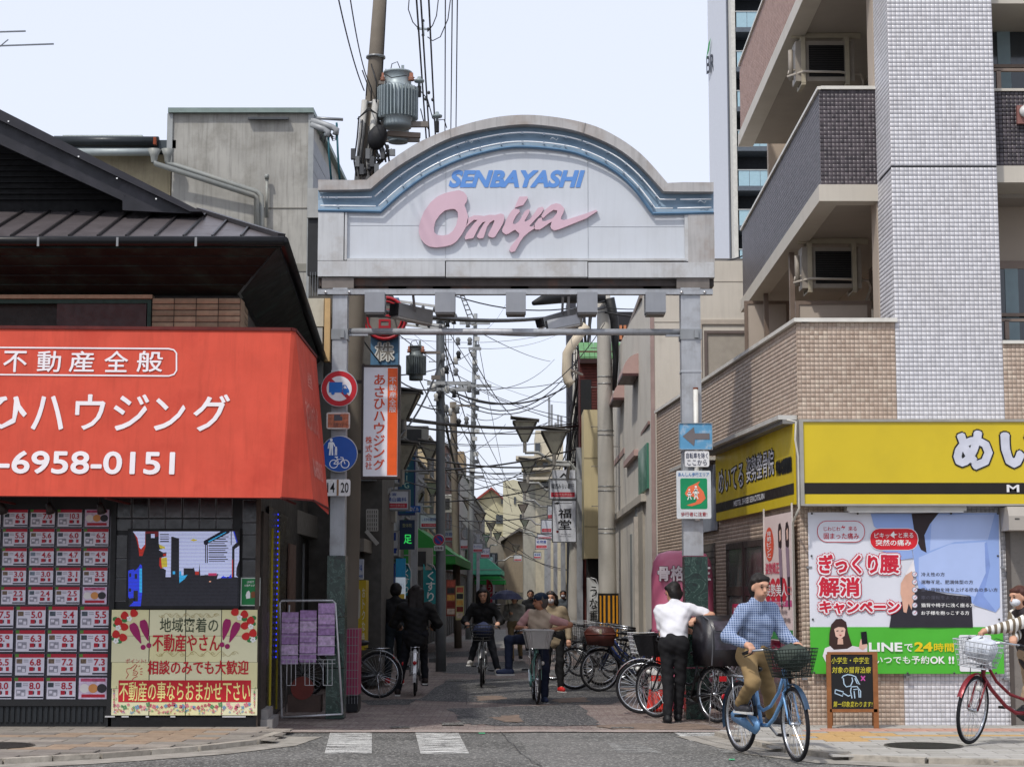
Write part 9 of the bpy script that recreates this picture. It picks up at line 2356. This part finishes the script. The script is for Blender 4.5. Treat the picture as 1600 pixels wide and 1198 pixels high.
  body += [(Hp, K, .065 * s, .045 * s), (K, An, .05 * s, .035 * s)]
  bt += [(Hp + sp * .03, K, .09 * s, .064 * s), (K, K.lerp(An, .95), .064 * s, .056 * s), (pel + sp * .08, Hp, .112 * s, .095 * s), (pel + lat * .045 * s + sp * .04, pel - lat * .045 * s + sp * .04, .115 * s, .115 * s)]
  td = Vector(feet[i][1]).normalized(); hl_ = An + Vector((0, 0, -.045)) - td * .03 * s; body.append((An, hl_ + td * .12, .03 * s, .025 * s)); sh.append(([(hl_, hl_ + td * .10 * s, .044 * s, .042 * s), (hl_ + td * .10 * s, hl_ + td * .19 * s, .042 * s, .032 * s), (An, hl_, .045 * s, .045 * s)], hl_, td))
 skinned('body', body, sk, vox * .85, root, .018)
 tm_ = topm or M(top, .8, var=.12, scale=7)
 skinned('shirt', tp + ([] if vest else sv), tm_, vox, root, .04, fold, s * 7)
 if vest: skinned('sleeves', sv, sleevem or M(vest, .8, var=.1), vox, root, .03, fold)
 skinned('trousers', bt, M(bot, .85, var=.12, scale=6), vox, root, .04, fold, 3.)
 for p_, hl_, td in sh:
  so = skinned('shoe', p_, M(shoe, .6), vox, root, .02); z = Vector((0, 0, .04 * s)); NM(M(sole, .6)).bar(hl_ - z - td * .05 * s, hl_ - z + td * .22 * s, .075 * s, .02).bw('sole', so)
 if hair:
  hp = [(H(0, -.026, .048), (.083 * s, .100 * s, .083 * s), ax), (H(.025, -.045, -.015), (.068 * s, .068 * s, .09 * s), ax), (H(-.025, -.045, -.015), (.068 * s, .068 * s, .09 * s), ax), (H(-.04, .055, .075), H(.045, .05, .08), .022 * s, .022 * s)]
  for x in (-.078, .078): hp.append((H(x, -.005, .06), H(x, -.03, -.02), .02 * s, .018 * s))
  if hl:
   for x in (-.075, -.03, .03, .075): hp.append((H(x, -.055, .02), H(x * 1.25, -.085, -hl), .05 * s, .035 * s))
   for x in (-.083, .083): hp.append((H(x, .0, .04), H(x * 1.05, .005, -min(hl, .16)), .018 * s, .018 * s))
  skinned('hair', hp, M(hair, .6, var=.2, scale=30, bump=.3), vox, root, .02, .003)
 for x in (-.031, .031):
  NM(M('#1a1210', .4), True).ell(H(x, .086, .008), .010 * s, .006 * s, .0065 * s, 8, 5).bw('eye', root)
  if hair: NM(M(hair, .7)).bar(H(x - .016, .092, .034), H(x + .016, .092, .034), .005 * s, .007 * s).bw('eyebrow', root)
 if mask: skinned('face_mask', [(H(0, .045, -.045), (.062 * s, .062 * s, .052 * s), ax)], M(mask, .7), vox, root, .01)
 else: NM(M('#7a3c34', .5)).bar(H(-.02, .088, -.062), H(.02, .088, -.062), .006 * s, .008 * s).bw('mouth', root)
 if cap:
  c_ = skinned('cap', [(H(0, -.015, .055), (.095 * s, .112 * s, .075 * s), ax)], M(cap, .8, var=.1), vox, root, .02)
  if hl != -1: b0 = [Vector(H(x, y, .05)) for x, y in ((-.07, .08), (-.06, .15), (0, .175), (.06, .15), (.07, .08))]; NM(M(cap, .8)).add(b0 + [v + Vector((0, 0, .012)) for v in b0], [(0, 1, 2, 3, 4), (9, 8, 7, 6, 5), (0, 5, 6, 1), (1, 6, 7, 2), (2, 7, 8, 3), (3, 8, 9, 4)]).bw('peak', c_)
 return root
def pattern(name, c1, c2, fx, fz, c3=None, both=True):
 m = bpy.data.materials.new(name); m.use_nodes = True; nt = m.node_tree; L = nt.links.new; b = nt.nodes['Principled BSDF']; b.inputs['Roughness'].default_value = .8
 tc = nt.nodes.new('ShaderNodeTexCoord'); sx = nt.nodes.new('ShaderNodeSeparateXYZ'); L(tc.outputs['Object'], sx.inputs[0]); outs = []
 for o, f_ in ((0, fx), (2, fz)):
  if not f_: continue
  a = nt.nodes.new('ShaderNodeMath'); a.operation = 'MULTIPLY'; L(sx.outputs[o], a.inputs[0]); a.inputs[1].default_value = f_
  c = nt.nodes.new('ShaderNodeMath'); c.operation = 'FRACT'; L(a.outputs[0], c.inputs[0]); d = nt.nodes.new('ShaderNodeMath'); d.operation = 'GREATER_THAN'; L(c.outputs[0], d.inputs[0]); d.inputs[1].default_value = .5 if not both else .6; outs.append(d.outputs[0])
 col = None
 x = nt.nodes.new('ShaderNodeMixRGB'); x.inputs[1].default_value = (*srgb(c1), 1); x.inputs[2].default_value = (*srgb(c2), 1); L(outs[0], x.inputs[0]); col = x.outputs[0]
 if len(outs) > 1:
  y = nt.nodes.new('ShaderNodeMixRGB'); y.blend_type = 'MIX'; L(outs[1], y.inputs[0]); L(col, y.inputs[1]); y.inputs[2].default_value = (*srgb(c3 or c2), 1); col = y.outputs[0]
  z = nt.nodes.new('ShaderNodeMixRGB'); z.inputs[0].default_value = .45; L(col, z.inputs[1]); L(x.outputs[0], z.inputs[2]); col = z.outputs[0]
 L(col, b.inputs['Base Color']); return m
V3 = lambda *a: Vector(a)
def grip(t, s, st=0.): return bw_(t, .20, s * .28, .985)
def pedal_(t, s, crank): a = R(crank + (180 if s > 0 else 0)); return bw_(t, -.06 + .165 * math.cos(a), s * .145, .28 + .165 * math.sin(a) + .10)
def fwd(t): return (wmat(t).to_3x3() @ Vector((1, 0, 0)))
f_ = fwd(b_blue)
chk = pattern('checked_cotton', '#41587f', '#8c9cba', 46, 46, '#b0bbcd')
gr = (1, -1)    # right hand is on the rider's right: local -y
person('man in blue checked shirt and tan trousers astride the light blue bicycle', bw_(b_blue, -.20, 0, .90), bw_(b_blue, -.10, .0, 1.40), f_ + V3(.25, 0, 0), (grip(b_blue, -1), grip(b_blue, 1)),
  ((pedal_(b_blue, -1, 150) + V3(0, 0, .02), f_), (V3(*gxy(1212, 1168), .09), f_ + V3(.2, 0, 0))), '#5571a6', '#8b744f', '#3a3a3f', '#1c1613', s=1.02, vox=.0115, look=V3(.35, -.93, -.12), kne=(f_ + V3(-.15, 0, .4), f_ + V3(.2, 0, 0)), topm=chk, fold=.004)
person('man in white short sleeved shirt and black trousers bending over the covered child seat', V3(1.93, 21.6, .90), V3(1.96, 21.78, 1.38), V3(.35, 1, 0), (P(1092, 972, 21.45), P(1074, 990, 21.75)), ((V3(1.98, 21.7, .09), V3(.1, 1, 0)), (V3(1.84, 21.5, .09), V3(-.1, 1, 0))),
  '#d9dadf', '#141417', '#101013', s=1.0, vox=.0115, sleeve=0, tw=1.1, hem=.02, look=V3(-.6, .8, -.35), fold=.004, sole='#202022', elb=(V3(1, -.2, -.3), V3(-.7, 0, -.6)))
strp = pattern('striped_knit', '#d8d6d0', '#6f6350', 16, 0, both=False)
person('masked woman in dark quilted vest and striped sleeves pushing the red bicycle', V3(5.27, 18.35, .86), V3(5.17, 18.28, 1.33), V3(-1, -.25, 0), (P(1584, 1001, 18.0), P(1514, 992, 18.0)), ((V3(5.42, 18.5, .14), V3(-1, -.2, 0)), (V3(5.28, 18.15, .14), V3(-1, -.3, 0))),
  '#2c262a', '#a08a72', '#55504c', '#4a2a22', s=.93, vox=.012, look=V3(-.9, -.45, -.1), mask='#d5d8dc', vest='#d8d6d0', sleevem=strp, tw=1.12, wide=1.15, hem=.06, fold=.006)
f_ = fwd(b_cap)
person('man in navy cap and beige vest swinging a leg over the pale green bicycle', P(840, 1003, 25.75), P(846, 957, 25.65), V3(-.5, -.85, 0), (P(817, 986, 25.5), P(868, 990, 25.5)), ((P(795, 1044, 25.5), V3(-1, -.2, 0)), (P(851, 1088, 25.55), V3(.15, -1, 0))),
  '#b9a792', '#1b2338', '#2a3552', '#5a5450', s=.98, vox=.012, sleeve=0, look=V3(-.95, -.3, -.05), cap='#1a2a3f', vest='#b98f8c', kne=(V3(-.9, -.5, .6), V3(.1, -1, 0)), elb=(V3(-.7, .5, -.6), V3(.9, .3, .35)), skin='#a8775c', sole='#c0c0bc', hl=0, tw=1.1)
person('masked woman in beige top and bright red shoes behind the man in a cap', V3(.66, 28.4, .84), V3(.62, 28.4, 1.30), V3(0, -1, 0), (P(842, 1000, 28.2), P(890, 1005, 28.3)), ((V3(.52, 28.4, .09), V3(-.2, -1, 0)), (V3(.76, 28.3, .09), V3(.3, -1, 0))),
  '#8f8068', '#101012', '#c02a28', '#14100f', .10, s=.93, vox=.013, look=V3(-.1, -1, 0), mask='#c9c4c4', tw=1.1, wide=1.1, hem=.08)
f_ = fwd(b_wom)
person('long haired woman in black riding the silver bicycle towards the viewer', bw_(b_wom, -.22, 0, .88), bw_(b_wom, -.12, 0, 1.34), f_, (grip(b_wom, -1), grip(b_wom, 1)), ((pedal_(b_wom, -1, 15) + V3(-.05, 0, 0), f_ + V3(-.2, 0, 0)), (V3(-.19, 29.9, .12), f_)),
  '#0d0d0f', '#14161d', '#c5c3be', '#120d0c', .20, s=.96, vox=.013, tw=1.05, wide=1.1, hem=.08, fold=.006)
f_ = fwd(b_awy)
person('long haired woman in black riding the white bicycle away from the viewer', bw_(b_awy, -.22, 0, .88), bw_(b_awy, -.12, 0, 1.36), f_, (grip(b_awy, -1), grip(b_awy, 1)), ((pedal_(b_awy, -1, -60), f_), (V3(-1.72, 27.3, .10), f_)),
  '#0b0b0d', '#10121a', '#241a18', '#170f0d', .38, s=1.0, vox=.013, tw=1.2, wide=1.25, hem=.10, fold=.006)
person('man in black T-shirt walking away beside the long haired rider', V3(-1.96, 30.3, .92), V3(-1.96, 30.4, 1.42), V3(.1, 1, 0), (V3(-1.72, 30.6, 1.0), V3(-2.2, 30.6, 1.0)), ((V3(-1.86, 30.5, .09), V3(0, 1, 0)), (V3(-2.06, 30.0, .09), V3(0, 1, 0))), '#121214', '#182228', '#a01c20', '#120e0d', s=1.02, vox=.015, sleeve=0)
um = person('person in grey shirt and khaki trousers holding the navy parasol', V3(.06, 41.2, .84), V3(.06, 41.15, 1.28), V3(-.1, -1, 0), (P(797, 962, 41), P(815, 985, 41)), ((V3(-.0, 41.1, .09), V3(-.2, -1, 0)), (V3(.2, 41.5, .09), V3(.1, -1, 0))), '#8a8a84', '#6f6046', '#15151a', '#2a211e', s=.93, vox=.018, look=V3(-.3, -1, -.1), tw=1.1, wide=1.15)
pa = thing('parasol', 'navy blue folding parasol held over the person in grey shirt', 'umbrella', P(794, 935, 40.9)); n = 8; c = P(791, 935, 40.9); mb = NM(M('#141a3a', .6, var=.1))
R0 = .40; z0 = c.z - .02; z1 = P(0, 921, 40.9).z; ring = []
for j, (rr, zz2) in enumerate(((0, 1), (.35, .9), (.7, .58), (1, 0))):
 for i in range(16): an = 2 * math.pi * i / 16; rq = R0 * rr * (1 if i % 2 == 0 else .94); ring.append((c.x + rq * math.cos(an), c.y + rq * math.sin(an), z0 + (z1 - z0) * zz2 + (.015 if i % 2 and j == 3 else 0)))
mb.add(ring, [(j * 16 + (i + 1) % 16, j * 16 + i, (j + 1) * 16 + i, (j + 1) * 16 + (i + 1) % 16) for j in range(3) for i in range(16)]); mb.bw('canopy', pa)
NM(M('#2a2a2c', .4)).cyl((c.x, c.y, z1 + .03), P(797, 965, 40.95), .008, n=6).bw('shaft', pa)
def walker(label, px, pyf, h, top, bot, back=True, hair='#17120f', cap=None, mask=None, hl=0, **kw):
 g = G(px, pyf); s = h / 1.72; f = V3(0, 1 if back else -1, 0); q = 1 if back else -1
 return person(label, g + V3(0, 0, .9 * s), g + V3(0, .03 * q, 1.40 * s), f, (g + V3(.22 * q, .08 * q, .80 * s), g + V3(-.22 * q, .02, .82 * s)), ((g + V3(.09 * q, .2, .08), f), (g + V3(-.09 * q, -.15, .08), f)), top, bot, '#1c1c1f', hair, hl, s=s, vox=.024, cap=cap, mask=mask, fold=0, look=f, **kw)
walker('man in black suit jacket and white shirt behind the man in a cap', 829, 1018, 1.68, '#17181c', '#17181c', False)
walker('man in grey jacket and face mask beside the white feather flag', 880, 1012, 1.68, '#4d545a', '#22242a', False, mask='#c6ccd4', cap=None, skin='#9a6b55')
walker('woman in mauve jacket with shoulder bag walking away on the left', 726, 975, 1.55, '#9a8690', '#17171a', True, '#221a18')
walker('man in pale blue shirt and white cap walking away in the distance', 761, 966, 1.66, '#9fb2cc', '#23252c', True, '#bbb', cap='#d0d0d0')
walker('person in dark red top far down the street', 776, 961, 1.6, '#5a2a28', '#1d1d22', True, '#5a2f24')
walker('distant person with white helmet in the middle of the street', 783, 955, 1.66, '#55606c', '#23252c', True, '#999', cap='#d8d8d8')
walker('distant person in light blue jacket on the right behind the navy cap', 845, 962, 1.66, '#a9c0d8', '#2c3038', True, '#999', cap='#d8d8d8')
walker('distant person in white shirt near the left shops', 752, 958, 1.6, '#c0c2c4', '#3a3c44', True)
bicycle('tiny distant bicycle leaving down the middle of the street', (G(780, 972).x, G(780, 972).y, .012), R(91), '#26262a', 0, 'none')
